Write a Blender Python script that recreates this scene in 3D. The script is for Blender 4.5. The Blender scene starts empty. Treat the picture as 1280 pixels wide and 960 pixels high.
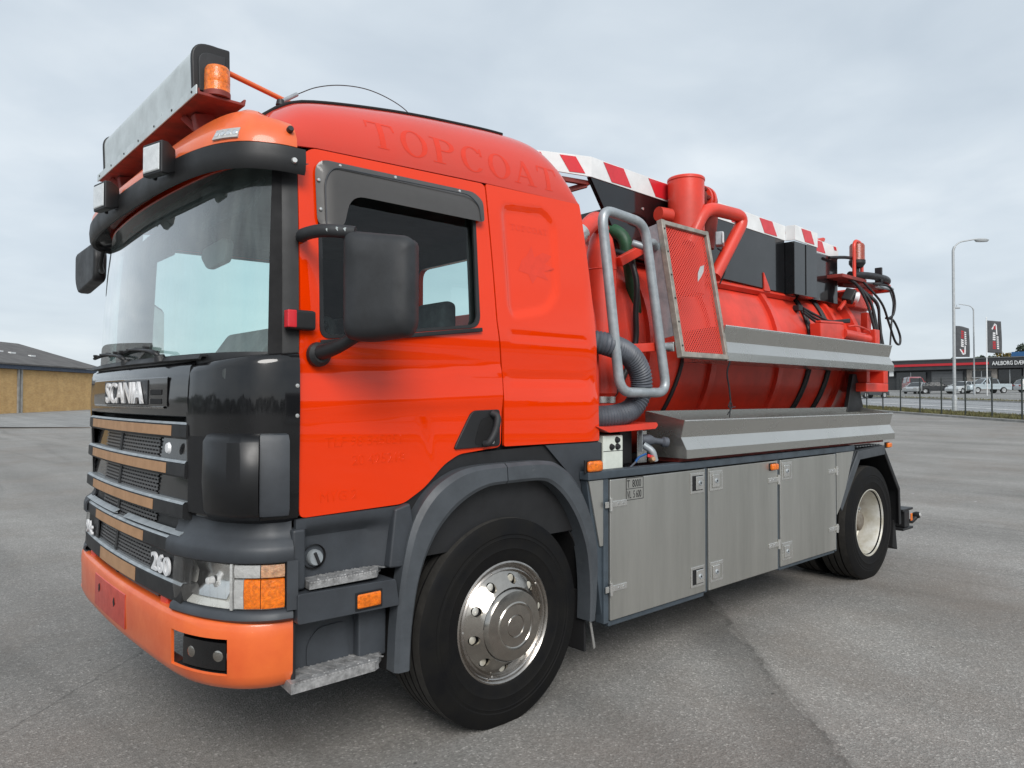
import bpy, bmesh, math, random
from mathutils import Vector, Matrix
from mathutils.geometry import delaunay_2d_cdt
random.seed(7)
R = math.radians
sc = bpy.context.scene
col = sc.collection

# ------------------------------------------------------------------ camera
YAW, PIT = 0.73334, 0.018475
CAM = Vector((-2.42884, -2.69982, 1.63378))
cd = bpy.data.cameras.new('camera'); cam = bpy.data.objects.new('camera', cd); col.objects.link(cam)
cd.sensor_width = 36.0; cd.lens = 36.0 * 908.41 / 1280.0
cd.clip_start = 0.05; cd.clip_end = 5000
cam.location = CAM
cam.rotation_euler = (R(90) + PIT, -0.0007, -YAW)
sc.camera = cam
FW = Vector((math.sin(YAW), math.cos(YAW), 0)); RT = Vector((math.cos(YAW), -math.sin(YAW), 0))

# ------------------------------------------------------------------ sky and sun
SUN_EL, SUN_AZ = R(36), R(209)        # azimuth clockwise from +Y
world = bpy.data.worlds.new('World'); sc.world = world; world.use_nodes = True
wn = world.node_tree; wn.nodes.clear()
def N(t, typ, **kw):
    n = t.nodes.new(typ)
    for k, v in kw.items():
        if k.startswith('i_'): n.inputs[int(k[2:]) if k[2:].isdigit() else k[2:].replace('_', ' ')].default_value = v
        else: setattr(n, k, v)
    return n
def L(t, a, b): t.links.new(a, b)
out = N(wn, 'ShaderNodeOutputWorld'); bg = N(wn, 'ShaderNodeBackground'); bg.inputs[1].default_value = 0.1
sky = N(wn, 'ShaderNodeTexSky', sky_type='NISHITA', sun_disc=False, sun_elevation=SUN_EL, sun_rotation=SUN_AZ)
sky.air_density = 1.0; sky.dust_density = 2.0
tc = N(wn, 'ShaderNodeTexCoord'); sep = N(wn, 'ShaderNodeSeparateXYZ'); L(wn, tc.outputs['Generated'], sep.inputs[0])
mx = N(wn, 'ShaderNodeMath', operation='MAXIMUM'); mx.inputs[1].default_value = 0.0; L(wn, sep.outputs[2], mx.inputs[0])
ad = N(wn, 'ShaderNodeMath', operation='ADD'); ad.inputs[1].default_value = 0.16; L(wn, mx.outputs[0], ad.inputs[0])
dx = N(wn, 'ShaderNodeMath', operation='DIVIDE'); dy = N(wn, 'ShaderNodeMath', operation='DIVIDE')
L(wn, sep.outputs[0], dx.inputs[0]); L(wn, ad.outputs[0], dx.inputs[1]); L(wn, sep.outputs[1], dy.inputs[0]); L(wn, ad.outputs[0], dy.inputs[1])
cmb = N(wn, 'ShaderNodeCombineXYZ'); L(wn, dx.outputs[0], cmb.inputs[0]); L(wn, dy.outputs[0], cmb.inputs[1])
n1 = N(wn, 'ShaderNodeTexNoise'); n1.inputs['Scale'].default_value = 0.62; n1.inputs['Detail'].default_value = 5.0; n1.inputs['Roughness'].default_value = 0.5; n1.inputs['Distortion'].default_value = 0.5
L(wn, cmb.outputs[0], n1.inputs['Vector'])
n2 = N(wn, 'ShaderNodeTexNoise'); n2.inputs['Scale'].default_value = 2.6; n2.inputs['Detail'].default_value = 6.0; n2.inputs['Roughness'].default_value = 0.5; n2.inputs['Distortion'].default_value = 0.3
L(wn, cmb.outputs[0], n2.inputs['Vector'])
mm = N(wn, 'ShaderNodeMath', operation='MULTIPLY_ADD'); mm.inputs[1].default_value = 0.35; L(wn, n2.outputs[0], mm.inputs[0])
ms = N(wn, 'ShaderNodeMath', operation='MULTIPLY'); ms.inputs[1].default_value = 0.8; L(wn, n1.outputs[0], ms.inputs[0]); L(wn, ms.outputs[0], mm.inputs[2])
cr = N(wn, 'ShaderNodeValToRGB'); L(wn, mm.outputs[0], cr.inputs[0])
SKY_K = 1.05
def skc(r, g, b): return (r * SKY_K, g * SKY_K, b * SKY_K, 1)
e = cr.color_ramp.elements
e[0].position = 0.44; e[0].color = skc(2.75, 3.12, 3.48)
e[1].position = 0.72; e[1].color = skc(3.9, 4.2, 4.42)
m_ = e.new(0.57); m_.color = skc(3.2, 3.56, 3.88)
# paler towards the horizon
hz = N(wn, 'ShaderNodeMapRange'); hz.inputs[1].default_value = 0.0; hz.inputs[2].default_value = 0.28; hz.inputs[3].default_value = 0.5; hz.inputs[4].default_value = 0.0
L(wn, mx.outputs[0], hz.inputs[0])
mh = N(wn, 'ShaderNodeMixRGB'); mh.inputs[2].default_value = skc(3.5, 3.85, 4.15); L(wn, hz.outputs[0], mh.inputs[0]); L(wn, cr.outputs[0], mh.inputs[1])
mxs = N(wn, 'ShaderNodeMixRGB'); mxs.inputs[0].default_value = 0.93; L(wn, sky.outputs[0], mxs.inputs[1]); L(wn, mh.outputs[0], mxs.inputs[2])
L(wn, mxs.outputs[0], bg.inputs[0]); L(wn, bg.outputs[0], out.inputs[0])
sl = bpy.data.lights.new('sun', 'SUN'); sl.energy = 1.5; sl.angle = R(30); sl.color = (1.0, 0.97, 0.93)
so = bpy.data.objects.new('sun', sl); col.objects.link(so); so.location = (-10, -10, 30)
sd = Vector((math.sin(SUN_AZ) * math.cos(SUN_EL), math.cos(SUN_AZ) * math.cos(SUN_EL), math.sin(SUN_EL)))
so.rotation_euler = sd.to_track_quat('Z', 'Y').to_euler()
vs = sc.view_settings; vs.view_transform = 'Standard'; vs.look = 'None'; vs.gamma = 1.0; vs.use_curve_mapping = False; vs.exposure = 1.0
sc.cycles.max_bounces = 8; sc.cycles.transparent_max_bounces = 12

# ------------------------------------------------------------------ materials
MATS = {}
def newmat(name):
    m = bpy.data.materials.new(name); m.use_nodes = True; t = m.node_tree; t.nodes.clear()
    o = N(t, 'ShaderNodeOutputMaterial'); b = N(t, 'ShaderNodeBsdfPrincipled'); L(t, b.outputs[0], o.inputs[0])
    MATS[name] = m; return m, t, b, o
def mat(name, c, rough=0.5, metal=0.0, coat=0.0, var=0.12, vs_=6.0, bump=0.0, bs=80.0, c2=None, streak=False, spec=0.5, rvar=0.1, coat_rough=0.04, coat_ior=1.5, wear=None):
    m, t, b, o = newmat(name)
    tcn = N(t, 'ShaderNodeTexCoord'); src = tcn.outputs['Object']
    mp = N(t, 'ShaderNodeMapping'); L(t, src, mp.inputs[0])
    if streak: mp.inputs['Scale'].default_value = (1, 1, 0.12)
    n = N(t, 'ShaderNodeTexNoise'); n.inputs['Scale'].default_value = vs_; n.inputs['Detail'].default_value = 6; n.inputs['Roughness'].default_value = 0.62
    L(t, mp.outputs[0], n.inputs['Vector'])
    rp = N(t, 'ShaderNodeValToRGB'); L(t, n.outputs[0], rp.inputs[0])
    c2 = c2 or tuple(x * (1 - var * 1.6) for x in c)
    rp.color_ramp.elements[0].position = 0.33; rp.color_ramp.elements[0].color = (*c2, 1)
    rp.color_ramp.elements[1].position = 0.66; rp.color_ramp.elements[1].color = (*[min(1, x * (1 + var * 0.3)) for x in c], 1)
    colr = rp.outputs[0]
    if wear:
        wc, wamt, wsc = wear
        n3 = N(t, 'ShaderNodeTexNoise'); n3.inputs['Scale'].default_value = wsc; n3.inputs['Detail'].default_value = 8; n3.inputs['Roughness'].default_value = 0.72; L(t, src, n3.inputs['Vector'])
        mp3 = N(t, 'ShaderNodeMapping'); mp3.inputs['Scale'].default_value = (2.2, 2.2, 40.0); mp3.inputs['Rotation'].default_value = (0.25, 0.35, 0.1); L(t, src, mp3.inputs[0])
        n4 = N(t, 'ShaderNodeTexNoise'); n4.inputs['Scale'].default_value = 2.4; n4.inputs['Detail'].default_value = 5; n4.inputs['Roughness'].default_value = 0.8; L(t, mp3.outputs[0], n4.inputs['Vector'])
        r3 = N(t, 'ShaderNodeMapRange'); r3.inputs[1].default_value = 0.66; r3.inputs[2].default_value = 0.72; r3.inputs[3].default_value = 0.0; r3.inputs[4].default_value = wamt; L(t, n3.outputs[0], r3.inputs[0])
        r4 = N(t, 'ShaderNodeMapRange'); r4.inputs[1].default_value = 0.68; r4.inputs[2].default_value = 0.74; r4.inputs[3].default_value = 0.0; r4.inputs[4].default_value = wamt * 0.7; L(t, n4.outputs[0], r4.inputs[0])
        mxw = N(t, 'ShaderNodeMath', operation='MAXIMUM'); L(t, r3.outputs[0], mxw.inputs[0]); L(t, r4.outputs[0], mxw.inputs[1])
        mw = N(t, 'ShaderNodeMixRGB'); mw.inputs[2].default_value = (*wc, 1); L(t, mxw.outputs[0], mw.inputs[0]); L(t, colr, mw.inputs[1]); colr = mw.outputs[0]
    L(t, colr, b.inputs['Base Color'])
    rr = N(t, 'ShaderNodeMapRange'); rr.inputs[1].default_value = 0.3; rr.inputs[2].default_value = 0.7
    rr.inputs[3].default_value = max(0.02, rough + rvar); rr.inputs[4].default_value = max(0.02, rough - rvar * 0.5); L(t, n.outputs[0], rr.inputs[0]); L(t, rr.outputs[0], b.inputs['Roughness'])
    b.inputs['Metallic'].default_value = metal; b.inputs['Specular IOR Level'].default_value = spec
    b.inputs['Coat Weight'].default_value = coat; b.inputs['Coat Roughness'].default_value = coat_rough
    b.inputs['Coat IOR'].default_value = coat_ior
    if bump:
        n2_ = N(t, 'ShaderNodeTexNoise'); n2_.inputs['Scale'].default_value = bs; n2_.inputs['Detail'].default_value = 3; L(t, src, n2_.inputs['Vector'])
        bp = N(t, 'ShaderNodeBump'); bp.inputs['Strength'].default_value = bump; bp.inputs['Distance'].default_value = 0.01
        L(t, n2_.outputs[0], bp.inputs['Height']); L(t, bp.outputs[0], b.inputs['Normal'])
    return m
def glassmat(name, tint, refl=1.0, rough=0.0, gain=1.5, sky_veil=0.0):
    m = bpy.data.materials.new(name); m.use_nodes = True; t = m.node_tree; t.nodes.clear()
    o = N(t, 'ShaderNodeOutputMaterial'); mix = N(t, 'ShaderNodeMixShader'); tr = N(t, 'ShaderNodeBsdfTransparent'); gl = N(t, 'ShaderNodeBsdfGlossy')
    fr = N(t, 'ShaderNodeFresnel'); ge = N(t, 'ShaderNodeNewGeometry'); io = N(t, 'ShaderNodeMapRange'); io.inputs[3].default_value = 1.5; io.inputs[4].default_value = 1 / 1.5; L(t, ge.outputs['Backfacing'], io.inputs[0]); L(t, io.outputs[0], fr.inputs[0])   # thin pane: the same from both sides
    tr.inputs[0].default_value = (*tint, 1); gl.inputs['Roughness'].default_value = rough; gl.inputs[0].default_value = (refl, refl, refl, 1)
    ml = N(t, 'ShaderNodeMath', operation='MULTIPLY'); ml.inputs[1].default_value = gain; ml.use_clamp = True; L(t, fr.outputs[0], ml.inputs[0])
    L(t, ml.outputs[0], mix.inputs[0]); L(t, tr.outputs[0], mix.inputs[1]); L(t, gl.outputs[0], mix.inputs[2])
    if sky_veil:  # pale streaky veil painted on the pane, standing in for reflected sky
        df = N(t, 'ShaderNodeBsdfDiffuse'); df.inputs[0].default_value = (0.52, 0.62, 0.60, 1); mx2 = N(t, 'ShaderNodeMixShader'); tcn = N(t, 'ShaderNodeTexCoord'); mp = N(t, 'ShaderNodeMapping'); mp.inputs['Scale'].default_value = (5, 5, 0.7); L(t, tcn.outputs['Object'], mp.inputs[0])
        nz = N(t, 'ShaderNodeTexNoise'); nz.inputs['Scale'].default_value = 2.2; nz.inputs['Detail'].default_value = 6; nz.inputs['Roughness'].default_value = 0.65; L(t, mp.outputs[0], nz.inputs['Vector'])
        mr = N(t, 'ShaderNodeMapRange'); mr.inputs[1].default_value = 0.35; mr.inputs[2].default_value = 0.75; mr.inputs[3].default_value = sky_veil * 0.45; mr.inputs[4].default_value = sky_veil * 2.0; L(t, nz.outputs[0], mr.inputs[0])
        L(t, mr.outputs[0], mx2.inputs[0]); L(t, mix.outputs[0], mx2.inputs[1]); L(t, df.outputs[0], mx2.inputs[2]); L(t, mx2.outputs[0], o.inputs[0])
    else: L(t, mix.outputs[0], o.inputs[0])
    MATS[name] = m; return m
mat('paint', (0.73, 0.035, 0.0), 0.45, coat=1.0, var=0.03, vs_=1.6, rvar=0.05, spec=0.0, coat_rough=0.02, coat_ior=1.52)
mat('paint_faded_dim', (0.57, 0.032, 0.011), 0.5, coat=0.9, var=0.10, vs_=3, rvar=0.08, spec=0.2, coat_rough=0.06, c2=(0.55, 0.040, 0.018))  # roof red: weathered, plus its dimmer look than the doors put into the colour
mat('paint_ghost2', (0.68, 0.040, 0.012), 0.45, coat=0.9, var=0.05, vs_=20, spec=0.0)
mat('paint_ghost', (0.64, 0.033, 0.009), 0.45, coat=0.9, var=0.05, vs_=20, spec=0.0)
mat('paint_relief', (0.715, 0.036, 0.0), 0.45, coat=0.9, var=0.06, vs_=30, spec=0.0)
mat('tank_red', (0.66, 0.036, 0.014), 0.45, coat=0.3, var=0.16, vs_=4, c2=(0.50, 0.036, 0.018), bump=0.08, bs=30, coat_rough=0.15, wear=((0.22, 0.05, 0.035), 0.5, 9.0))
mat('dark_red', (0.26, 0.030, 0.022), 0.6, var=0.3, vs_=9, c2=(0.13, 0.03, 0.024))
mat('orange', (0.72, 0.135, 0.026), 0.42, coat=0.5, var=0.12, vs_=5, c2=(0.66, 0.10, 0.018), coat_rough=0.12, wear=((0.80, 0.42, 0.24), 0.55, 14.0))
mat('gloss_black', (0.006, 0.006, 0.007), 0.3, coat=1.0, var=0.3, vs_=5, rvar=0.06, spec=0.1, coat_rough=0.07)
mat('matte_black', (0.013, 0.0135, 0.015), 0.5, var=0.25, vs_=7, bump=0.05, bs=300)
mat('deep_black', (0.004, 0.004, 0.005), 0.8, var=0.2)
mat('grey_plastic', (0.040, 0.046, 0.054), 0.5, var=0.3, vs_=5, c2=(0.028, 0.032, 0.038), bump=0.06, bs=250, wear=((0.13, 0.135, 0.14), 0.5, 11.0))
mat('flare_grey', (0.058, 0.066, 0.075), 0.5, var=0.25, vs_=6, c2=(0.040, 0.046, 0.053), bump=0.08, bs=220, wear=((0.16, 0.165, 0.17), 0.5, 10.0))
mat('mirror_shell', (0.021, 0.023, 0.026), 0.6, var=0.2, vs_=9, bump=0.12, bs=400, wear=((0.06, 0.063, 0.066), 0.5, 13.0))
mat('frame_blue', (0.050, 0.066, 0.082), 0.5, var=0.2, vs_=8)
mat('steel_sheet', (0.60, 0.595, 0.56), 0.38, metal=0.9, var=0.10, vs_=3.2, c2=(0.42, 0.415, 0.385), rvar=0.10, bump=0.05, bs=7, streak=True, wear=((0.30, 0.29, 0.26), 0.5, 7.0))
mat('steel_tray', (0.53, 0.525, 0.50), 0.24, metal=0.9, var=0.05, vs_=1.5, rvar=0.08, streak=False)
mat('steel_fit', (0.72, 0.72, 0.70), 0.26, metal=0.85, var=0.12, vs_=20)
mat('galvanised', (0.36, 0.39, 0.41), 0.42, metal=0.35, var=0.16, vs_=16, c2=(0.25, 0.28, 0.30), wear=((0.16, 0.16, 0.15), 0.6, 22.0))
mat('chrome', (0.46, 0.43, 0.39), 0.15, metal=1.0, var=0.12, vs_=14, rvar=0.10, bump=0.015, bs=40)
mat('chrome_lip', (0.44, 0.41, 0.38), 0.24, metal=1.0, var=0.2, vs_=25)
mat('rim_silver', (0.60, 0.60, 0.57), 0.42, metal=0.3, var=0.3, vs_=7, c2=(0.42, 0.39, 0.31))
mat('rim_dark', (0.20, 0.18, 0.15), 0.6, metal=0.2, var=0.4, vs_=12, c2=(0.10, 0.075, 0.05))
mat('rubber', (0.0042, 0.0043, 0.005), 0.6, var=0.3, vs_=9, c2=(0.008, 0.0076, 0.007), bump=0.05, bs=120, rvar=0.1, spec=0.16)
mat('rubber_tread', (0.028, 0.026, 0.023), 0.85, var=0.3, vs_=14, bump=0.15, bs=90)
mat('hose_black', (0.016, 0.016, 0.018), 0.45, var=0.3, vs_=18)
mat('hose_grey', (0.085, 0.095, 0.115), 0.5, var=0.2, vs_=12)
mat('hose_green', (0.012, 0.070, 0.028), 0.5, var=0.3, vs_=12)
mat('alu_tread', (0.46, 0.46, 0.46), 0.45, metal=0.5, var=0.3, vs_=26, c2=(0.20, 0.20, 0.20), bump=0.25, bs=90)
mat('white_paint', (0.74, 0.75, 0.75), 0.35, coat=0.3, var=0.07, vs_=9)
mat('silver_board', (0.52, 0.57, 0.57), 0.32, metal=0.1, coat=0.3, var=0.12, vs_=8)
mat('white_box', (0.62, 0.66, 0.60), 0.45, var=0.08, vs_=15)
mat('stripe_red', (0.62, 0.018, 0.028), 0.35, coat=0.3, var=0.08, vs_=12)
mat('tan_tape', (0.40, 0.225, 0.115), 0.5, var=0.10, vs_=12)
mat('plate_red', (0.58, 0.045, 0.022), 0.45, coat=0.4, var=0.12, vs_=12)
mat('emblem', (0.80, 0.81, 0.83), 0.28, metal=0.15, coat=0.5, var=0.03)
mat('black_print', (0.03, 0.03, 0.03), 0.6, var=0.1)
mat('lamp_chrome', (0.85, 0.85, 0.84), 0.12, metal=1.0, var=0.04)
mat('lamp_white', (0.42, 0.42, 0.41), 0.25, coat=0.6, var=0.12, vs_=40, bump=0.3, bs=120)
mat('worklight_glass', (0.66, 0.69, 0.70), 0.22, coat=0.8, var=0.14, vs_=30)
mat('mirror_grey', (0.22, 0.24, 0.24), 0.6, var=0.1)
mat('cab_liner', (0.010, 0.011, 0.012), 0.8, var=0.2)
mat('dash', (0.060, 0.068, 0.070), 0.65, var=0.2, vs_=10)
mat('seat', (0.040, 0.046, 0.052), 0.9, var=0.25, vs_=22, bump=0.2, bs=200)
mat('visor_tint', (0.052, 0.048, 0.045), 0.35, coat=0.4, var=0.1)
def ambermat(name, c, em=0.0):
    m = mat(name, c, 0.3, coat=0.35, var=0.3, vs_=60, bump=0.3, bs=150)
    b = [n for n in m.node_tree.nodes if n.type == 'BSDF_PRINCIPLED'][0]
    b.inputs['Subsurface Weight'].default_value = 0.35; b.inputs['Subsurface Radius'].default_value = (0.05, 0.02, 0.01)
    return m
ambermat('amber', (0.85, 0.19, 0.006)); ambermat('amber_old', (0.33, 0.045, 0.012))
ambermat('amber_pale', (0.60, 0.34, 0.20)); mat('satin_black', (0.010, 0.0105, 0.012), 0.34, var=0.25, vs_=7, spec=0.45)
mat('reflector_bright', (0.84, 0.84, 0.80), 0.22, metal=0.45, var=0.08, vs_=20)
mat('lamp_bowl', (0.74, 0.72, 0.66), 0.25, metal=0.25, var=0.2, vs_=30)
glassmat('windscreen_glass', (0.80, 0.98, 0.95), gain=2.3, sky_veil=0.085); glassmat('side_glass', (0.80, 0.92, 0.90), gain=0.7); glassmat('lens_glass', (0.93, 0.93, 0.92)); glassmat('tint_glass', (0.06, 0.06, 0.065), gain=0.6)
def perforated(name, c, c_hole, scale=85.0, thr=0.36):
    """painted sheet with round punched holes (the holes are see-through)"""
    m, t, b, o = newmat(name)
    b.inputs['Base Color'].default_value = (*c, 1); b.inputs['Roughness'].default_value = 0.45
    tcn = N(t, 'ShaderNodeTexCoord'); mp = N(t, 'ShaderNodeMapping'); L(t, tcn.outputs['UV'], mp.inputs[0]); mp.inputs['Scale'].default_value = (scale, scale, 1)
    mp.inputs['Rotation'].default_value = (0, 0, R(45))
    fr = N(t, 'ShaderNodeVectorMath', operation='FRACTION'); L(t, mp.outputs[0], fr.inputs[0])
    sb = N(t, 'ShaderNodeVectorMath', operation='SUBTRACT'); sb.inputs[1].default_value = (0.5, 0.5, 0); L(t, fr.outputs[0], sb.inputs[0])
    sx = N(t, 'ShaderNodeSeparateXYZ'); L(t, sb.outputs[0], sx.inputs[0]); cx = N(t, 'ShaderNodeCombineXYZ'); L(t, sx.outputs[0], cx.inputs[0]); L(t, sx.outputs[1], cx.inputs[1])
    ln = N(t, 'ShaderNodeVectorMath', operation='LENGTH'); L(t, cx.outputs[0], ln.inputs[0])
    gt = N(t, 'ShaderNodeMath', operation='LESS_THAN'); gt.inputs[1].default_value = thr; L(t, ln.outputs['Value'], gt.inputs[0])
    tr = N(t, 'ShaderNodeBsdfTransparent'); mix = N(t, 'ShaderNodeMixShader'); L(t, gt.outputs[0], mix.inputs[0]); L(t, b.outputs[0], mix.inputs[1]); L(t, tr.outputs[0], mix.inputs[2]); L(t, mix.outputs[0], o.inputs[0])
    return m
perforated('mesh_red', (0.60, 0.040, 0.022), (0.05, 0.01, 0.01), 56.0, 0.33)
mat('guard_beige', (0.34, 0.315, 0.275), 0.5, metal=0.3, var=0.25, vs_=14)
def brickmesh(name, c, bw=0.040, rh=0.0165, mo=0.0042):
    """moulded grille mesh: see-through slots between thin webs"""
    m, t, b, o = newmat(name); b.inputs['Base Color'].default_value = (*c, 1); b.inputs['Roughness'].default_value = 0.35
    tcn = N(t, 'ShaderNodeTexCoord'); br = N(t, 'ShaderNodeTexBrick'); L(t, tcn.outputs['UV'], br.inputs['Vector']); br.inputs['Scale'].default_value = 1.0
    br.inputs['Brick Width'].default_value = bw; br.inputs['Row Height'].default_value = rh; br.inputs['Mortar Size'].default_value = mo; br.inputs['Mortar Smooth'].default_value = 0.0
    tr = N(t, 'ShaderNodeBsdfTransparent'); mix = N(t, 'ShaderNodeMixShader'); L(t, br.outputs['Fac'], mix.inputs[0]); L(t, tr.outputs[0], mix.inputs[1]); L(t, b.outputs[0], mix.inputs[2]); L(t, mix.outputs[0], o.inputs[0])
brickmesh('mesh_black', (0.075, 0.076, 0.08))

# ------------------------------------------------------------------ mesh helpers
def tr_parent(o, parent):
    if parent is not None:
        o.parent = parent
        w = parent.location.copy() if parent.parent is None else Vector((0, 0, 0))
        o.matrix_parent_inverse = Matrix.Translation(-w)
def mk(name, v, f, m, parent=None, smooth=True, ang=35, bev=0.0, seg=2, solid=None, uv=None):
    me = bpy.data.meshes.new(name); me.from_pydata([tuple(p) for p in v], [], f); me.update()
    me.materials.append(MATS[m] if isinstance(m, str) else m)
    o = bpy.data.objects.new(name, me); col.objects.link(o); tr_parent(o, parent)
    if uv:
        ul = me.uv_layers.new(name='UVMap')
        for lp in me.loops: ul.data[lp.index].uv = uv[lp.vertex_index]
    if smooth:
        for p in me.polygons: p.use_smooth = True
        me.set_sharp_from_angle(angle=R(ang))
    if solid:
        s = o.modifiers.new('solid', 'SOLIDIFY'); s.thickness = solid; s.offset = -1
        if smooth: es = o.modifiers.new('split', 'EDGE_SPLIT'); es.split_angle = R(ang); es.use_edge_sharp = False
    if bev:
        b = o.modifiers.new('bevel', 'BEVEL'); b.width = bev; b.segments = seg; b.limit_method = 'ANGLE'; b.angle_limit = R(38)
        w = o.modifiers.new('wn', 'WEIGHTED_NORMAL'); w.keep_sharp = False
        for p in me.polygons: p.use_smooth = True
        for e_ in me.edges: e_.use_edge_sharp = False
    return o
def fixn(v, f):
    bm = bmesh.new(); vv = [bm.verts.new(p) for p in v]
    for q in f:
        try: bm.faces.new([vv[i] for i in q])
        except ValueError: pass
    bmesh.ops.recalc_face_normals(bm, faces=bm.faces); bm.verts.index_update()
    r = [tuple(x.index for x in q.verts) for q in bm.faces]; bm.free(); return r
def boxvf(lo, hi):
    x0, y0, z0 = lo; x1, y1, z1 = hi
    v = [(x0, y0, z0), (x1, y0, z0), (x1, y1, z0), (x0, y1, z0), (x0, y0, z1), (x1, y0, z1), (x1, y1, z1), (x0, y1, z1)]
    return v, [(0, 3, 2, 1), (4, 5, 6, 7), (0, 1, 5, 4), (1, 2, 6, 5), (2, 3, 7, 6), (3, 0, 4, 7)]
def box(name, lo, hi, m, parent=None, bev=0.006, seg=2):
    v, f = boxvf(lo, hi); return mk(name, v, f, m, parent, bev=bev, seg=seg, smooth=bool(bev))
def obox(name, c, size, rot, m, parent=None, bev=0.006):
    """box of SIZE centred at C, turned by euler ROT"""
    from mathutils import Euler
    v, f = boxvf(tuple(-s / 2 for s in size), tuple(s / 2 for s in size)); M = Euler(rot).to_matrix()
    return mk(name, [M @ Vector(p) + Vector(c) for p in v], f, m, parent, bev=bev, smooth=bool(bev))
def bar(name, a, b, w, h, m, parent=None, bev=0.004, up=(0, 0, 1)):
    """rectangular bar from A to B"""
    a, b = Vector(a), Vector(b); d = (b - a).normalized(); u = Vector(up)
    s = d.cross(u)
    if s.length < 1e-4: s = d.cross(Vector((1, 0, 0)))
    s.normalize(); u = s.cross(d)
    v = [p + s * i * w / 2 + u * j * h / 2 for p in (a, b) for i, j in ((-1, -1), (1, -1), (1, 1), (-1, 1))]
    f = fixn(v, [(0, 1, 2, 3), (7, 6, 5, 4)] + [(i, 4 + i, 4 + (i + 1) % 4, (i + 1) % 4) for i in range(4)])
    return mk(name, v, f, m, parent, bev=bev, smooth=bool(bev))
def cat(pts, n=6, closed=False):
    P = [Vector(p) for p in pts]; o = []; k = len(P)
    rng = range(k if closed else k - 1)
    for i in rng:
        p0 = P[(i - 1) % k] if closed or i > 0 else P[0] * 2 - P[1]
        p1, p2 = P[i], P[(i + 1) % k]
        p3 = P[(i + 2) % k] if closed or i + 2 < k else P[-1] * 2 - P[-2]
        for j in range(n):
            t = j / n
            o.append(0.5 * ((2 * p1) + (p2 - p0) * t + (2 * p0 - 5 * p1 + 4 * p2 - p3) * t * t + (3 * p1 - p0 - 3 * p2 + p3) * t ** 3))
    if not closed: o.append(P[-1])
    return o
def fillet(pts, r, n=5, closed=False):
    """round the corners of a polyline (2D or 3D)"""
    P = [Vector(p) for p in pts]; o = []; k = len(P)
    for i in range(k):
        if not closed and i in (0, k - 1): o.append(P[i]); continue
        a, b, c = P[i - 1], P[i], P[(i + 1) % k]
        rr = min(r, (a - b).length * 0.45, (c - b).length * 0.45)
        s, e_ = b + (a - b).normalized() * rr, b + (c - b).normalized() * rr
        for j in range(n + 1):
            t = j / n; o.append(s * (1 - t) ** 2 + b * 2 * t * (1 - t) + e_ * t * t)
    return o
def tubevf(P, r, seg=12, closed=False, cap=True):
    P = [Vector(p) for p in P]; n = len(P); v = []; f = []
    rad = r if callable(r) else (lambda i: r)
    t0 = (P[1] - P[0]).normalized(); u = t0.orthogonal().normalized()
    for i in range(n):
        if closed: t = (P[(i + 1) % n] - P[i - 1]).normalized()
        else: t = (P[min(i + 1, n - 1)] - P[max(i - 1, 0)]).normalized()
        u = (u - t * u.dot(t)).normalized(); w = t.cross(u)
        for k in range(seg):
            a = 2 * math.pi * k / seg; v.append(P[i] + (u * math.cos(a) + w * math.sin(a)) * rad(i))
    for i in range(n if closed else n - 1):
        for k in range(seg):
            a, b = i * seg + k, i * seg + (k + 1) % seg; c, d = ((i + 1) % n) * seg + (k + 1) % seg, ((i + 1) % n) * seg + k
            f.append((a, b, c, d))
    if cap and not closed:
        f.append(tuple(range(seg))[::-1]); f.append(tuple((n - 1) * seg + k for k in range(seg)))
    return v, f
def tube(name, P, r, m, parent=None, seg=12, closed=False, smooth_path=0):
    if smooth_path: P = cat(P, smooth_path, closed)
    v, f = tubevf(P, r, seg, closed); return mk(name, v, fixn(v, f), m, parent, ang=50)
def resample(P, d):
    P = [Vector(p) for p in P]; o = [P[0]]; acc = 0
    for a, b in zip(P, P[1:]):
        l = (b - a).length; s = d - acc
        while s <= l: o.append(a + (b - a) * (s / l)); s += d
        acc = (acc + l) % d
    return o
def corrugated(name, P, r, m, parent=None, pitch=0.016, amp=0.09):
    P = resample(cat(P, 24), pitch / 4)
    return tube(name, P, lambda i: r * (1 + amp * math.sin(i * math.pi / 2)), m, parent, seg=16)
def lathevf(prof, c, axis, seg=48, closed_prof=False):
    """PROF: (radius, along axis) pairs"""
    ax = Vector(axis).normalized(); u = ax.orthogonal().normalized(); w = ax.cross(u); c = Vector(c); v = []; f = []; n = len(prof)
    for k in range(seg):
        a = 2 * math.pi * k / seg; d = u * math.cos(a) + w * math.sin(a)
        for r_, h in prof: v.append(c + d * r_ + ax * h)
    for k in range(seg):
        for i in range(n if closed_prof else n - 1):
            j = (i + 1) % n; k2 = (k + 1) % seg
            f.append((k * n + i, k * n + j, k2 * n + j, k2 * n + i))
    return v, f
def lathe(name, prof, c, axis, m, parent=None, seg=48, closed_prof=False, ang=32):
    v, f = lathevf(prof, c, axis, seg, closed_prof)
    bm = bmesh.new(); vv = [bm.verts.new(p) for p in v]
    for q in f:
        try: bm.faces.new([vv[i] for i in q])
        except ValueError: pass
    bmesh.ops.remove_doubles(bm, verts=bm.verts, dist=1e-5); bmesh.ops.recalc_face_normals(bm, faces=bm.faces)
    me = bpy.data.meshes.new(name); bm.to_mesh(me); bm.free(); me.materials.append(MATS[m])
    o = bpy.data.objects.new(name, me); col.objects.link(o); tr_parent(o, parent)
    for p in me.polygons: p.use_smooth = True
    me.set_sharp_from_angle(angle=R(ang)); return o
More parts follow.
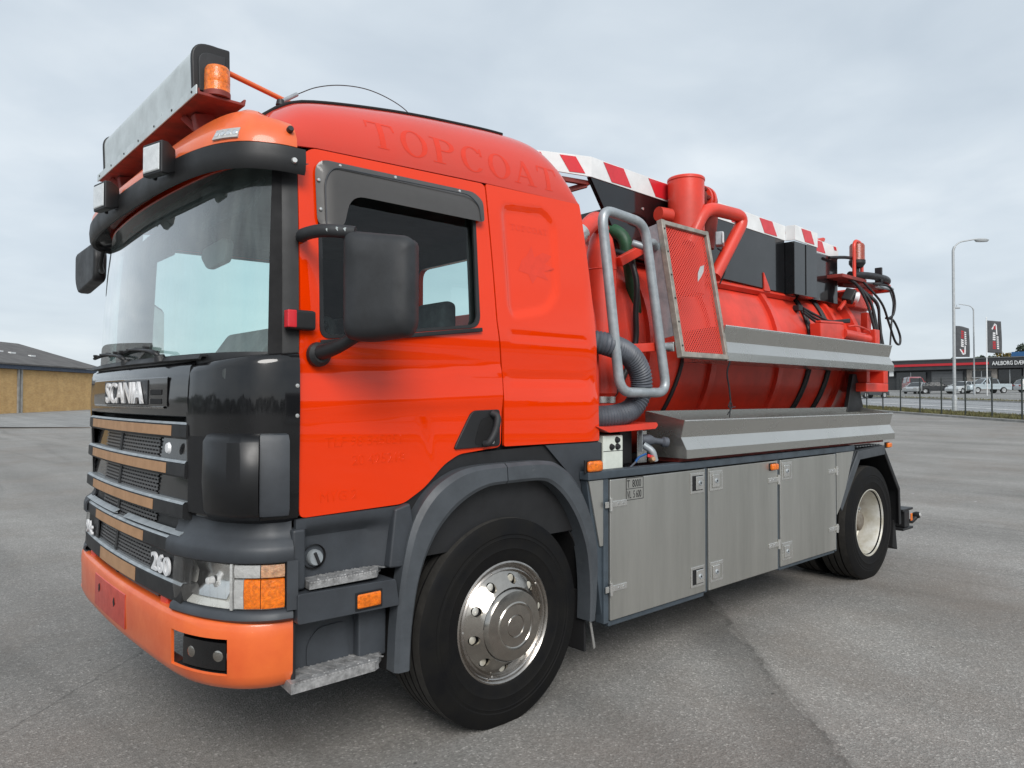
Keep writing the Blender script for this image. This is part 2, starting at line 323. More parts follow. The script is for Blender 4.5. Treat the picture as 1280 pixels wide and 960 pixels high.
def inside(p, poly):
    x, y = p; r = False; n = len(poly); j = n - 1
    for i in range(n):
        xi, yi = poly[i][0], poly[i][1]; xj, yj = poly[j][0], poly[j][1]
        if (yi > y) != (yj > y) and x < (xj - xi) * (y - yi) / (yj - yi) + xi: r = not r
        j = i
    return r
def dense(loop, step):
    o = []
    for i in range(len(loop)):
        a, b = Vector(loop[i][:2]), Vector(loop[(i + 1) % len(loop)][:2]); n = max(1, int((b - a).length / step))
        for j in range(n): o.append(a + (b - a) * j / n)
    return o
def tri(outline, holes=(), step=0.05):
    """triangulate a 2D outline with holes and inner points"""
    loops = [dense(outline, step)] + [dense(h, step) for h in holes]; pts = []; edges = []
    for lp in loops:
        b = len(pts); pts += lp; edges += [(b + i, b + (i + 1) % len(lp)) for i in range(len(lp))]
    xs = [p[0] for p in pts]; ys = [p[1] for p in pts]; bd = list(pts); nx = int((max(xs) - min(xs)) / step); ny = int((max(ys) - min(ys)) / step)
    for i in range(1, nx + 1):
        for j in range(1, ny + 1):
            q = Vector((min(xs) + i * step, min(ys) + j * step))
            if inside(q, loops[0]) and not any(inside(q, h) for h in loops[1:]) and min((q - b).length_squared for b in bd) > (0.45 * step) ** 2: pts.append(q)
    v, e_, f, *_ = delaunay_2d_cdt(pts, edges, [], 1, 1e-6)
    ff = []
    for t in f:
        c = sum((v[i] for i in t), Vector((0, 0))) / 3
        if inside(c, loops[0]) and not any(inside(c, h) for h in loops[1:]): ff.append(tuple(t))
    return v, ff
def panel(name, outline, holes, fmap, m, parent=None, step=0.05, thick=0.02, out=(0, -1, 0), ang=35, uv=False):
    v2, f = tri(outline, holes, step); v = [Vector(fmap(p[0], p[1])) for p in v2]
    s = Vector((0, 0, 0))
    for t in f: s += (v[t[1]] - v[t[0]]).cross(v[t[2]] - v[t[0]])
    if s.dot(Vector(out)) < 0: f = [t[::-1] for t in f]
    return mk(name, v, f, m, parent, ang=ang, solid=thick, uv=[(p[0], p[1]) for p in v2] if uv else None)
def prism(name, poly, y0, y1, m, parent=None, bev=0.006, plane='xz', seg=2):
    """extrude a 2D polygon between two values of the third axis"""
    def P(a, b, c): return {'xz': (a, c, b), 'yz': (c, a, b), 'xy': (a, b, c)}[plane]
    n = len(poly); v = [P(p[0], p[1], y0) for p in poly] + [P(p[0], p[1], y1) for p in poly]
    f = [tuple(range(n)), tuple(range(2 * n - 1, n - 1, -1))] + [(i, i + n, (i + 1) % n + n, (i + 1) % n) for i in range(n)]
    return mk(name, v, fixn(v, f), m, parent, bev=bev, seg=seg, smooth=bool(bev))
def sweep(name, plan, section, m, parent=None, n=48, closed=False, t0=0.0, t1=1.0, caps=True, skip=None, ang=40, solid=None, uv=False, smooth=True, wav=None):
    """sweep SECTION [(outward offset, z)] along a PLAN curve [(x, y)]; T0..T1: which stretch of it"""
    P = plancurve(plan); L_ = [0]
    for a, b in zip(P, P[1:]): L_.append(L_[-1] + (b - a).length)
    tot = L_[-1]; v = []; f = []; k = len(section); uvs = []
    for i in range(n + 1):
        s = (t0 + (t1 - t0) * i / n) * tot; j = 0
        while j < len(P) - 2 and L_[j + 1] < s: j += 1
        u = (s - L_[j]) / max(1e-9, L_[j + 1] - L_[j]); p = P[j].lerp(P[j + 1], u)
        d0 = (P[min(j + 1, len(P) - 1)] - P[max(j, 0)]).normalized()
        dn = (P[min(j + 2, len(P) - 1)] - P[j + 1]).normalized() if j + 2 < len(P) else d0
        dp = (P[j] - P[j - 1]).normalized() if j > 0 else d0
        d = (dp.lerp(d0, 0.5 + u) if u < 0.5 else d0.lerp(dn, u - 0.5)).normalized(); nrm = Vector((-abs(d[1]) if True else 0, 0))
        nn = Vector((d[1], -d[0])) ; 
        if nn.dot(p - Vector((0.3, 1.25))) < 0: nn = -nn
        for off, z in section:
            if callable(off): off = off(s / tot)
            if callable(z): z = z(s / tot)
            v.append((p[0] + nn[0] * off, p[1] + nn[1] * off, z)); uvs.append((s, z))
    for i in range(n):
        for q in range(k if closed else k - 1):
            if skip and skip(i, q): continue
            q2 = (q + 1) % k; f.append((i * k + q, i * k + q2, (i + 1) * k + q2, (i + 1) * k + q))
    if closed and caps: f.append(tuple(range(k))); f.append(tuple(n * k + q for q in range(k))[::-1])
    if closed and not skip: f = fixn(v, f)
    else:
        # faces look away from the cab's middle
        tot_ = 0.0
        for a in f:
            q0 = Vector(v[a[0]]); nr = (Vector(v[a[1]]) - q0).cross(Vector(v[a[2]]) - q0); c = q0 - Vector((0.3, 1.25, q0[2])); tot_ += nr.dot(c)
        if tot_ < 0: f = [t[::-1] for t in f]
    return mk(name, v, f, m, parent, ang=ang, solid=solid, uv=uvs if uv else None, smooth=smooth)
def plancurve(plan): return [Vector((p[0], p[1])) for p in cat([(a, b, 0) for a, b in plan], 10)]
def mir(half): return half + [(x, 2.5 - y) for x, y in half[-2::-1]]
def text(name, s, size, loc, X, Y, m, parent=None, sx=1.0, extrude=0.002, bold=0.0, align='LEFT', spacing=1.0):
    cu = bpy.data.curves.new(name, 'FONT'); cu.body = s; cu.size = size; cu.extrude = extrude; cu.offset = bold; cu.align_x = align; cu.space_character = spacing; cu.resolution_u = 4
    cu.materials.append(MATS[m]); o = bpy.data.objects.new(name, cu); col.objects.link(o)
    X, Y = Vector(X).normalized(), Vector(Y).normalized(); Z = X.cross(Y)
    M = Matrix((X * sx, Y, Z)).transposed().to_4x4(); M.translation = Vector(loc)
    dg = bpy.context.evaluated_depsgraph_get(); dg.update(); me = bpy.data.meshes.new_from_object(o.evaluated_get(dg)); me.transform(M)
    bpy.data.objects.remove(o); bpy.data.curves.remove(cu)
    if not me.materials: me.materials.append(MATS[m])
    o = bpy.data.objects.new(name, me); col.objects.link(o); tr_parent(o, parent); return o
def empty(name, loc=(0, 0, 0), rz=0.0):
    o = bpy.data.objects.new(name, None); col.objects.link(o); o.location = loc; o.rotation_euler = (0, 0, rz); o.empty_display_size = 0.3; return o
def tag(o, label=None, cat_=None, group=None, kind=None):
    if label: o['label'] = label
    if cat_: o['category'] = cat_
    if group: o['group'] = group
    if kind: o['kind'] = kind
    return o
def sst(a, b, x):
    t = min(1, max(0, (x - a) / (b - a))); return t * t * (3 - 2 * t)
def lerp_tab(tab, x):
    if x <= tab[0][0]: return tab[0][1]
    for (a, fa), (b, fb) in zip(tab, tab[1:]):
        if x <= b: return fa + (fb - fa) * (x - a) / (b - a)
    return tab[-1][1]
def smooth_tab(tab, n=8): return [(p[0], p[1]) for p in cat([(a, b, 0) for a, b in tab], n)]

# ------------------------------------------------------------------ ground
DH = Vector((math.sin(YAW + R(40)), math.cos(YAW + R(40))))
def hgt(x, y):
    u = (x - CAM[0]) * DH[0] + (y - CAM[1]) * DH[1]
    if u < 7: return 0.0
    if u < 21: return 0.0235 / 28 * (u - 7) ** 2
    return 0.0235 * (u - 14)
def W(lat, dep, dz=0.0):
    x = CAM[0] + RT[0] * lat + FW[0] * dep; y = CAM[1] + RT[1] * lat + FW[1] * dep
    return Vector((x, y, hgt(x, y) + dz))
def asphalt(name, c_hi, c_lo, marks=True):
    m, t, b, o = newmat(name)
    tcn = N(t, 'ShaderNodeTexCoord'); P = tcn.outputs['Object']
    def noise(s, d=4, r=0.6, sc3=None, dist=0.0):
        n = N(t, 'ShaderNodeTexNoise'); n.inputs['Scale'].default_value = s; n.inputs['Detail'].default_value = d; n.inputs['Roughness'].default_value = r; n.inputs['Distortion'].default_value = dist
        if sc3:
            mp = N(t, 'ShaderNodeMapping'); mp.inputs['Scale'].default_value = sc3[0]; mp.inputs['Rotation'].default_value = (0, 0, sc3[1]); L(t, P, mp.inputs[0]); L(t, mp.outputs[0], n.inputs['Vector'])
        else: L(t, P, n.inputs['Vector'])
        return n.outputs[0]
    def ramp(x, stops):
        r = N(t, 'ShaderNodeValToRGB'); L(t, x, r.inputs[0]); el = r.color_ramp.elements
        el[0].position, el[0].color = stops[0][0], (*[stops[0][1]] * 3, 1); el[1].position, el[1].color = stops[1][0], (*[stops[1][1]] * 3, 1)
        for p_, c_ in stops[2:]: k = el.new(p_); k.color = (c_, c_, c_, 1)
        return r.outputs[0]
    def mul(a, b_, fac=1.0):
        n = N(t, 'ShaderNodeMixRGB', blend_type='MULTIPLY'); n.inputs[0].default_value = fac
        L(t, a, n.inputs[1]); L(t, b_, n.inputs[2]); return n.outputs[0]
    def math_(op, a, b_=None, clamp=False):
        n = N(t, 'ShaderNodeMath', operation=op); n.use_clamp = clamp
        for i, x in enumerate((a, b_)):
            if x is None: continue
            if isinstance(x, (int, float)): n.inputs[i].default_value = x
            else: L(t, x, n.inputs[i])
        return n.outputs[0]
    base = N(t, 'ShaderNodeValToRGB'); L(t, noise(0.55, 6, 0.65), base.inputs[0])
    base.color_ramp.elements[0].position = 0.30; base.color_ramp.elements[0].color = (*c_lo, 1); base.color_ramp.elements[1].position = 0.70; base.color_ramp.elements[1].color = (*c_hi, 1)
    c = base.outputs[0]
    # aggregate: pale and dark stones
    vo = N(t, 'ShaderNodeTexVoronoi'); vo.inputs['Scale'].default_value = 105; L(t, P, vo.inputs['Vector'])
    sp = N(t, 'ShaderNodeSeparateColor'); L(t, vo.outputs['Color'], sp.inputs[0])
    c = mul(c, ramp(sp.outputs[0], [(0.0, 0.68), (0.55, 0.97), (0.86, 1.08), (0.95, 1.42), (1.0, 1.85)]), 0.85)
    c = mul(c, ramp(noise(38, 4, 0.7), [(0.3, 0.80), (0.7, 1.16)]), 0.9)
    c = mul(c, ramp(noise(5.5, 5, 0.7), [(0.28, 0.86), (0.72, 1.10)]), 0.5)
    # long faint wheel tracks
    c = mul(c, ramp(noise(1.0, 3, 0.5, ((0.9, 0.06, 1), R(35)), 0.6), [(0.35, 0.84), (0.62, 1.08)]), 0.7)
    c = mul(c, ramp(noise(1.0, 3, 0.5, ((0.5, 0.035, 1), R(-58)), 0.8), [(0.35, 0.86), (0.62, 1.07)]), 0.7)
    # long dark rubber lines
    w = math_('ABSOLUTE', math_('SUBTRACT', noise(1.0, 2, 0.45, ((0.28, 0.022, 1), R(28)), 0.5), 0.5))
    c = mul(c, ramp(w, [(0.0, 0.80), (0.012, 1.0)]), 0.7)
    w = math_('ABSOLUTE', math_('SUBTRACT', noise(1.0, 2, 0.45, ((0.22, 0.02, 1), R(-44)), 0.6), 0.47))
    c = mul(c, ramp(w, [(0.0, 0.82), (0.010, 1.0)]), 0.7)
    seam_h = None
    if marks:
        sx = N(t, 'ShaderNodeSeparateXYZ'); L(t, P, sx.inputs[0]); X, Y = sx.outputs[0], sx.outputs[1]
        wob = math_('MULTIPLY', math_('SUBTRACT', noise(2.2, 4), 0.5), 0.09)
        # tarred joint, and the darker lane beside it
        d = math_('ADD', math_('ADD', math_('MULTIPLY', math_('SUBTRACT', Y, math_('MULTIPLY', X, 1.02)), 0.70), 1.509), wob)
        ad_ = math_('ABSOLUTE', d)
        c = mul(c, ramp(ad_, [(0.0, 0.74), (0.022, 0.84), (0.05, 1.0)]))
        c = mul(c, ramp(math_('ADD', math_('MULTIPLY', d, 1.0), math_('MULTIPLY', math_('SUBTRACT', noise(3.0, 4), 0.5), 0.25)), [(0.0, 1.0), (0.02, 0.66), (0.22, 0.74), (0.45, 1.0)]))
        d2 = math_('ADD', math_('MULTIPLY', math_('SUBTRACT', Y, math_('MULTIPLY', X, 0.923)), 0.735), -2.459)
        d2 = math_('ADD', d2, math_('MULTIPLY', math_('SUBTRACT', noise(7, 4), 0.5), 0.10))
        c = mul(c, ramp(math_('ABSOLUTE', d2), [(0.0, 0.55), (0.012, 1.0)]), 0.8)
        # brown earthy patches
        br = N(t, 'ShaderNodeMixRGB'); br.inputs[2].default_value = (0.17, 0.135, 0.108, 1); L(t, ramp(noise(0.33, 5, 0.7), [(0.48, 0.0), (0.70, 0.45)]), br.inputs[0]); L(t, c, br.inputs[1]); c = br.outputs[0]
        # dark drips
        v2 = N(t, 'ShaderNodeTexVoronoi'); v2.inputs['Scale'].default_value = 3.2; v2.inputs['Randomness'].default_value = 1.0; L(t, P, v2.inputs['Vector'])
        c = mul(c, ramp(math_('ADD', v2.outputs['Distance'], math_('MULTIPLY', noise(30, 2), 0.02)), [(0.035, 0.45), (0.055, 1.0)]), ) if True else c
        # flecks of white paint
        v3 = N(t, 'ShaderNodeTexVoronoi'); v3.inputs['Scale'].default_value = 1.1; L(t, P, v3.inputs['Vector'])
        fl = ramp(math_('ADD', v3.outputs['Distance'], math_('MULTIPLY', noise(55, 3, 0.7), 0.055)), [(0.050, 0.75), (0.056, 0.0)])
        wf = N(t, 'ShaderNodeMixRGB'); wf.inputs[2].default_value = (0.5, 0.5, 0.49, 1); L(t, fl, wf.inputs[0]); L(t, c, wf.inputs[1]); c = wf.outputs[0]
    L(t, c, b.inputs['Base Color']); b.inputs['Roughness'].default_value = 0.82; b.inputs['Specular IOR Level'].default_value = 0.35
    bp = N(t, 'ShaderNodeBump'); bp.inputs['Strength'].default_value = 0.55; bp.inputs['Distance'].default_value = 0.006
    hs = math_('ADD', vo.outputs['Distance'], math_('MULTIPLY', noise(60, 4, 0.7), 0.8)); L(t, hs, bp.inputs['Height']); L(t, bp.outputs[0], b.inputs['Normal'])
    return m
asphalt('asphalt', (0.285, 0.275, 0.259), (0.215, 0.207, 0.193))
asphalt('road_asphalt', (0.34, 0.35, 0.36), (0.27, 0.28, 0.29), False)
asphalt('lot_asphalt', (0.30, 0.30, 0.29), (0.22, 0.22, 0.215), False)
mat('kerb_stone', (0.34, 0.33, 0.31), 0.85, var=0.25, vs_=3)
mat('earth', (0.13, 0.095, 0.07), 0.95, var=0.5, vs_=4, c2=(0.24, 0.20, 0.16))
mat('turf', (0.115, 0.120, 0.040), 0.95, var=0.4, vs_=2.5, c2=(0.13, 0.105, 0.05), bump=0.8, bs=20)
mat('line_paint', (0.62, 0.62, 0.61), 0.7, var=0.2, vs_=4)
def axis_lines(lo, hi):
    a = [float(i) for i in range(-30, 51)]; s = 1.3; x = 50.0
    while x < hi: x += s; a.append(x); s *= 1.25
    s = 1.3; x = -30.0
    while x > lo: x -= s; a.append(x); s *= 1.25
    return sorted(a)
la, de = axis_lines(-600, 700), axis_lines(-80, 1500)
v = [W(a, d) for d in de for a in la]; n = len(la)
f = [(j * n + i, j * n + i + 1, (j + 1) * n + i + 1, (j + 1) * n + i) for j in range(len(de) - 1) for i in range(n - 1)]
g = mk('ground', v, f, 'asphalt', None, ang=180); tag(g, 'grey worn asphalt yard under the truck', 'ground', kind='structure')
def strip(name, l0, l1, d0, d1, dz, m, label, cat_, kind='structure', n=24, parent=None, wav=0.0):
    v = []; f = []
    for i in range(n + 1):
        d = d0 + (d1 - d0) * i / n
        w1, w2 = (random.uniform(-wav, wav), random.uniform(-wav, wav)) if wav else (0, 0)
        v += [W(l0 + w1, d, dz), W(l1 + w2, d, dz)]
    f = [(2 * i, 2 * i + 1, 2 * i + 3, 2 * i + 2) for i in range(n)]
    o = mk(name, v, f, m, parent, ang=180)
    if label: tag(o, label, cat_, kind=kind)
    return o
road = strip('road', 25.4, 38.5, -20, 260, 0.02, 'road_asphalt', 'pale grey road running beyond the fence', 'road')
strip('lane_line', 26.1, 26.3, -20, 260, 0.026, 'line_paint', None, None, parent=road)
strip('lane_line', 37.7, 37.9, -20, 260, 0.026, 'line_paint', None, None, parent=road)
for k in range(14):
    strip('lane_dash', 31.8, 32.0, 30 + k * 9, 34.5 + k * 9, 0.026, 'line_paint', None, None, n=2, parent=road)
for k in range(5):
    strip('hatch_mark', 29.2 + k * 0.1, 29.7 + k * 0.1, 36 + k * 5, 40.5 + k * 5, 0.026, 'line_paint', None, None, n=2, parent=road)
strip('car_park', 41.5, 95, 10, 135, 0.03, 'lot_asphalt', 'pale car park in front of the low dealership', 'car park')
vg = strip('verge', 22.2, 25.2, -20, 260, 0.03, 'turf', 'dry grass verge under the dark wire fence', 'verge', n=80, wav=0.12)
vg2 = strip('verge', 38.7, 41.3, -20, 260, 0.035, 'turf', 'narrow grass verge between road and car park', 'verge', n=80, wav=0.12)
def kerb(l0, l1, d0, d1, hgt_, label, parent=None):
    v = []; f = []; n = 40
    for i in range(n + 1):
        d = d0 + (d1 - d0) * i / n
        v += [W(l0, d, -0.05), W(l0, d, hgt_), W(l1, d, hgt_), W(l1, d, -0.05)]
    for i in range(n):
        for q in range(3): f.append((i * 4 + q, i * 4 + q + 1, i * 4 + q + 5, i * 4 + q + 4))
    o = mk('kerb', v, f, 'kerb_stone', None, ang=20); tag(o, label, 'kerb', kind='structure')
kerb(21.95, 22.2, -20, 260, 0.10, 'low stone kerb along the fence verge')
kerb(25.2, 25.4, -20, 260, 0.10, 'low stone kerb between verge and road')
kerb(38.5, 38.7, -20, 260, 0.12, 'low stone kerb on the far side of the road')
# grass: real blades on the near verge
gb_v = []; gb_f = []
for k in range(16000):
    far = k % 4 == 3
    l = random.uniform(38.8, 41.2) if far else random.uniform(22.3, 25.1); d = random.uniform(40, 120) if far else random.uniform(24, 62)
    p = W(l, d, 0.03); a = random.uniform(0, 6.28); w = random.uniform(0.02, 0.05); h_ = random.uniform(0.05, 0.2); s = len(gb_v)
    dx_, dy_ = math.cos(a) * w, math.sin(a) * w
    gb_v += [(p.x - dx_, p.y - dy_, p.z), (p.x + dx_, p.y + dy_, p.z), (p.x + random.uniform(-.08, .08), p.y + random.uniform(-.08, .08), p.z + h_)]; gb_f.append((s, s + 1, s + 2))
gr = mk('grass', gb_v, gb_f, 'turf', None, smooth=False); tag(gr, 'rough yellowish grass growing along the fence', 'grass', kind='stuff')
# earth joint on the yard towards the brick building
v = []; f = []
for i in range(61):
    l = -75 + i * 1.25; d = 37.2 + 0.022 * (l + 26) * 4 + random.uniform(-.05, .05); a = random.uniform(.15, .3); v += [W(l, d - a, 0.012), W(l, d + a, 0.012)]
f = [(2 * i, 2 * i + 1, 2 * i + 3, 2 * i + 2) for i in range(60)]
tag(mk('earth_joint', v, f, 'earth', None, ang=180), 'brown earthy joint line across the yard before the brick warehouse', 'joint', kind='structure')
strip('forecourt', -75, -20, 37.9, 100, 0.008, 'lot_asphalt', 'paler paving strip before the yellow brick warehouse', 'paving')

# ------------------------------------------------------------------ brick warehouse
def brickmat():
    m, t, b, o = newmat('yellow_brick')
    tcn = N(t, 'ShaderNodeTexCoord'); br = N(t, 'ShaderNodeTexBrick'); L(t, tcn.outputs['UV'], br.inputs['Vector'])
    br.inputs['Scale'].default_value = 1.0; br.inputs['Brick Width'].default_value = 0.24; br.inputs['Row Height'].default_value = 0.075; br.inputs['Mortar Size'].default_value = 0.008
    br.inputs['Color1'].default_value = (0.56, 0.325, 0.115, 1); br.inputs['Color2'].default_value = (0.64, 0.40, 0.16, 1); br.inputs['Mortar'].default_value = (0.46, 0.38, 0.25, 1)
    n = N(t, 'ShaderNodeTexNoise'); n.inputs['Scale'].default_value = 1.2; n.inputs['Detail'].default_value = 6; n.inputs['Roughness'].default_value = 0.7; L(t, tcn.outputs['UV'], n.inputs['Vector'])
    rp = N(t, 'ShaderNodeValToRGB'); L(t, n.outputs[0], rp.inputs[0]); rp.color_ramp.elements[0].position = 0.3; rp.color_ramp.elements[0].color = (0.78, 0.74, 0.70, 1); rp.color_ramp.elements[1].position = 0.7; rp.color_ramp.elements[1].color = (1.08, 1.08, 1.05, 1)
    mu = N(t, 'ShaderNodeMixRGB', blend_type='MULTIPLY'); mu.inputs[0].default_value = 1; L(t, br.outputs[0], mu.inputs[1]); L(t, rp.outputs[0], mu.inputs[2]); L(t, mu.outputs[0], b.inputs['Base Color']); b.inputs['Roughness'].default_value = 0.9
brickmat()
mat('roof_grey', (0.105, 0.100, 0.096), 0.85, var=0.35, vs_=0.8, c2=(0.075, 0.072, 0.072), bump=0.3, bs=6)
mat('trim_blue', (0.055, 0.075, 0.115), 0.6, var=0.2)
mat('concrete', (0.34, 0.33, 0.31), 0.85, var=0.2, vs_=1.5)
def wbox(name, l0, l1, d0, d1, z0, z1, m, parent, zb=None, uvwall=False):
    """box laid out along the view's ground axes; heights are above ZB"""
    v = []
    for z in (z0, z1):
        for l, d in ((l0, d0), (l1, d0), (l1, d1), (l0, d1)):
            p = W(l, d); v.append((p.x, p.y, z + zb))
    f = fixn(v, [(0, 3, 2, 1), (4, 5, 6, 7), (0, 1, 5, 4), (1, 2, 6, 5), (2, 3, 7, 6), (3, 0, 4, 7)])
    uv = None
    if uvwall: uv = [(l + d, z) for z in (z0, z1) for l, d in ((l0, d0), (l1, d0), (l1, d1), (l0, d1))]
    return mk(name, v, f, m, parent, smooth=False, uv=uv)
wh = empty('brick_warehouse', W(-41.4, 60)); tag(wh, 'low yellow brick warehouse with grey gable roof', 'warehouse')
zb = 0.0
for i, (d0, d1) in enumerate(((30, 44.9), (45.3, 60.85), (61.25, 73))):
    wbox('wall', -41.8, -41.4, d0, d1, -0.3, 3.95, 'yellow_brick', wh, zb, True)
for d0 in (45.1, 61.05):
    wbox('pilaster', -41.75, -41.28, d0 - 0.28, d0 - 0.10, -0.3, 4.0, 'concrete', wh, zb); wbox('pilaster', -41.75, -41.28, d0 + 0.10, d0 + 0.28, -0.3, 4.0, 'concrete', wh, zb)
    wbox('movement_joint', -41.7, -41.5, d0 - 0.12, d0 + 0.12, -0.3, 4.0, 'roof_grey', wh, zb)
wbox('end_wall', -58.6, -41.9, 72.7, 73.0, -0.3, 3.95, 'yellow_brick', wh, zb, True)
wbox('base_course', -41.6, -41.36, 30, 73, -0.3, 0.12, 'concrete', wh, zb)
wbox('fascia', -41.65, -41.05, 29.6, 73.4, 3.97, 4.30, 'trim_blue', wh, zb)
def gable(name, m, l0, lr, l1, d0, d1, z0, zr, th, parent):
    v = []
    for d in (d0, d1):
        for l, z in ((l0, z0), (lr, zr), (l1, z0), (l1, z0 - th), (lr, zr - th), (l0, z0 - th)): p = W(l, d); v.append((p.x, p.y, z))
    f = fixn(v, [(0, 1, 2, 3, 4, 5), tuple(range(11, 5, -1))] + [(i, (i + 1) % 6, (i + 1) % 6 + 6, i + 6) for i in range(6)])
    return mk(name, v, f, m, parent, smooth=False)
rf = gable('roof', 'roof_grey', -40.9, -50, -59.1, 29.4, 73.5, 4.42, 7.05, 0.12, wh)
for l, d in ((-46.5, 60), (-45.2, 64.0), (-44.9, 65.2), (-44.3, 67.0), (-46.0, 57.0)):
    z = 4.42 + (7.05 - 4.42) * (-40.9 - l) / 9.1
    wbox('roof_light', l - 0.12, l + 0.12, d - 0.35, d + 0.35, z - 0.06, z + 0.10, 'white_paint', rf, 0.0)
gv = []
for d in (72.75, 72.95):
    for l, z in ((-58.6, 3.95), (-41.4, 3.95), (-50, 6.9)): p = W(l, d); gv.append((p.x, p.y, z))
mk('gable_wall', gv, fixn(gv, [(0, 1, 2), (5, 4, 3), (0, 1, 4, 3), (1, 2, 5, 4), (2, 0, 3, 5)]), 'yellow_brick', wh, smooth=False, uv=[(0, 0)] * 6)

# ------------------------------------------------------------------ fence
mat('fence_green', (0.030, 0.038, 0.036), 0.6, var=0.1)
fe = empty('wire_fence', W(22.45, 38)); tag(fe, 'dark wire mesh fence on slim posts along the road', 'fence')
FENCE_D = [22 + 2.0 * i for i in range(16)]
for d in FENCE_D:
    p = W(22.45, d); tube('post', [p + Vector((0, 0, -0.1)), p + Vector((0, 0, 2.0))], 0.035, 'fence_green', fe, seg=8)
for d in FENCE_D[:-1]:
    v = []; f = []
    def wire(a, b, r_):
        s = len(v); a, b = Vector(a), Vector(b); t_ = (b - a).normalized(); u_ = t_.orthogonal().normalized(); w_ = t_.cross(u_)
        for q in (a, b):
            for k in range(3): ang = 2.094 * k; v.append(q + (u_ * math.cos(ang) + w_ * math.sin(ang)) * r_)
        for k in range(3): f.append((s + k, s + (k + 1) % 3, s + 3 + (k + 1) % 3, s + 3 + k))
    for k in range(11): wire(W(22.45, d, 0.08 + k * 0.185), W(22.45, d + 2, 0.08 + k * 0.185), 0.004)
    for k in range(1, 25): wire(W(22.45, d + k * 0.08, 0.05), W(22.45, d + k * 0.08, 1.95), 0.003)
    tag(mk('mesh_panel', v, f, 'fence_green', fe, smooth=False), kind='stuff')

# ------------------------------------------------------------------ street lamps, flags
mat('lamp_grey', (0.42, 0.44, 0.45), 0.5, metal=0.3, var=0.1)
mat('flag_cloth', (0.070, 0.074, 0.080), 0.85, var=0.15, vs_=2)
mat('flag_red', (0.40, 0.025, 0.035), 0.85, var=0.1); mat('flag_white', (0.66, 0.66, 0.67), 0.85, var=0.1)
def lamp(lat, dep, H, reach, head_drop, label):
    b0 = W(lat, dep); o = empty('street_lamp', b0); tag(o, label, 'street lamp', 'street lamps by the road')
    path = fillet([b0 + Vector((0, 0, -0.2)), b0 + Vector((0, 0, H - 0.35)), b0 + RT * reach * 0.25 + Vector((0, 0, H)), b0 + RT * reach + Vector((0, 0, H + 0.18))], 0.9, 8)
    k = len(path)
    tube('pole', path, lambda i: 0.085 if i == 0 else (0.07 if i < k - 12 else 0.04), 'lamp_grey', o, seg=10)
    s = 1 if reach > 0 else -1; h = b0 + RT * (reach + 0.25 * s) + Vector((0, 0, H + 0.12 - head_drop))
    M = []
    for a in range(16):
        an = a / 16 * 6.2832
        M.append((math.cos(an) * 0.42, math.sin(an) * 0.16))
    v = [h + RT * x + FW * y + Vector((0, 0, z)) for z, sc_ in ((-0.10, 0.8), (0.0, 1.0), (0.08, 0.6)) for x, y in [(x * sc_, y * sc_) for x, y in M]]
    f = [(q * 16 + i, q * 16 + (i + 1) % 16, (q + 1) * 16 + (i + 1) % 16, (q + 1) * 16 + i) for q in range(2) for i in range(16)] + [tuple(range(16))[::-1], tuple(range(32, 48))]
    mk('lamp_head', v, fixn(v, f), 'lamp_grey', o)
    if head_drop: tube('stem', [h + Vector((0, 0, head_drop)), h], 0.03, 'lamp_grey', o, seg=6)
    lathe('base_collar', [(0.0, 0.0), (0.13, 0.0), (0.13, 0.9), (0.09, 1.0), (0.0, 1.0)], b0, (0, 0, 1), 'lamp_grey', o, 12)
lamp(24.6, 40.4, 9.55, 1.35, 0.0, 'tall grey curved street lamp standing on the verge behind the fence')
lamp(50.9, 80.0, 9.9, -1.6, 0.35, 'slim grey street lamp beside the silver pickup across the road')
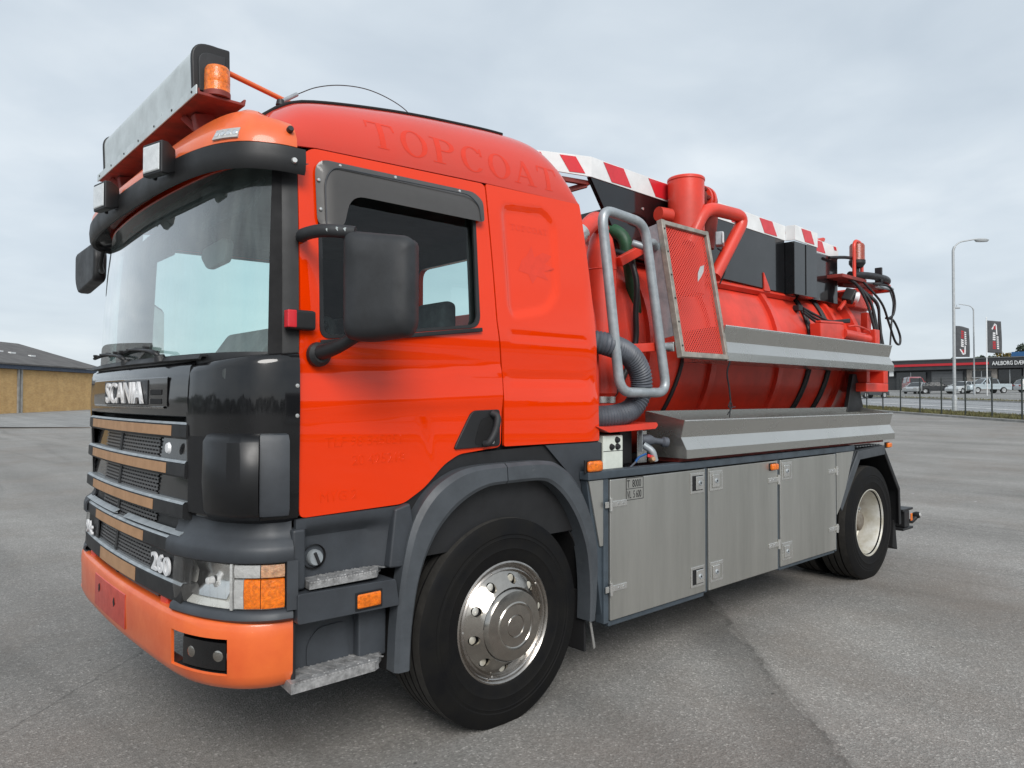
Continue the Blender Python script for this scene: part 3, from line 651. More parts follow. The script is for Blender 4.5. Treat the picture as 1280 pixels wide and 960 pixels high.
def flag(lat, dep, H, top, hgt_, wid, flip, label):
    b0 = W(lat, dep); o = empty('flagpole', b0); tag(o, label, 'flag', 'flags before the dealership')
    tube('pole', [b0 + Vector((0, 0, -0.2)), b0 + Vector((0, 0, H))], lambda i: 0.06 - 0.02 * i, 'white_paint', o, seg=8)
    lathe('finial', [(0.0, 0.12), (0.06, 0.08), (0.07, 0.0), (0.0, -0.03)], b0 + Vector((0, 0, H)), (0, 0, 1), 'white_paint', o, 10)
    def P(u, w_, off=0.0):
        x = 0.08 + u * wid; y = 0.10 * math.sin(u * 6 + w_ * 3) * u + off; z = top - w_ * hgt_ - 0.18 * u * u * math.sin(w_ * 3.1) - (0.10 * u if not flip else -0.02 + 0.28 * u * u * (1 - w_))
        return b0 + RT * x - FW * y + Vector((0, 0, z))
    n_, k_ = 10, 22
    v = [P(i / n_, j / k_) for j in range(k_ + 1) for i in range(n_ + 1)]
    f = [(j * (n_ + 1) + i, j * (n_ + 1) + i + 1, (j + 1) * (n_ + 1) + i + 1, (j + 1) * (n_ + 1) + i) for j in range(k_) for i in range(n_)]
    cl = mk('flag_cloth', v, f, 'flag_cloth', o, ang=180)
    cl.modifiers.new('s', 'SOLIDIFY').thickness = 0.01
    def patch(name, pts, m):
        # prints sewn on the cloth: quads in (u, w)
        vv = [P(u, w_, 0.014) for u, w_ in pts]; mk(name, vv, [tuple(range(len(vv)))], m, cl, smooth=False, solid=0.004)
    fl = (lambda w_: 1 - w_) if flip else (lambda w_: w_)
    for k in range(5):
        a = 0.10 + k * 0.05
        patch('logo_arc', [(0.28 + 0.05 * k, fl(0.25 - 0.035 * k - 0.02 * (k > 2))), (0.36 + 0.05 * k, fl(0.27 - 0.035 * k)), (0.44 + 0.05 * k, fl(0.235 - 0.035 * k)), (0.36 + 0.05 * k, fl(0.215 - 0.035 * k))], 'flag_white')
    patch('logo_stroke', [(0.62, fl(0.10)), (0.70, fl(0.10)), (0.74, fl(0.40)), (0.66, fl(0.40))], 'flag_white')
    patch('logo_stroke', [(0.45, fl(0.17)), (0.60, fl(0.13)), (0.62, fl(0.24)), (0.47, fl(0.26))], 'flag_red')
    for k in range(4): patch('letter', [(0.40, fl(0.35 + k * .065)), (0.60, fl(0.345 + k * .065)), (0.60, fl(0.39 + k * .065)), (0.40, fl(0.395 + k * .065))], 'flag_white')
    for k in range(4): patch('letter', [(0.40, fl(0.63 + k * .065)), (0.61, fl(0.625 + k * .065)), (0.61, fl(0.67 + k * .065)), (0.40, fl(0.675 + k * .065))], 'flag_red')
    for k in range(7): patch('letter', [(0.68, fl(0.45 + k * .062)), (0.80, fl(0.447 + k * .062)), (0.80, fl(0.485 + k * .062)), (0.68, fl(0.49 + k * .062))], 'flag_white')
flag(47.6, 78.0, 7.85, 7.55, 3.35, 1.45, True, 'dark banner flag on a pole behind the tall street lamp')
flag(51.0, 78.0, 8.35, 8.1, 3.45, 1.5, False, 'dark banner flag on a free standing white pole near the pickup')

# ------------------------------------------------------------------ cars
mat('car_glass', (0.018, 0.020, 0.022), 0.12, coat=0.5, var=0.1)
def carpaint(n_, c): mat(n_, c, 0.32, metal=0.25, coat=0.8, var=0.05)
carpaint('car_dark', (0.055, 0.060, 0.066)); carpaint('car_silver', (0.42, 0.44, 0.45)); carpaint('car_black', (0.03, 0.032, 0.036)); carpaint('car_white', (0.62, 0.65, 0.66)); carpaint('car_pale', (0.50, 0.58, 0.62)); carpaint('car_red', (0.33, 0.02, 0.03))
mat('car_plastic', (0.02, 0.02, 0.022), 0.6); mat('tail_red', (0.35, 0.01, 0.01), 0.3)
KINDS = {   # side outline of the body (x from the nose back, z) and of the glasshouse
 'hatch': (4.3, 1.8, [(0, .35), (.02, .62), (.25, .78), (1.1, .93), (1.25, .96), (4.15, .98), (4.28, .85), (4.3, .4)], [(1.15, .94), (1.85, 1.42), (2.3, 1.49), (3.4, 1.47), (3.75, 1.38), (4.2, .96)]),
 'suv': (4.5, 1.85, [(0, .4), (.03, .75), (.25, .92), (1.2, 1.05), (1.3, 1.08), (4.35, 1.1), (4.47, .95), (4.5, .45)], [(1.2, 1.06), (1.9, 1.58), (2.4, 1.66), (3.8, 1.64), (4.1, 1.55), (4.42, 1.08)]),
 'sedan': (4.7, 1.82, [(0, .35), (.02, .62), (.25, .76), (1.3, .90), (1.4, .93), (3.9, .98), (4.6, .96), (4.7, .8), (4.7, .4)], [(1.3, .92), (2.1, 1.38), (2.5, 1.44), (3.1, 1.43), (4.1, .98)]),
 'pickup': (5.3, 1.9, [(0, .5), (.03, .85), (.25, 1.02), (1.4, 1.12), (1.5, 1.15), (3.6, 1.16), (5.2, 1.16), (5.3, 1.1), (5.3, .55)], [(1.45, 1.13), (2.15, 1.72), (2.5, 1.80), (3.4, 1.79), (3.6, 1.68), (3.72, 1.15)]),
 'van': (5.0, 2.0, [(0, .4), (.03, .8), (.2, 1.05), (.7, 1.25), (.85, 1.3), (4.9, 1.3), (5.0, 1.2), (5.0, .4)], [(.75, 1.28), (1.3, 1.95), (1.7, 2.15), (4.8, 2.15), (4.95, 2.05), (4.98, 1.3)]),
}
def car(kind, paint, lat, dep, head, label):
    Ln, Wd, body, glass = KINDS[kind]; b0 = W(lat, dep, 0.035)
    o = empty('parked_car' if kind not in ('pickup', 'van') else ('pickup_truck' if kind == 'pickup' else 'delivery_van'), b0, 0)
    tag(o, label, {'pickup': 'pickup', 'van': 'van'}.get(kind, 'car'), 'cars across the road')
    X = (RT * math.cos(head) + FW * math.sin(head)); Y = Vector((-X[1], X[0], 0))
    def P(x, y, z): return b0 + X * (x - Ln / 2) + Y * y + Vector((0, 0, z))
    axl = (0.17 * Ln + 0.05, 0.80 * Ln) ; rw = 0.33 if kind != 'pickup' else 0.39
    low = []
    zb_ = body[0][1] - 0.08
    for x0 in axl[::-1]:
        low += [(x0 + rw * 1.15 * math.cos(a), 0.33 + rw * 1.15 * math.sin(a)) for a in [math.pi * q / 8 for q in range(9)] if 0.33 + rw * 1.15 * math.sin(a) > zb_] 
    outline = body + [(Ln - 0.05, zb_)] + low + [(0.05, zb_)]
    n_ = len(outline); v = []; rows = [(-1.0, 0.0), (-0.93, 1.0), (0.93, 1.0), (1.0, 0.0)]
    v2, ft = tri(outline, (), 0.4)
    # body: outline extruded with rounded shoulders
    loops = [(-Wd / 2, 0.97), (-Wd / 2 * 0.94, 1.0), (Wd / 2 * 0.94, 1.0), (Wd / 2, 0.97)]
    cx, cz = Ln / 2, 0.7
    for y, s in loops:
        for x, z in outline: v.append(P(cx + (x - cx) * s, y, cz + (z - cz) * s if z > 0.7 else z))
    f = []
    for q in range(3):
        for i in range(n_): f.append((q * n_ + i, q * n_ + (i + 1) % n_, (q + 1) * n_ + (i + 1) % n_, (q + 1) * n_ + i))
    base = len(v)
    for y, s in ((-Wd / 2, 0.97), (Wd / 2, 0.97)):
        b_ = len(v); v += [P(cx + (p[0] - cx) * s, y, cz + (p[1] - cz) * s if p[1] > 0.7 else p[1]) for p in v2]; f += [tuple(b_ + i for i in t_) for t_ in ft]
    bm = bmesh.new(); vv = [bm.verts.new(p) for p in v]
    for q in f:
        try: bm.faces.new([vv[i] for i in q])
        except ValueError: pass
    bmesh.ops.remove_doubles(bm, verts=bm.verts, dist=0.002); bmesh.ops.recalc_face_normals(bm, faces=bm.faces)
    me = bpy.data.meshes.new('body'); bm.to_mesh(me); bm.free(); me.materials.append(MATS[paint]); bo = bpy.data.objects.new('body', me); col.objects.link(bo); tr_parent(bo, o)
    for p in me.polygons: p.use_smooth = True
    me.set_sharp_from_angle(angle=R(40))
    # glasshouse (dark glass) with a painted roof and pillars
    k_ = len(glass); v = []
    for y, s in ((-1, 1), (1, 1)):
        for x, z in glass:
            t_ = (z - glass[0][1]) / (max(q[1] for q in glass) - glass[0][1]); v.append(P(x, y * (Wd / 2 - 0.06 - 0.20 * t_), z))
    f = [tuple(range(k_)), tuple(range(2 * k_ - 1, k_ - 1, -1))] + [(i, (i + 1) % k_, (i + 1) % k_ + k_, i + k_) for i in range(k_)]
    mk('windows', v, fixn(v, f), 'car_glass', o, smooth=False).name = 'glasshouse'
    top = [g_ for g_ in glass if g_[1] > glass[0][1] + 0.55 * (max(q[1] for q in glass) - glass[0][1])]
    zmx = max(q[1] for q in glass); v = []
    for x, z in top:
        t_ = (z - glass[0][1]) / (zmx - glass[0][1]); hw = Wd / 2 - 0.06 - 0.20 * t_ + 0.012
        v += [P(x, -hw, z - 0.05), P(x, -hw * 0.93, z + 0.02), P(x, hw * 0.93, z + 0.02), P(x, hw, z - 0.05)]
    f = [(i * 4 + q, i * 4 + q + 1, i * 4 + q + 5, i * 4 + q + 4) for i in range(len(top) - 1) for q in range(3)]
    mk('roof', v, fixn(v, f), paint, o, ang=60)
    for side in (-1, 1):
        for a, b_ in ((0, 1), (len(glass) - 1, len(glass) - 2)):
            q0, q1 = glass[a], glass[b_]; t1 = (q1[1] - glass[0][1]) / (zmx - glass[0][1])
            bar('pillar', P(q0[0], side * (Wd / 2 - 0.05), q0[1] - 0.02), P(q1[0], side * (Wd / 2 - 0.05 - 0.20 * t1), q1[1]), 0.09, 0.05, paint, o, bev=0)
        xm = (glass[0][0] + glass[-1][0]) / 2
        bar('pillar', P(xm, side * (Wd / 2 - 0.05), glass[0][1] - 0.02), P(xm, side * (Wd / 2 - 0.235), zmx - 0.04), 0.09, 0.05, paint, o, bev=0)
        for x0 in axl:
            wl = lathe('wheel', [(0.0, -0.10), (rw, -0.10), (rw, 0.10), (rw * 0.66, 0.10), (0.0, 0.06)], P(x0, side * (Wd / 2 - 0.11), rw + 0.0), Y * side, 'car_plastic', o, 20)
            lathe('rim', [(0.0, 0.0), (rw * 0.62, 0.02), (rw * 0.62, 0.03), (rw * 0.5, 0.012), (0.0, 0.03)], P(x0, side * (Wd / 2 - 0.11) + side * 0.095, rw), Y * side, 'lamp_grey', wl, 16)
        zl = body[1][1] - 0.02
        v, f = boxvf((-0.03, -0.2, -0.07), (0.12, 0.2, 0.07)); mk('headlight', [P(0.08 + p[0], side * (Wd / 2 - 0.28) + p[1], zl + p[2] + 0.06) for p in v], f, 'lamp_chrome', o, smooth=False)
        mk('tail_light', [P(Ln - 0.07 + p[0], side * (Wd / 2 - 0.2) + p[1] * 0.7, body[-2][1] - 0.1 + p[2] * 1.2) for p in v], f, 'tail_red', o, smooth=False)
        bar('mirror', P(glass[0][0] + 0.35, side * (Wd / 2 - 0.02), glass[0][1] + 0.05), P(glass[0][0] + 0.35, side * (Wd / 2 + 0.2), glass[0][1] + 0.1), 0.1, 0.14, paint, o, bev=0)
    if kind == 'pickup':
        v, f = boxvf((3.75, -Wd / 2 + 0.12, 0.8), (Ln - 0.1, Wd / 2 - 0.12, 1.18)); mk('load_bed', [P(*p) for p in v], f, 'car_plastic', o, smooth=False)
    return o
car('hatch', 'car_dark', 39.2 - 3.0, 74.0, R(205), 'dark grey hatchback driving along the road beyond the fence')
car('sedan', 'car_silver', 51.3, 92.0, R(40), 'silver saloon parked beside the black saloon by the dealership')
car('sedan', 'car_black', 53.2, 91.0, R(160), 'black saloon parked in front of the grey dealership shutter')
car('hatch', 'car_white', 55.2, 89.0, R(25), 'white hatchback parked behind the pale pickup')
car('pickup', 'car_pale', 57.7, 88.5, R(3), 'pale silver pickup parked by the white flagpole')
car('suv', 'car_white', 65.0, 90.0, R(170), 'white off-roader parked farthest along the dealership front')
car('van', 'car_red', 58.6, 106.0, R(75), 'dark red van parked by the dealership corner')

# ------------------------------------------------------------------ dealership
mat('cladding_dark', (0.040, 0.042, 0.046), 0.55, var=0.15, vs_=1); mat('cladding_grey', (0.20, 0.20, 0.20), 0.7, var=0.15, vs_=1); mat('shutter_grey', (0.13, 0.135, 0.14), 0.6, var=0.1)
mat('sign_red', (0.50, 0.02, 0.03), 0.45, var=0.05); mat('roof_blue', (0.025, 0.11, 0.27), 0.5, var=0.1); mat('brick_pale', (0.33, 0.30, 0.27), 0.9, var=0.2, vs_=2)
A, B = W(64.0, 125), W(84.0, 101.5); fx = (B - A); fx.z = 0; FL = fx.length; fx.normalize(); fy = Vector((-fx[1], fx[0], 0))
if fy.dot(FW) < 0: fy = -fy
zd = A.z * 0.5 + B.z * 0.5 - 0.15
de_ = empty('dealership', (A + fx * FL / 2)); tag(de_, 'long low dealership with dark fascia and red stripe', 'building'); de_.location.z = zd
def fp(s, t, z): p = A + fx * s + fy * t; return Vector((p.x, p.y, zd + z))
def fbox(name, s0, s1, t0, t1, z0, z1, m, parent=de_):
    v = [fp(s, t, z) for z in (z0, z1) for s, t in ((s0, t0), (s1, t0), (s1, t1), (s0, t1))]
    return mk(name, v, fixn(v, [(0, 3, 2, 1), (4, 5, 6, 7), (0, 1, 5, 4), (1, 2, 6, 5), (2, 3, 7, 6), (3, 0, 4, 7)]), m, parent, smooth=False)
fbox('wall', 0, FL + 25, 0.5, 14, -1.5, 4.1, 'cladding_dark')
fbox('brick_bay', 12.6, 16.8, 0.2, 0.5, -1.0, 3.45, 'brick_pale')
fbox('brick_bay', 20.2, 23.6, 0.2, 0.5, -1.0, 3.45, 'cladding_grey')
fbox('fascia', 0.0, FL + 25, -0.6, 0.5, 3.5, 5.05, 'cladding_dark')
fbox('roof', -0.3, FL + 25, -0.7, 14, 5.07, 5.22, 'shutter_grey')
fbox('blue_roof', 18.2, FL + 25, 2.0, 10, 5.22, 6.05, 'roof_blue')
for s0, s1 in ((1.4, 15.9), (24.6, FL + 20)): fbox('red_stripe', s0, s1, -0.72, -0.61, 4.12, 4.5, 'sign_red')
sh = fbox('roller_shutter', 7.4, 12.0, 0.3, 0.48, -0.6, 3.3, 'shutter_grey')
for k in range(9): fbox('slat', 7.5, 11.9, 0.24, 0.29, -0.5 + k * 0.42, -0.14 + k * 0.42, 'shutter_grey', sh)
fbox('shutter_window', 7.6, 9.4, 0.20, 0.23, 0.55, 1.0, 'silver_board', sh); fbox('shutter_window', 9.8, 11.7, 0.20, 0.23, 0.55, 1.0, 'silver_board', sh)
for s0, s1, z0, z1 in ((17.0, 20.0, 0.1, 3.3), (13.4, 16.0, 2.2, 3.2), (20.9, 22.9, 1.9, 3.1), (2.0, 6.6, -0.4, 3.2), (24.2, 27.5, 0.2, 3.2)):
    w_ = fbox('window', s0, s1, 0.12, 0.19, z0, z1, 'car_glass'); fbox('mullion', (s0 + s1) / 2 - 0.05, (s0 + s1) / 2 + 0.05, 0.06, 0.11, z0, z1, 'lamp_grey', w_); fbox('sill', s0, s1, 0.02, 0.11, z0 - 0.12, z0, 'lamp_grey', w_)
fbox('notice', 21.0, 22.8, 0.08, 0.11, 2.5, 3.0, 'white_paint'); fbox('notice', 1.0, 1.7, -0.3, -0.25, 2.6, 3.6, 'white_paint')
sg = text('sign_lettering', 'AALBORG DÆKCENTER A/S', 0.86, fp(16.4, -0.75, 3.98), fx, (0, 0, 1), 'white_paint', de_, sx=0.70, extrude=0.03, bold=0.012)
# trees and mast behind the roofs
mat('leaf_far', (0.055, 0.075, 0.045), 0.9, var=0.5, vs_=0.8); mat('bark', (0.06, 0.05, 0.04), 0.9)
mat('leaf_autumn', (0.20, 0.15, 0.035), 0.9, var=0.4, vs_=0.8)
def tree(lat, dep, H, rad, m, label):
    b0 = W(lat, dep); o = empty('far_tree', b0); tag(o, label, 'tree', 'trees behind the dealership')
    tube('trunk', [b0 + Vector((0, 0, -0.3)), b0 + Vector((0.1, 0, H * 0.45)), b0 + Vector((0, 0.1, H * 0.8))], lambda i: 0.25 - 0.08 * i, 'bark', o, seg=7)
    v = []; f = []
    cl = [(Vector((random.gauss(0, rad * .45), random.gauss(0, rad * .45), H * 0.62 + random.uniform(-.25, .38) * H)), random.uniform(.25, .5) * rad) for _ in range(14)]
    for c_, r_ in cl:
        for _ in range(70):
            d = Vector((random.gauss(0, 1), random.gauss(0, 1), random.gauss(0, 1))).normalized() * r_ * random.uniform(.4, 1.05); p = b0 + c_ + d
            a = Vector((random.gauss(0, 1), random.gauss(0, 1), random.gauss(0, 1))).normalized() * 0.32; b_ = a.orthogonal().normalized() * 0.22; s = len(v)
            v += [p - a, p + b_, p + a, p - b_]; f.append((s, s + 1, s + 2, s + 3))
    mk('crown', v, f, m, o, smooth=False)
tree(76, 135, 4.6, 2.3, 'leaf_far', 'dark green treetop showing over the plain dark end of the dealership roof')
tree(80.5, 136, 4.9, 2.6, 'leaf_far', 'dark green treetop showing above the red stripe behind the dealership')
tree(92, 140, 5.6, 2.0, 'leaf_far', 'small dark treetop between the two flags behind the dealership')
tree(98.5, 139, 7.6, 2.8, 'leaf_far', 'taller dark tree rising above the blue roof')
tree(95.0, 139.5, 6.4, 2.6, 'leaf_autumn', 'yellowing treetop showing over the blue roof')

# what the paintwork mirrors: a wooded edge and a hall on the far side of the yard, behind the photographer
v = []; f = []
for k in range(5200):
    an = R(random.uniform(0, 245)); p0 = Vector((math.cos(-an), math.sin(-an))) ; rr_ = random.uniform(88, 108)
    x, y = CAM[0] + p0[0] * rr_, CAM[1] + p0[1] * rr_
    top = 5.2 + 2.0 * math.sin(an * 7) + 1.3 * math.sin(an * 17 + 1) + 0.9 * math.sin(an * 41)
    p = Vector((x, y, hgt(x, y) + random.uniform(0.0, 1.0) * max(2.0, top))); q1 = Vector((random.gauss(0, 1), random.gauss(0, 1), random.gauss(0, 1))).normalized() * 1.1; q2 = q1.orthogonal().normalized() * 0.8; s = len(v)
    v += [p - q1, p + q2, p + q1, p - q2]; f.append((s, s + 1, s + 2, s + 3))
tag(mk('treeline', v, f, 'leaf_far', None, smooth=False), 'dark wooded edge on the far side of the yard', 'treeline', kind='stuff')
hl_ = empty('storage_hall', (CAM[0] + 34, CAM[1] - 62, 0)); tag(hl_, 'long low grey storage hall on the far side of the yard', 'hall'); hl_.location.z = hgt(hl_.location.x, hl_.location.y)
hx, hy, hz_ = hl_.location
v, f = boxvf((hx - 22, hy - 8, hz_ - 0.5), (hx + 22, hy + 8, hz_ + 5.0)); mk('wall', v, f, 'cladding_grey', hl_, smooth=False)
v = [(hx - 22.5, hy - 8.5, hz_ + 5.0), (hx + 22.5, hy - 8.5, hz_ + 5.0), (hx + 22.5, hy + 8.5, hz_ + 5.0), (hx - 22.5, hy + 8.5, hz_ + 5.0), (hx - 22.5, hy, hz_ + 7.0), (hx + 22.5, hy, hz_ + 7.0)]; mk('roof', v, fixn(v, [(0, 1, 5, 4), (2, 3, 4, 5), (0, 4, 3), (1, 2, 5), (0, 3, 2, 1)]), 'roof_grey', hl_, smooth=False)
for k in range(4):
    x = hx - 16 + k * 10.5; v, f = boxvf((x - 2, hy + 8.02, hz_), (x + 2, hy + 8.12, hz_ + 4.0)); mk('gate', v, f, 'shutter_grey', hl_, smooth=False)

# ================================================================== the truck
TR = empty('tanker_truck', (1.8, 1.25, 0)); tag(TR, 'orange red suction tanker truck with black grille, steel side lockers and striped top rail', 'truck')
# ---- cab side surface: y as a function of (x, z), then the roof
ZS = [(-1.2, 2.665), (-1.0, 2.69), (-0.06, 2.728), (0.7, 2.745)]
ZT = smooth_tab([(-1.24, 2.74), (-1.17, 2.83), (-1.08, 2.915), (-0.92, 2.99), (-0.46, 3.072), (0.0, 3.12), (0.25, 3.135), (0.40, 3.13), (0.49, 3.10), (0.565, 3.03), (0.618, 2.91), (0.650, 2.755)])
RY = 0.34
def y_low(x, z):
    """flat lower side leaning in above the belt line"""
    t = max(0.0, z - 1.93); y = 0.06 + 0.075 * (t / 0.8) ** 1.25
    y += 0.010 * sst(1.60, 1.74, z) * (1 - sst(1.74, 1.93, z))       # shallow waist hollow
    y += 0.025 * sst(0.60, 0.80, x) ** 2                               # turns in at the rear corner
    return y
def y_roof(x, z):
    zs, zt = lerp_tab(ZS, x), lerp_tab(ZT, x)
    if z <= zs: return y_low(x, z)
    s = min(1.0, (z - zs) / max(0.02, zt - zs)); return y_low(x, zs) + RY * (1 - math.sqrt(max(0.0, 1 - s * s)))
def door_y(x, z):
    y = y_low(x, z)
    # pressed edge running round the handle and arch
    d = 0.004 * (sst(-0.46, -0.40, x + 0.25 * (z - 1.3)) * (1 - sst(1.56, 1.60, z)))
    l1, l2 = 1.69 + 0.085 * (x + 1.1), 1.575 + 0.06 * (x + 1.1)
    y -= 0.006 * (sst(l2 - 0.05, l2 + 0.01, z) - sst(l1 - 0.014, l1 + 0.014, z)) * (0.35 + 0.65 * sst(-1.1, -0.7, x))
    return y + d
DOOR = fillet([(-1.098, 1.145), (-0.60, 1.156), (-0.49, 1.215), (-0.365, 1.32), (-0.28, 1.362), (-0.015, 1.385), (-0.004, 1.72), (-0.045, 2.025), (-0.066, 2.722), (-1.02, 2.685), (-1.085, 2.625), (-1.092, 2.24), (-1.098, 1.82)], 0.03, 4, True)
WIN = fillet([(-1.015, 1.872), (-0.152, 1.978), (-0.140, 2.62), (-1.000, 2.605)], 0.06, 5, True)
REAR = fillet([(0.004, 1.386), (0.752, 1.386), (0.735, 1.75), (0.70, 2.18), (0.662, 2.63), (0.648, 2.745), (-0.058, 2.725), (-0.037, 2.025), (0.006, 1.72)], 0.012, 3, True)
PAN = fillet([(0.03, 2.64), (0.36, 2.672), (0.44, 2.60), (0.425, 2.20), (0.33, 2.09), (0.06, 2.035), (0.035, 2.10)], 0.07, 5, True)
PAND = [Vector(p) for p in dense(PAN, 0.012)]
def rear_y(x, z):
    y = y_low(x, z)
    if inside((x, z), PAN):
        q_ = Vector((x, z)); d = min((q_ - p_).length for p_ in PAND); y += 0.016 * sst(0.0, 0.035, d)
    y += 0.004 * (sst(1.70, 1.715, z) - sst(1.745, 1.76, z)) * sst(0.03, 0.06, x) * (1 - sst(0.60, 0.66, x))
    y += 0.004 * (sst(1.93, 1.945, z) - sst(1.965, 1.98, z)) * sst(0.03, 0.06, x) * (1 - sst(0.60, 0.66, x))
    return y
cab = None
def both(fn):
    fn(lambda y: y, (0, -1, 0)); fn(lambda y: 2.5 - y, (0, 1, 0))
# roof shell is the cab's body mesh
def roof_mesh():
    xs = [-1.24 + (0.65 + 1.24) * i / 70 for i in range(71)]; v = []; f = []; m = 28
    for x in xs:
        zs, zt = lerp_tab(ZS, x), lerp_tab(ZT, x); y0 = y_low(x, zs); row = []
        for k in range(m + 1):
            th = math.pi / 2 * k / m; row.append((x, y0 + RY * (1 - math.cos(th)), zs + max(0.004, zt - zs) * math.sin(th)))
        v += row + [(a, 2.5 - b, c) for a, b, c in row[::-1]]
    w = 2 * (m + 1)
    for i in range(len(xs) - 1):
        for k in range(w - 1): f.append((i * w + k, i * w + k + 1, (i + 1) * w + k + 1, (i + 1) * w + k))
    return v, f
v, f = roof_mesh(); cab = mk('cab', v, [t[::-1] for t in f] if False else fixn(v, f), 'paint_faded_dim', TR, ang=60, solid=0.012)
cab['label'] = 'bright orange red sleeper cab with faded lettering'
both(lambda Y, o: panel('rear_side_panel', REAR, (), lambda x, z: (x, Y(rear_y(x, z)), z), 'paint', cab, 0.018, 0.015, o, 40))
def mkdoor(Y, o):
    d = panel('door', DOOR, (WIN,), lambda x, z: (x, Y(door_y(x, z)), z), 'paint', TR, 0.021, 0.025, o, 40)
    panel('door_seal', fillet([(-1.094, 1.149), (-0.60, 1.16), (-0.30, 1.36), (0.0, 1.38), (0.0, 1.72), (-0.04, 2.02), (-0.06, 2.73), (-1.03, 2.69), (-1.09, 2.62)], 0.03, 4, True), (WIN,), lambda x, z: (x, Y(y_low(x, z) + 0.03), z), 'deep_black', d, 0.10, 0.01, o)
    panel('window_pane', WIN, (), lambda x, z: (x, Y(y_low(x, z) + 0.022), z), 'side_glass', d, 0.15, 0.0, o)
    # black rubber line round the glass
    v = []; ring_o = WIN; c = Vector((-0.58, 2.25)); f = []
    n_ = len(WIN)
    for p in WIN:
        q = Vector(p[:2]); i_ = q + (c - q).normalized() * 0.022
        v += [(q[0], Y(y_low(q[0], q[1]) + 0.008), q[1]), (i_[0], Y(y_low(i_[0], i_[1]) + 0.010), i_[1])]
    f = [(2 * i, 2 * i + 1, 2 * ((i + 1) % n_) + 1, 2 * ((i + 1) % n_)) for i in range(n_)]
    mk('window_rubber', v, fixn(v, f), 'matte_black', d, solid=0.012)
    panel('door_lining', fillet([(-1.06, 1.2), (-0.05, 1.4), (-0.05, 2.0), (-0.08, 2.66), (-1.0, 2.65)], 0.02, 3, True), (WIN,), lambda x, z: (x, Y(y_low(x, z) + 0.075), z), 'cab_liner', d, 0.12, 0.01, o)
    return d
doors = []
both(lambda Y, o: doors.append(mkdoor(Y, o)))
door = doors[0]
panel('rear_lining', [(-0.03, 1.3), (0.62, 1.3), (0.55, 2.7), (-0.05, 2.68)], (), lambda x, z: (x, y_low(x, z) + 0.06, z), 'cab_liner', cab, 0.2, 0.01)
panel('rear_lining', [(-0.03, 1.3), (0.62, 1.3), (0.55, 2.7), (-0.05, 2.68)], (), lambda x, z: (x, 2.44 - y_low(x, z), z), 'cab_liner', cab, 0.2, 0.01, (0, 1, 0))
# back wall of the cab
RW = fillet([(0.82, 2.05), (1.68, 2.05), (1.68, 2.56), (0.82, 2.56)], 0.08, 5, True)
panel('back_wall', [(0.14, 1.2), (2.36, 1.2), (2.34, 2.74), (0.16, 2.74)], (RW,), lambda y, z: (0.64, y, z), 'paint', cab, 0.2, 0.04, (1, 0, 0))
panel('back_window', RW, (), lambda y, z: (0.615, y, z), 'side_glass', cab, 0.3, 0.0, (1, 0, 0))
panel('back_lining', [(0.16, 1.25), (2.34, 1.25), (2.32, 2.70), (0.18, 2.70)], (RW,), lambda y, z: (0.596, y, z), 'cab_liner', cab, 0.2, 0.01, (1, 0, 0))
box('cab_floor', (-1.28, 0.12, 1.18), (0.66, 2.38, 1.25), 'deep_black', cab, 0)
box('roof_lining', (-1.15, 0.20, 2.68), (0.58, 2.30, 2.70), 'cab_liner', cab, 0)
# wind deflector over the door window
DEF = fillet([(-1.014, 2.345), (-1.014, 2.64), (-0.112, 2.662), (-0.112, 2.508), (-0.16, 2.508), (-0.86, 2.505), (-0.905, 2.345)], 0.07, 6, True)
dfl = panel('wind_deflector', DEF, (), lambda x, z: (x, y_low(x, z) - 0.012 - 0.022 * sst(0.0, 0.06, min(2.66 - z + 0.02 * 0, x + 1.01)), z), 'visor_tint', door, 0.03, 0.004)
tube('deflector_ridge', [(x, y_low(x, z) - 0.037, z) for x, z in fillet([(-0.985, 2.35), (-0.983, 2.55), (-0.94, 2.612), (-0.20, 2.632), (-0.14, 2.585), (-0.135, 2.515)], 0.05, 5)], 0.003, 'grey_plastic', dfl, seg=6)
for x, z in ((-1.0, 2.42), (-1.003, 2.545), (-0.90, 2.628), (-0.62, 2.636), (-0.25, 2.644), (-0.122, 2.52)):
    lathe('clip_screw', [(0.0, 0.012), (0.007, 0.010), (0.008, 0.0)], (x, y_low(x, z) - 0.014, z), (0, -1, 0), 'steel_fit', dfl, 8)
# handle
HP = fillet([(-0.315, 1.386), (-0.305, 1.41), (-0.215, 1.555), (-0.19, 1.570), (-0.030, 1.574), (-0.028, 1.392)], 0.018, 4, True)
hn = prism('door_handle', HP, 0.052, 0.068, 'matte_black', door, 0.005)
panel('handle_recess', fillet([(-0.20, 1.40), (-0.155, 1.53), (-0.07, 1.545), (-0.06, 1.40)], 0.03, 4, True), (), lambda x, z: (x, 0.0505, z), 'deep_black', hn, 0.05, 0.001)
tube('handle_grip', [(-0.085, 0.050, 1.555), (-0.075, 0.018, 1.535), (-0.095, 0.012, 1.47), (-0.125, 0.022, 1.415), (-0.135, 0.048, 1.405)], 0.017, 'mirror_shell', hn, seg=10, smooth_path=5)
lathe('key_lock', [(0.0, 0.006), (0.012, 0.006), (0.014, 0.0)], (-0.088, 0.046, 1.415), (0, -1, 0), 'steel_fit', hn, 12)
# belt line of the window
bar('window_sill_strip', (-1.012, 0.050, 1.860), (-0.150, 0.050, 1.967), 0.012, 0.020, 'matte_black', door, 0.003)
# pressed swage on door: raised shallow ridge lines
for pts in ([(-1.07, 1.70), (-0.02, 1.752)], [(-1.07, 1.60), (-0.02, 1.66)]):
    pass
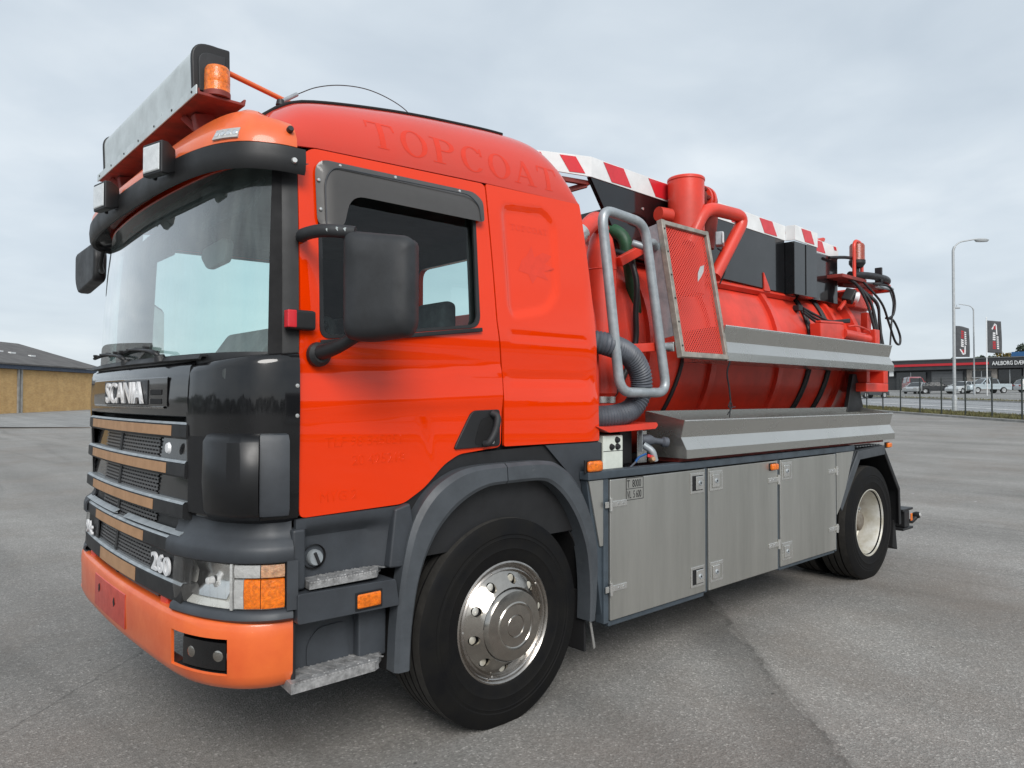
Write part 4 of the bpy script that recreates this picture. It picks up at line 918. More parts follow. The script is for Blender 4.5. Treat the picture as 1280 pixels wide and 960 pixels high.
# ---- faded lettering
def letters(word, x0, z0, size, width, weight=0.2):
    """serif capitals as lists of 2D outlines (with holes)"""
    out = []; x = x0
    def rect(a, b, c, d): return [(a, b), (c, b), (c, d), (a, d)]
    for ch in word:
        H, Wd = size, width; st = weight * width; th = 0.045 * size; s = []
        if ch == 'T': s = [([(x + Wd / 2 - st / 2, 0), (x + Wd / 2 + st / 2, 0), (x + Wd / 2 + st / 2, H - th * 1.5), (x + Wd * .90, H - th * 1.5), (x + Wd * .95, H - 0.28 * H), (x + Wd, H - 0.28 * H), (x + Wd * .98, H), (x + Wd * .02, H), (x, H - .28 * H), (x + Wd * .05, H - .28 * H), (x + Wd * .10, H - th * 1.5), (x + Wd / 2 - st / 2, H - th * 1.5)], None), (rect(x + Wd / 2 - st, 0, x + Wd / 2 + st, th), None)]
        elif ch in 'OC':
            o_ = [(x + Wd / 2 + Wd * .5 * math.cos(a), H / 2 + H * .52 * math.sin(a)) for a in [6.2832 * k / 28 for k in range(28)]]
            i_ = [(x + Wd / 2 + (Wd * .5 - st) * math.cos(a), H / 2 + (H * .52 - th * 1.2) * math.sin(a)) for a in [6.2832 * k / 24 for k in range(24)]]
            if ch == 'O': s = [(o_, i_)]
            else:
                k0, k1 = 3, 26
                s = [(o_[k0:k1] + [(x + Wd / 2 + (Wd * .5 - st) * math.cos(a), H / 2 + (H * .52 - th * 1.2) * math.sin(a)) for a in [6.2832 * k / 28 for k in range(k1 - 1, k0 - 1, -1)]], None), (rect(x + Wd * .84, H * .68, x + Wd * .93, H * 1.0), None)]
        elif ch == 'P':
            bowl = [(x + Wd * .25 + st * .3, H - .001)] + [(x + Wd * .55 + Wd * .38 * math.cos(a), H * .74 + H * .26 * math.sin(a)) for a in [math.pi / 2 - math.pi * k / 12 for k in range(13)]] + [(x + Wd * .25 + st * .3, H * .48)]
            hole = [(x + Wd * .25 + st * .6, H - th * 1.4)] + [(x + Wd * .5 + Wd * .24 * math.cos(a), H * .74 + (H * .26 - th * 1.4) * math.sin(a)) for a in [math.pi / 2 - math.pi * k / 10 for k in range(11)]] + [(x + Wd * .25 + st * .6, H * .48 + th * 1.4)]
            s = [(bowl, hole), (rect(x + Wd * .15, 0, x + Wd * .15 + st, H), None), (rect(x, 0, x + Wd * .15 + st + Wd * .15, th), None), (rect(x, H - th, x + Wd * .2, H), None)]
        elif ch == 'A':
            s = [([(x + Wd * .44, H), (x + Wd * .58, H), (x + Wd * .96, 0), (x + Wd * .96 - st, 0), (x + Wd * .46, H * .82)], None), ([(x + Wd * .08, 0), (x + Wd * .16, 0), (x + Wd * .50, H * .86), (x + Wd * .46, H * .97)], None), (rect(x + Wd * .26, H * .30, x + Wd * .72, H * .30 + th * 1.2), None), (rect(x - .02 * Wd, 0, x + Wd * .28, th), None), (rect(x + Wd * .62, 0, x + Wd * 1.06, th), None)]
        out.append([([(a, b + z0) for a, b in o_], [(a, b + z0) for a, b in h_] if h_ else None) for o_, h_ in s]); x += width * 1.18
    return out
def surf_letters(word, x0, z0, size, width, slope, ymap, m, parent, name='faded_letter'):
    for L_ in letters(word, 0, 0, size, width):
        V = []; Fc = []
        for o_, h_ in L_:
            v2, ft = tri(o_, (h_,) if h_ else (), size * 0.12); b_ = len(V)
            for p in v2:
                x, z = x0 + p[0], z0 + p[1] + slope * p[0]; y = ymap(x, z); dz_ = 0.01; ny = -1; nz = (ymap(x, z + dz_) - ymap(x, z - dz_)) / (2 * dz_); nl = math.hypot(1, nz)
                V.append((x, y - 0.0010 / nl, z + 0.0010 * nz / nl))
            for t_ in ft:
                a, b2, c = (Vector(V[b_ + i]) for i in t_)
                Fc.append(tuple(b_ + i for i in (t_ if (b2 - a).cross(c - a).y < 0 else t_[::-1])))
        lo = mk(name, V, Fc, m, parent, ang=180); nrm = []
        for q in V:
            e_ = 0.008; zx = (ymap(q[0] + e_, q[2]) - ymap(q[0] - e_, q[2])) / (2 * e_); zz_ = (ymap(q[0], q[2] + e_) - ymap(q[0], q[2] - e_)) / (2 * e_); nrm.append(Vector((zx, -1, zz_)).normalized())
        lo.data.normals_split_custom_set_from_vertices(nrm)
surf_letters('TOPCOAT', -0.735, 2.765, 0.135, 0.150, 0.012, y_roof, 'paint_ghost', cab)
surf_letters('TOPCOAT', 0.105, 2.515, 0.030, 0.034, 0.03, rear_y, 'paint_ghost2', cab, 'faded_letter_small')
BIRD = [(.14, 2.30), (.17, 2.36), (.21, 2.39), (.25, 2.45), (.265, 2.385), (.33, 2.42), (.40, 2.41), (.345, 2.36), (.41, 2.34), (.33, 2.315), (.36, 2.27), (.28, 2.285), (.24, 2.24), (.21, 2.29)]
v2, ft = tri(BIRD, (), 0.05); mk('faded_emblem', [(p[0], rear_y(p[0], p[1]) - 0.0009, p[1]) for p in v2], [t_ if (v2[t_[1]] - v2[t_[0]]).cross(v2[t_[2]] - v2[t_[0]]) > 0 else t_[::-1] for t_ in ft], 'paint_ghost2', cab)
for s, x, z, sz in (('TLF 98 345051', -0.985, 1.425, 0.062), ('20 425218', -0.86, 1.345, 0.062), ('MYG 2', -1.01, 1.20, 0.06)):
    tl_ = text('faded_lettering', s, sz, (x, 0.0595, z), (1, 0, 0.012), (0, 0, 1), 'paint_relief', door, sx=1.02, extrude=0.0008); tl_['kind'] = 'stuff'

# ---- front of the cab
PC = mir([(-1.100, 0.066), (-1.155, 0.080), (-1.215, 0.108), (-1.305, 0.20), (-1.37, 0.42), (-1.405, 0.80), (-1.418, 1.25)])
def length_at(plan, x_):
    P = plancurve(plan); tot = 0; hit = None
    for a, b in zip(P, P[1:]):
        if hit is None and a[0] > x_ >= b[0]: hit = tot + (b - a).length * (a[0] - x_) / (a[0] - b[0])
        tot += (b - a).length
    return hit / tot
tA = length_at(PC, -1.212); tB = length_at(PC, -1.165)
rake = [(0.012, 1.70), (0.0, 1.82), (-0.012, 2.1), (-0.03, 2.35), (-0.055, 2.58), (-0.07, 2.70)]
for a, b in ((0.0, tB), (1 - tB, 1.0)): sweep('a_pillar', PC, rake, 'matte_black', cab, n=5, t0=a, t1=b, solid=0.03)
for a, b in ((tB, tA), (1 - tA, 1 - tB)): sweep('screen_seal', PC, [(o_ + 0.006, z) for o_, z in rake], 'deep_black', cab, n=4, t0=a, t1=b, solid=0.03)
ws = sweep('windscreen', PC, [(0.0, 1.80), (-0.012, 2.1), (-0.03, 2.35), (-0.055, 2.58), (-0.062, 2.64)], 'windscreen_glass', cab, n=60, t0=tA, t1=1 - tA, ang=180)
sweep('screen_bottom_seal', PC, [(0.012, 1.765), (0.016, 1.80), (0.010, 1.815)], 'matte_black', ws, n=50, t0=tA, t1=1 - tA)
sweep('header_panel', PC, [(-0.052, 2.585), (-0.065, 2.66), (-0.10, 2.70), (-0.22, 2.74)], 'paint', cab, n=50, solid=0.01)
# sun visor: black band with clear tinted underside, orange cap above
PV = mir([(-1.085, 0.046), (-1.20, 0.058), (-1.33, 0.135), (-1.415, 0.33), (-1.46, 0.70), (-1.475, 1.25)])
vis = sweep('sun_visor', PV, [(0.0, 2.64), (0.004, 2.60), (0.0, 2.555), (-0.012, 2.538), (-0.028, 2.545), (-0.03, 2.64)], 'matte_black', cab, n=70, closed=True)
PVI = mir([(-1.10, 0.085), (-1.20, 0.11), (-1.30, 0.19), (-1.37, 0.40), (-1.41, 0.80), (-1.42, 1.25)])
def visor_under():
    A_, B_ = plancurve(PV), plancurve(PVI); n_ = 60; v = []; f = []
    def at(P, t_):
        i = min(int(t_ * (len(P) - 1)), len(P) - 2); u = t_ * (len(P) - 1) - i; return P[i].lerp(P[i + 1], u)
    for i in range(n_ + 1):
        t_ = i / n_; a, b = at(A_, t_), at(B_, t_)
        a = a.lerp(b, 0.25)
        v += [(a[0], a[1], 2.552), (b[0] * 0.6 + a[0] * 0.4, b[1] * .6 + a[1] * .4, 2.575), (b[0] + 0.05, b[1], 2.60)]
    for i in range(n_):
        for q in range(2): f.append((i * 3 + q, i * 3 + q + 1, i * 3 + q + 4, i * 3 + q + 3))
    return v, f
v, f = visor_under(); mk('visor_shade', v, f, 'gloss_black', vis, ang=180)
cap = sweep('visor_cap', PV, [(-0.03, 2.640), (-0.006, 2.645), (-0.010, 2.68), (lambda t_: -0.030 - 0.02 * math.sin(math.pi * t_), 2.72), (lambda t_: -0.065 - 0.05 * math.sin(math.pi * t_), lambda t_: 2.752 + 0.045 * min(1, math.sin(math.pi * t_) * 2.4)), (lambda t_: -0.13 - 0.10 * math.sin(math.pi * t_), lambda t_: 2.768 + 0.075 * min(1, math.sin(math.pi * t_) * 2.4)), (lambda t_: -0.22 - 0.10 * math.sin(math.pi * t_), lambda t_: 2.768 + 0.085 * min(1, math.sin(math.pi * t_) * 2.4))], 'orange', cab, n=70, solid=0.006, ang=50, t0=0.012, t1=0.988)
for x, y, z, m_ in ((-1.135, 0.058, 2.585, 'steel_fit'), (-1.145, 0.072, 2.715, 'matte_black')):
    lathe('visor_bolt', [(0.0, 0.010), (0.010, 0.010), (0.013, 0.004), (0.014, -0.012)], (x, y - 0.012, z), (-0.15, -1, 0.1), m_, vis, 12)
def on_plan(plan, t_, off, z):
    P = plancurve(plan); L_ = [0]
    for a, b in zip(P, P[1:]): L_.append(L_[-1] + (b - a).length)
    s = t_ * L_[-1]; j = 0
    while j < len(P) - 2 and L_[j + 1] < s: j += 1
    p = P[j].lerp(P[j + 1], (s - L_[j]) / (L_[j + 1] - L_[j])); d = (P[j + 1] - P[j]).normalized(); nn = Vector((d[1], -d[0]))
    if nn.dot(p - Vector((0.3, 1.25))) < 0: nn = -nn
    return Vector((p[0] + nn[0] * off, p[1] + nn[1] * off, z)), Vector((nn[0], nn[1], 0)), Vector((d[0], d[1], 0))
def led(t_):
    w = 0.022
    a = sweep('marker_lamp', PV, [(-0.014, 2.655), (0.001, 2.66), (-0.022, 2.705), (-0.06, 2.712)], 'lamp_white', cap, n=6, t0=t_ - w, t1=t_ + w, solid=0.02)
    for k in range(4):
        p, nn, d = on_plan(PV, t_ - w * 0.72 + k * w * 0.48, 0.0, 2.682); lathe('led', [(0.0, 0.010), (0.012, 0.004), (0.014, -0.004)], p - nn * 0.012, nn + Vector((0, 0, .4)), 'lamp_chrome', a, 12)
led(0.118); led(0.882)
# work lamps on the visor
def worklamp(t_, z, turn):
    p, nn, d = on_plan(PV, t_, 0.05, z); M = Matrix.Rotation(turn, 3, 'Z'); nn = M @ nn; d = M @ d; u = Vector((0, 0, 1))
    def fr(pts): return [p + d * a + u * b + nn * c for a, b, c in pts]
    w, h = 0.070, 0.068
    v = fr([(-w * .75, -h * .7, -0.045), (w * .75, -h * .7, -0.045), (w * .75, h * .7, -0.045), (-w * .75, h * .7, -0.045), (-w, -h, 0), (w, -h, 0), (w, h, 0), (-w, h, 0), (-w, -h, 0.03), (w, -h, 0.03), (w, h, 0.03), (-w, h, 0.03)])
    f = fixn(v, [(0, 1, 2, 3), (8, 9, 10, 11)] + [(a + i, a + (i + 1) % 4, a + 4 + (i + 1) % 4, a + 4 + i) for a in (0, 4) for i in range(4)])
    o = mk('work_lamp', v, f, 'matte_black', vis, bev=0.006)
    q = [(-w * .86, -h * .84), (w * .86, -h * .84), (w * .86, h * .84), (-w * .86, h * .84)]
    v = fr([(a, b, 0.0315) for a, b in q] + [(a * .9, b * .9, 0.036) for a, b in q]); mk('lamp_glass', v, fixn(v, [(4, 5, 6, 7), (3, 2, 1, 0)] + [(i, (i + 1) % 4, 4 + (i + 1) % 4, 4 + i) for i in range(4)]), 'worklight_glass', o, bev=0.002)
    bar('bracket', p - nn * 0.05 - u * 0.01, p - nn * 0.025 - u * 0.01, 0.06, 0.05, 'matte_black', o, 0.003)
    for s in (-0.028, 0.028): lathe('bolt', [(0, 0.010), (0.009, 0.008), (0.010, -0.004)], p - nn * 0.045 + d * 0.10 + u * (s - 0.02), nn, 'deep_black', o, 8)
worklamp(0.255, 2.63, R(9)); worklamp(0.525, 2.625, R(9))
# ---- roof light board
bd = prism('light_board_shelf', [(-1.395, 2.912), (-1.392, 2.895), (-1.195, 2.895), (-1.19, 2.925), (-1.20, 2.925), (-1.203, 2.908), (-1.383, 2.908), (-1.388, 2.925)], 0.40, 2.06, 'dark_red', TR, 0.003)
bd['label'] = 'rusty red shelf carrying the light board over the cab'
box('shelf_edge', (-1.402, 0.398, 2.893), (-1.396, 2.062, 2.932), 'silver_board', bd, 0.002)
CAPP = fillet([(-1.383, 2.914), (-1.392, 3.145), (-1.232, 3.148), (-1.232, 2.914)], 0.10, 8, True); CAPP = [(-1.383, 2.914)] + [tuple(p) for p in CAPP if p[1] > 2.99 and p[0] < -1.28] + [(-1.236, 3.147), (-1.232, 2.914)]
prism('light_board', CAPP, 0.505, 1.965, 'silver_board', bd, 0.004)
def capshape(s): 
    c = Vector((-1.308, 3.02)); return [tuple(c + (Vector(p) - c) * s) for p in CAPP]
for y0, y1 in ((0.478, 0.504), (1.966, 1.992)): 
    e_ = prism('end_cap', capshape(1.06), y0, y1, 'matte_black', bd, 0.008)
prism('end_cap_inset', capshape(0.74), 0.470, 0.4775, 'mirror_shell', bd, 0.004)
for k in range(7): lathe('rivet', [(0, 0.004), (0.005, 0.003), (0.006, 0)], (-1.402, 0.45 + k * 0.26, 2.914), (-1, 0, 0), 'matte_black', bd, 6)
for y in (0.62, 1.86):
    bar('shelf_bracket', (-1.30, y, 2.895), (-1.27, y, 2.77), 0.05, 0.09, 'dark_red', bd, 0.006); bar('shelf_brace', (-1.36, y + 0.07, 2.89), (-1.28, y + 0.02, 2.80), 0.02, 0.03, 'dark_red', bd, 0.004)
def beacon(c, r, h, name='beacon'):
    o = lathe(name, [(0, 0), (r * 1.02, 0), (r * 1.02, 0.012), (r, 0.014), (r, h * 0.38), (r * 0.985, h * 0.40), (r, h * 0.42), (r * 0.99, h * 0.72), (r * 0.97, h * 0.74), (r * 0.97, h * 0.9), (r * 0.86, h), (0, h)], c, (0, 0, 1), 'amber', TR, 32)
    lathe('beacon_base', [(0, -0.012), (r * 1.05, -0.012), (r * 1.05, 0.010), (0, 0.010)], c, (0, 0, 1), 'dark_red', o, 24)
    return o
beacon((-1.302, 0.435, 2.922), 0.052, 0.118)
tube('board_stay', [(-1.24, 0.50, 3.065), (-0.84, 0.62, 3.05)], 0.012, 'orange', bd, seg=10)
# antenna
an = lathe('antenna_base', [(0, 0.03), (0.016, 0.025), (0.022, 0.0), (0.0, -0.02)], (-0.99, 0.50, 2.985), (0, 0, 1), 'matte_black', TR, 12)
tube('antenna_foot', [(-0.99, 0.50, 3.0), (-0.90, 0.52, 3.068)], 0.010, 'galvanised', an, seg=8)
tube('antenna_whip', [(-0.90, 0.52, 3.068), (-0.80, 0.52, 3.13), (-0.68, 0.51, 3.172), (-0.55, 0.49, 3.185), (-0.43, 0.47, 3.165), (-0.33, 0.45, 3.12), (-0.27, 0.44, 3.05)], 0.0024, 'black_print', an, seg=6, smooth_path=6)
tube('roof_gutter', [(x, y_low(x, lerp_tab(ZS, x)) + RY * (1 - math.cos(R(68))), lerp_tab(ZS, x) + (lerp_tab(ZT, x) - lerp_tab(ZS, x)) * math.sin(R(68)) + 0.004) for x in [-1.14 + 0.06 * i for i in range(24)]], 0.009, 'deep_black', cab, seg=8)

# ---- grille
XG = lambda y: -1.445 + 0.040 * ((y - 1.25) / 0.85) ** 2
PG = [(XG(y), y) for y in [0.42 + 1.66 * i / 16 for i in range(17)]]
back = sweep('radiator_shell', PG, [(-0.075, 0.70), (-0.075, 1.80)], 'deep_black', TR, n=30, solid=0.02)
bon = sweep('bonnet_panel', PG, [(-0.055, 1.795), (-0.020, 1.785), (0.0, 1.76), (0.008, 1.70), (0.012, 1.62), (0.008, 1.555), (-0.01, 1.545), (-0.05, 1.545)], 'gloss_black', TR, n=40, solid=0.01, ang=50)
ins = sweep('badge_recess', PG, [(0.011, 1.722), (0.0145, 1.718), (0.0165, 1.60), (0.013, 1.592)], 'gloss_black', bon, n=30, t0=0.12, t1=0.90, solid=0.004)
bl = sweep('badge_backing', PG, [(0.016, 1.712), (0.019, 1.708), (0.020, 1.602), (0.016, 1.598)], 'matte_black', ins, n=20, t0=0.255, t1=0.70, solid=0.004)
text('badge_lettering', 'SCANIA', 0.142, (XG(1.25) - 0.022, 1.515, 1.606), (0, -1, 0), (0, 0, 1), 'emblem', bl, sx=1.27, extrude=0.006, bold=0.0018, spacing=1.0)
for k in range(2):
    sweep('vent_slot', PG, [(0.015, 1.668 - k * 0.040), (0.0185, 1.665 - k * 0.040), (0.0185, 1.645 - k * 0.040), (0.015, 1.642 - k * 0.040)], 'deep_black', ins, n=6, t0=0.155, t1=0.235, solid=0.003)
sweep('badge_trim', PG, [(0.014, 1.594), (0.020, 1.590), (0.014, 1.584)], 'chrome_lip', ins, n=20, t0=0.14, t1=0.88)
ZB = [1.526, 1.366, 1.198, 1.047, 0.866]
TAPE = [(0.445, 1.948), (0.608, 1.90), (0.739, 1.838), (0.841, 1.705), (0.947, 1.593)]
OFF = [0.0, 0.006, 0.012, 0.018, 0.016]
for i, z in enumerate(ZB):
    o_ = OFF[i]; hgt_b = 0.068 if i != 4 else 0.085
    b_ = sweep('grille_bar', PG, [(-0.045, z - 0.004), (0.0 + o_, z), (0.014 + o_, z - 0.010), (0.016 + o_, z - hgt_b + 0.010), (0.006 + o_, z - hgt_b), (-0.045, z - hgt_b)], 'matte_black', TR, n=36, closed=True, t0=0.0, t1=1.0)
    sweep('bar_edge', PG, [(-0.02, z + 0.001), (0.004 + o_, z + 0.0035), (0.013 + o_, z - 0.006)], 'galvanised', b_, n=36, t0=0.004, t1=0.996)
    y0, y1 = TAPE[i]; t0 = (y0 - 0.42) / 1.66; t1 = (y1 - 0.42) / 1.66
    t0 = max(0.015 if i else 0.09, t0); 
    sweep('tape_strip', PG, [(0.0155 + o_, z - 0.012), (0.0175 + o_, z - hgt_b + 0.012)], 'tan_tape', b_, n=24, t0=t0, t1=t1, solid=0.001)
for i, (zt, zl) in enumerate(((1.460, 1.366), (1.298, 1.198), (1.130, 1.047), (0.978, 0.866), (0.781, 0.73))):
    fr_ = None
    for u0, u1 in ((0.0, 8 / 36), (28 / 36, 1.0)) if i < 3 else ((0.0, 7 / 36), (29 / 36, 1.0)):
        fr_ = sweep('grille_surround', PG, [(-0.030 + OFF[i], zt), (-0.018 + OFF[i], zl)], 'gloss_black' if i < 2 else 'matte_black', TR, n=10, t0=u0, t1=u1, solid=0.01)
    t0, t1 = (8 / 36, 28 / 36) if i < 3 else (7 / 36, 29 / 36)
    sweep('grille_mesh', PG, [(-0.022 + OFF[i], zt), (-0.012 + OFF[i], zl)], 'mesh_black', fr_, n=20, t0=t0, t1=t1, solid=0.004, uv=True)
    sweep('mesh_rib', PG, [(-0.018 + OFF[i], zt), (-0.006 + OFF[i], zl)], 'matte_black', fr_, n=1, t0=0.555, t1=0.575, solid=0.006)
p = (XG(0.60) - 0.006, 0.62, 1.415); lathe('bonnet_lock', [(0.0, 0.012), (0.020, 0.010), (0.026, 0.0), (0.0, -0.01)], p, (-1, -0.06, 0), 'emblem', TR, 20)
# silver air lip under the third bar
for u0, u1 in ((0.02, 0.44), (0.54, 0.98)): sweep('air_lip', PG, [(0.012, 1.056), (0.030, 1.062), (0.004, 1.078)], 'galvanised', TR, n=20, t0=u0, t1=u1, solid=0.006)
for s, y0, z0, t0, t1 in (('260', 0.765, 0.880, 0.015, 0.225), ('94c', 1.965, 0.880, 0.80, 0.985)):
    pl = sweep('number_panel', PG, [(0.002, 0.976), (0.012, 0.974), (0.018, 0.872), (0.004, 0.870)], 'matte_black', TR, n=8, t0=t0, t1=t1, solid=0.008)
    text('number_lettering', s, 0.106 if s == '260' else 0.096, (XG(y0 - 0.15) - 0.028, y0, z0), (0.03 if s == '260' else -0.03, -1, 0), (0, 0, 1), 'emblem', pl, sx=1.42 if s == '260' else 1.1, extrude=0.005, bold=0.0025, spacing=1.0)

# ---- glossy corner fairings with air deflectors
PF = [(-1.108, 0.040), (-1.20, 0.052), (-1.295, 0.105), (-1.365, 0.22), (-1.40, 0.35), (-1.412, 0.435)]
def mirp(P): return [(x, 2.5 - y) for x, y in P]
for PFx, nm in ((PF, 0), (mirp(PF), 1)):
    cf = sweep('corner_fairing', PFx, [(-0.05, lambda t_: 1.815 - 0.05 * t_), (-0.024, lambda t_: 1.817 - 0.05 * t_), (-0.008, lambda t_: 1.808 - 0.05 * t_), (0.0, lambda t_: 1.78 - 0.05 * t_), (0.006, 1.62), (0.004, 1.46), (-0.002, 1.30), (-0.006, 1.16), (-0.03, 1.135)], 'gloss_black', TR, n=36, solid=0.012, ang=60)
    if nm: continue
    # deflector: dark throat at the front, rounded vane, grey trailing strip
    sweep('deflector_throat', PFx, [(0.006, 1.475), (0.006, 1.165)], 'deep_black', cf, n=12, t0=0.66, t1=0.965)
    dv = sweep('air_deflector', PFx, [(-0.002, 1.492), (lambda t_: 0.022 + 0.030 * math.sin(math.pi * min(1, (t_ - 0.08) / 0.62)), 1.485), (lambda t_: 0.035 + 0.050 * math.sin(math.pi * min(1, (t_ - 0.08) / 0.62)), 1.46), (lambda t_: 0.038 + 0.054 * math.sin(math.pi * min(1, (t_ - 0.08) / 0.62)), 1.30), (lambda t_: 0.030 + 0.045 * math.sin(math.pi * min(1, (t_ - 0.08) / 0.62)), 1.19), (lambda t_: 0.015 + 0.02 * math.sin(math.pi * min(1, (t_ - 0.08) / 0.62)), 1.16), (-0.004, 1.15)], 'satin_black', cf, n=40, t0=0.27, t1=0.66, solid=0.012, ang=50)
    sweep('deflector_strip', PFx, [(-0.002, 1.492), (0.034, 1.486), (0.048, 1.46), (0.050, 1.20), (0.040, 1.172), (-0.004, 1.162)], 'grey_plastic', cf, n=10, t0=0.10, t1=0.268, solid=0.012)
    for z in (1.68, 1.56): 
        p, nn, d = on_plan(PFx, 0.02, 0.002, z); lathe('fairing_clip', [(0, 0.006), (0.008, 0.005), (0.010, 0)], p, nn, 'steel_fit', cf, 8)
# ---- lower corner shells, headlights
PL = [(-1.130, 0.055), (-1.215, 0.080), (-1.305, 0.160), (-1.375, 0.30), (-1.415, 0.45), (-1.425, 0.535)]
for PLx, near in ((PL, True), (mirp(PL), False)):
    cs = sweep('corner_shell', PLx, [(-0.015, 1.150), (-0.012, 1.10), (0.004, 1.070), (0.034, 1.048), (0.040, 1.03), (0.040, 0.992), (0.034, 0.985), (-0.03, 0.985)], 'grey_plastic', TR, n=30, solid=0.01, ang=45)
    sweep('lower_lip', PLx, [(-0.03, 0.800), (0.020, 0.798), (0.036, 0.785), (0.040, 0.765), (0.025, 0.752), (-0.06, 0.748)], 'grey_plastic', cs, n=26, t0=0.0, t1=0.93, solid=0.008, ang=45)
    sweep('lamp_jamb', PLx, [(0.038, 0.99), (0.038, 0.795)], 'grey_plastic', cs, n=4, t0=-0.03, t1=0.045, solid=0.03)
    hl = sweep('headlight', PLx, [(0.0, 0.984), (-0.035, 0.975), (-0.060, 0.915), (-0.050, 0.870), (-0.018, 0.822), (0.006, 0.800)], 'reflector_bright', TR, n=24, t0=0.05, t1=0.915, solid=0.008)
    gl_ = sweep('lens', PLx, [(0.006, 0.984), (0.024, 0.980), (0.030, 0.93), (0.030, 0.86), (0.024, 0.806), (0.006, 0.801)], 'lens_glass', hl, n=24, t0=0.37, t1=0.915)
    sweep('lens_frame', PLx, [(0.030, 0.983), (0.033, 0.975), (0.033, 0.808), (0.030, 0.801)], 'lamp_white', hl, n=2, t0=0.352, t1=0.368, solid=0.03)
    # reflector bowl and bulb shield
    p, nn, d = on_plan(PLx, 0.64, -0.046, 0.888); ax = Vector((-1, -0.25 if near else 0.25, -0.02)).normalized()
    sweep('reflector', PLx, [(-0.030, 0.962), (-0.054, 0.915), (-0.046, 0.872), (-0.012, 0.830)], 'lamp_chrome', hl, n=12, t0=0.45, t1=0.82)
    lathe('bulb', [(0.0, 0.030), (0.014, 0.026), (0.016, 0.0)], p, ax, 'emblem', hl, 12)
    for k in range(8):
        t_ = 0.40 + k * 0.062; sweep('lens_flute', PLx, [(0.0245, 0.94), (0.0275, 0.93), (0.0275, 0.86), (0.0245, 0.83)], 'lens_glass', gl_, n=1, t0=t_, t1=t_ + 0.006)
    for t0, t1, z0, z1, m_ in ((0.055, 0.185, 0.925, 0.980, 'amber_pale'), (0.19, 0.345, 0.925, 0.980, 'lamp_white'), (0.055, 0.185, 0.805, 0.922, 'amber'), (0.19, 0.285, 0.805, 0.922, 'amber'), (0.288, 0.345, 0.805, 0.922, 'lamp_white')):
        sweep('indicator_cell', PLx, [(0.0, z1), (0.024, z1 - 0.003), (0.028, (z0 + z1) / 2), (0.024, z0 + 0.003), (0.0, z0)], m_, hl, n=6, t0=t0, t1=t1, solid=0.01)
    sweep('lamp_trim', PLx, [(0.026, 0.990), (0.036, 0.988), (0.030, 0.982)], 'deep_black', cs, n=24, t0=0.04, t1=0.98)
# ---- bumper
PB = mir([(-1.128, 0.046), (-1.225, 0.068), (-1.33, 0.140), (-1.415, 0.275), (-1.462, 0.46), (-1.483, 0.80), (-1.492, 1.25)])
def tq(plan, y_): 
    P = plancurve(plan); tot = 0; hit = None
    for a, b in zip(P, P[1:]):
        if hit is None and a[1] <= y_ < b[1]: hit = tot + (b - a).length * (y_ - a[1]) / (b[1] - a[1])
        tot += (b - a).length
    return hit / tot
NB = 120; f0, f1 = int(tq(PB, 0.165) * NB), int(tq(PB, 0.465) * NB)
BS = [(-0.14, 0.752), (-0.03, 0.757), (-0.008, 0.752), (0.0, 0.738), (0.003, 0.690), (0.001, 0.548), (-0.014, 0.512), (-0.038, 0.486), (-0.070, 0.472), (-0.14, 0.468)]
bp = sweep('bumper', PB, BS, 'orange', TR, n=NB, skip=lambda i, q: q == 4 and (f0 <= i < f1 or NB - f1 <= i < NB - f0), solid=0.012, ang=50)
bp['label'] = 'scuffed orange front bumper'
for a, b in ((f0 / NB, f1 / NB), (1 - f1 / NB, 1 - f0 / NB)):
    fl_ = sweep('fog_lamp_recess', PB, [(0.0, 0.690), (-0.050, 0.685), (-0.050, 0.550), (0.0, 0.545)], 'deep_black', bp, n=10, t0=a, t1=b)
    sweep('fog_lamp', PB, [(-0.045, 0.672), (-0.016, 0.668), (-0.014, 0.562), (-0.045, 0.556)], 'gloss_black', bp, n=10, t0=a + (b - a) * 0.05, t1=a + (b - a) * 0.80, solid=0.01)
    for q in (0.16, 0.62):
        p, nn, d = on_plan(PB, a + (b - a) * q, -0.018, 0.615); lathe('fog_lamp_lens', [(0.0, 0.006), (0.016, 0.005), (0.032, -0.001), (0.038, -0.006)], p, nn, 'chrome', bp, 20)
t0, t1 = tq(PB, 1.02), tq(PB, 1.60)
pp = sweep('number_plate_patch', PB, [(0.0015, 0.718), (0.0045, 0.715), (0.0055, 0.560), (0.004, 0.556)], 'plate_red', bp, n=10, t0=t0, t1=t1, solid=0.002)
for y, z in ((1.50, 0.66), (1.20, 0.645)):
    p, nn, d = on_plan(PB, tq(PB, y), 0.006, z); 
    v2 = [(0.022 * math.cos(a) * random.uniform(.35, 1), 0.028 * math.sin(a) * random.uniform(.35, 1)) for a in [6.2832 * k / 9 for k in range(9)]]
    mk('bolt_hole', [p + d * a + Vector((0, 0, b)) for a, b in v2], [tuple(range(9))], 'deep_black', pp, smooth=False, solid=0.001)
for y in (0.62, 1.88): 
    p, nn, d = on_plan(PB, tq(PB, y), -0.06, 0.76); obox('tow_lug', p, (0.06, 0.07, 0.05), (0, 0, 0.1), 'plate_red', bp, 0.008)
sweep('bumper_seal', PB, [(-0.08, 0.750), (-0.10, 0.80)], 'deep_black', bp, n=50)
# bumper end skirts to the step
for yy in (0.0, 1.0):
    y0, y1 = (0.052, 0.10) if yy == 0 else (2.40, 2.448)
    prism('bumper_end', [(-1.13, 0.49), (-1.112, 0.49), (-1.112, 0.735), (-1.13, 0.735)], y0, y1, 'matte_black', bp, 0.003)
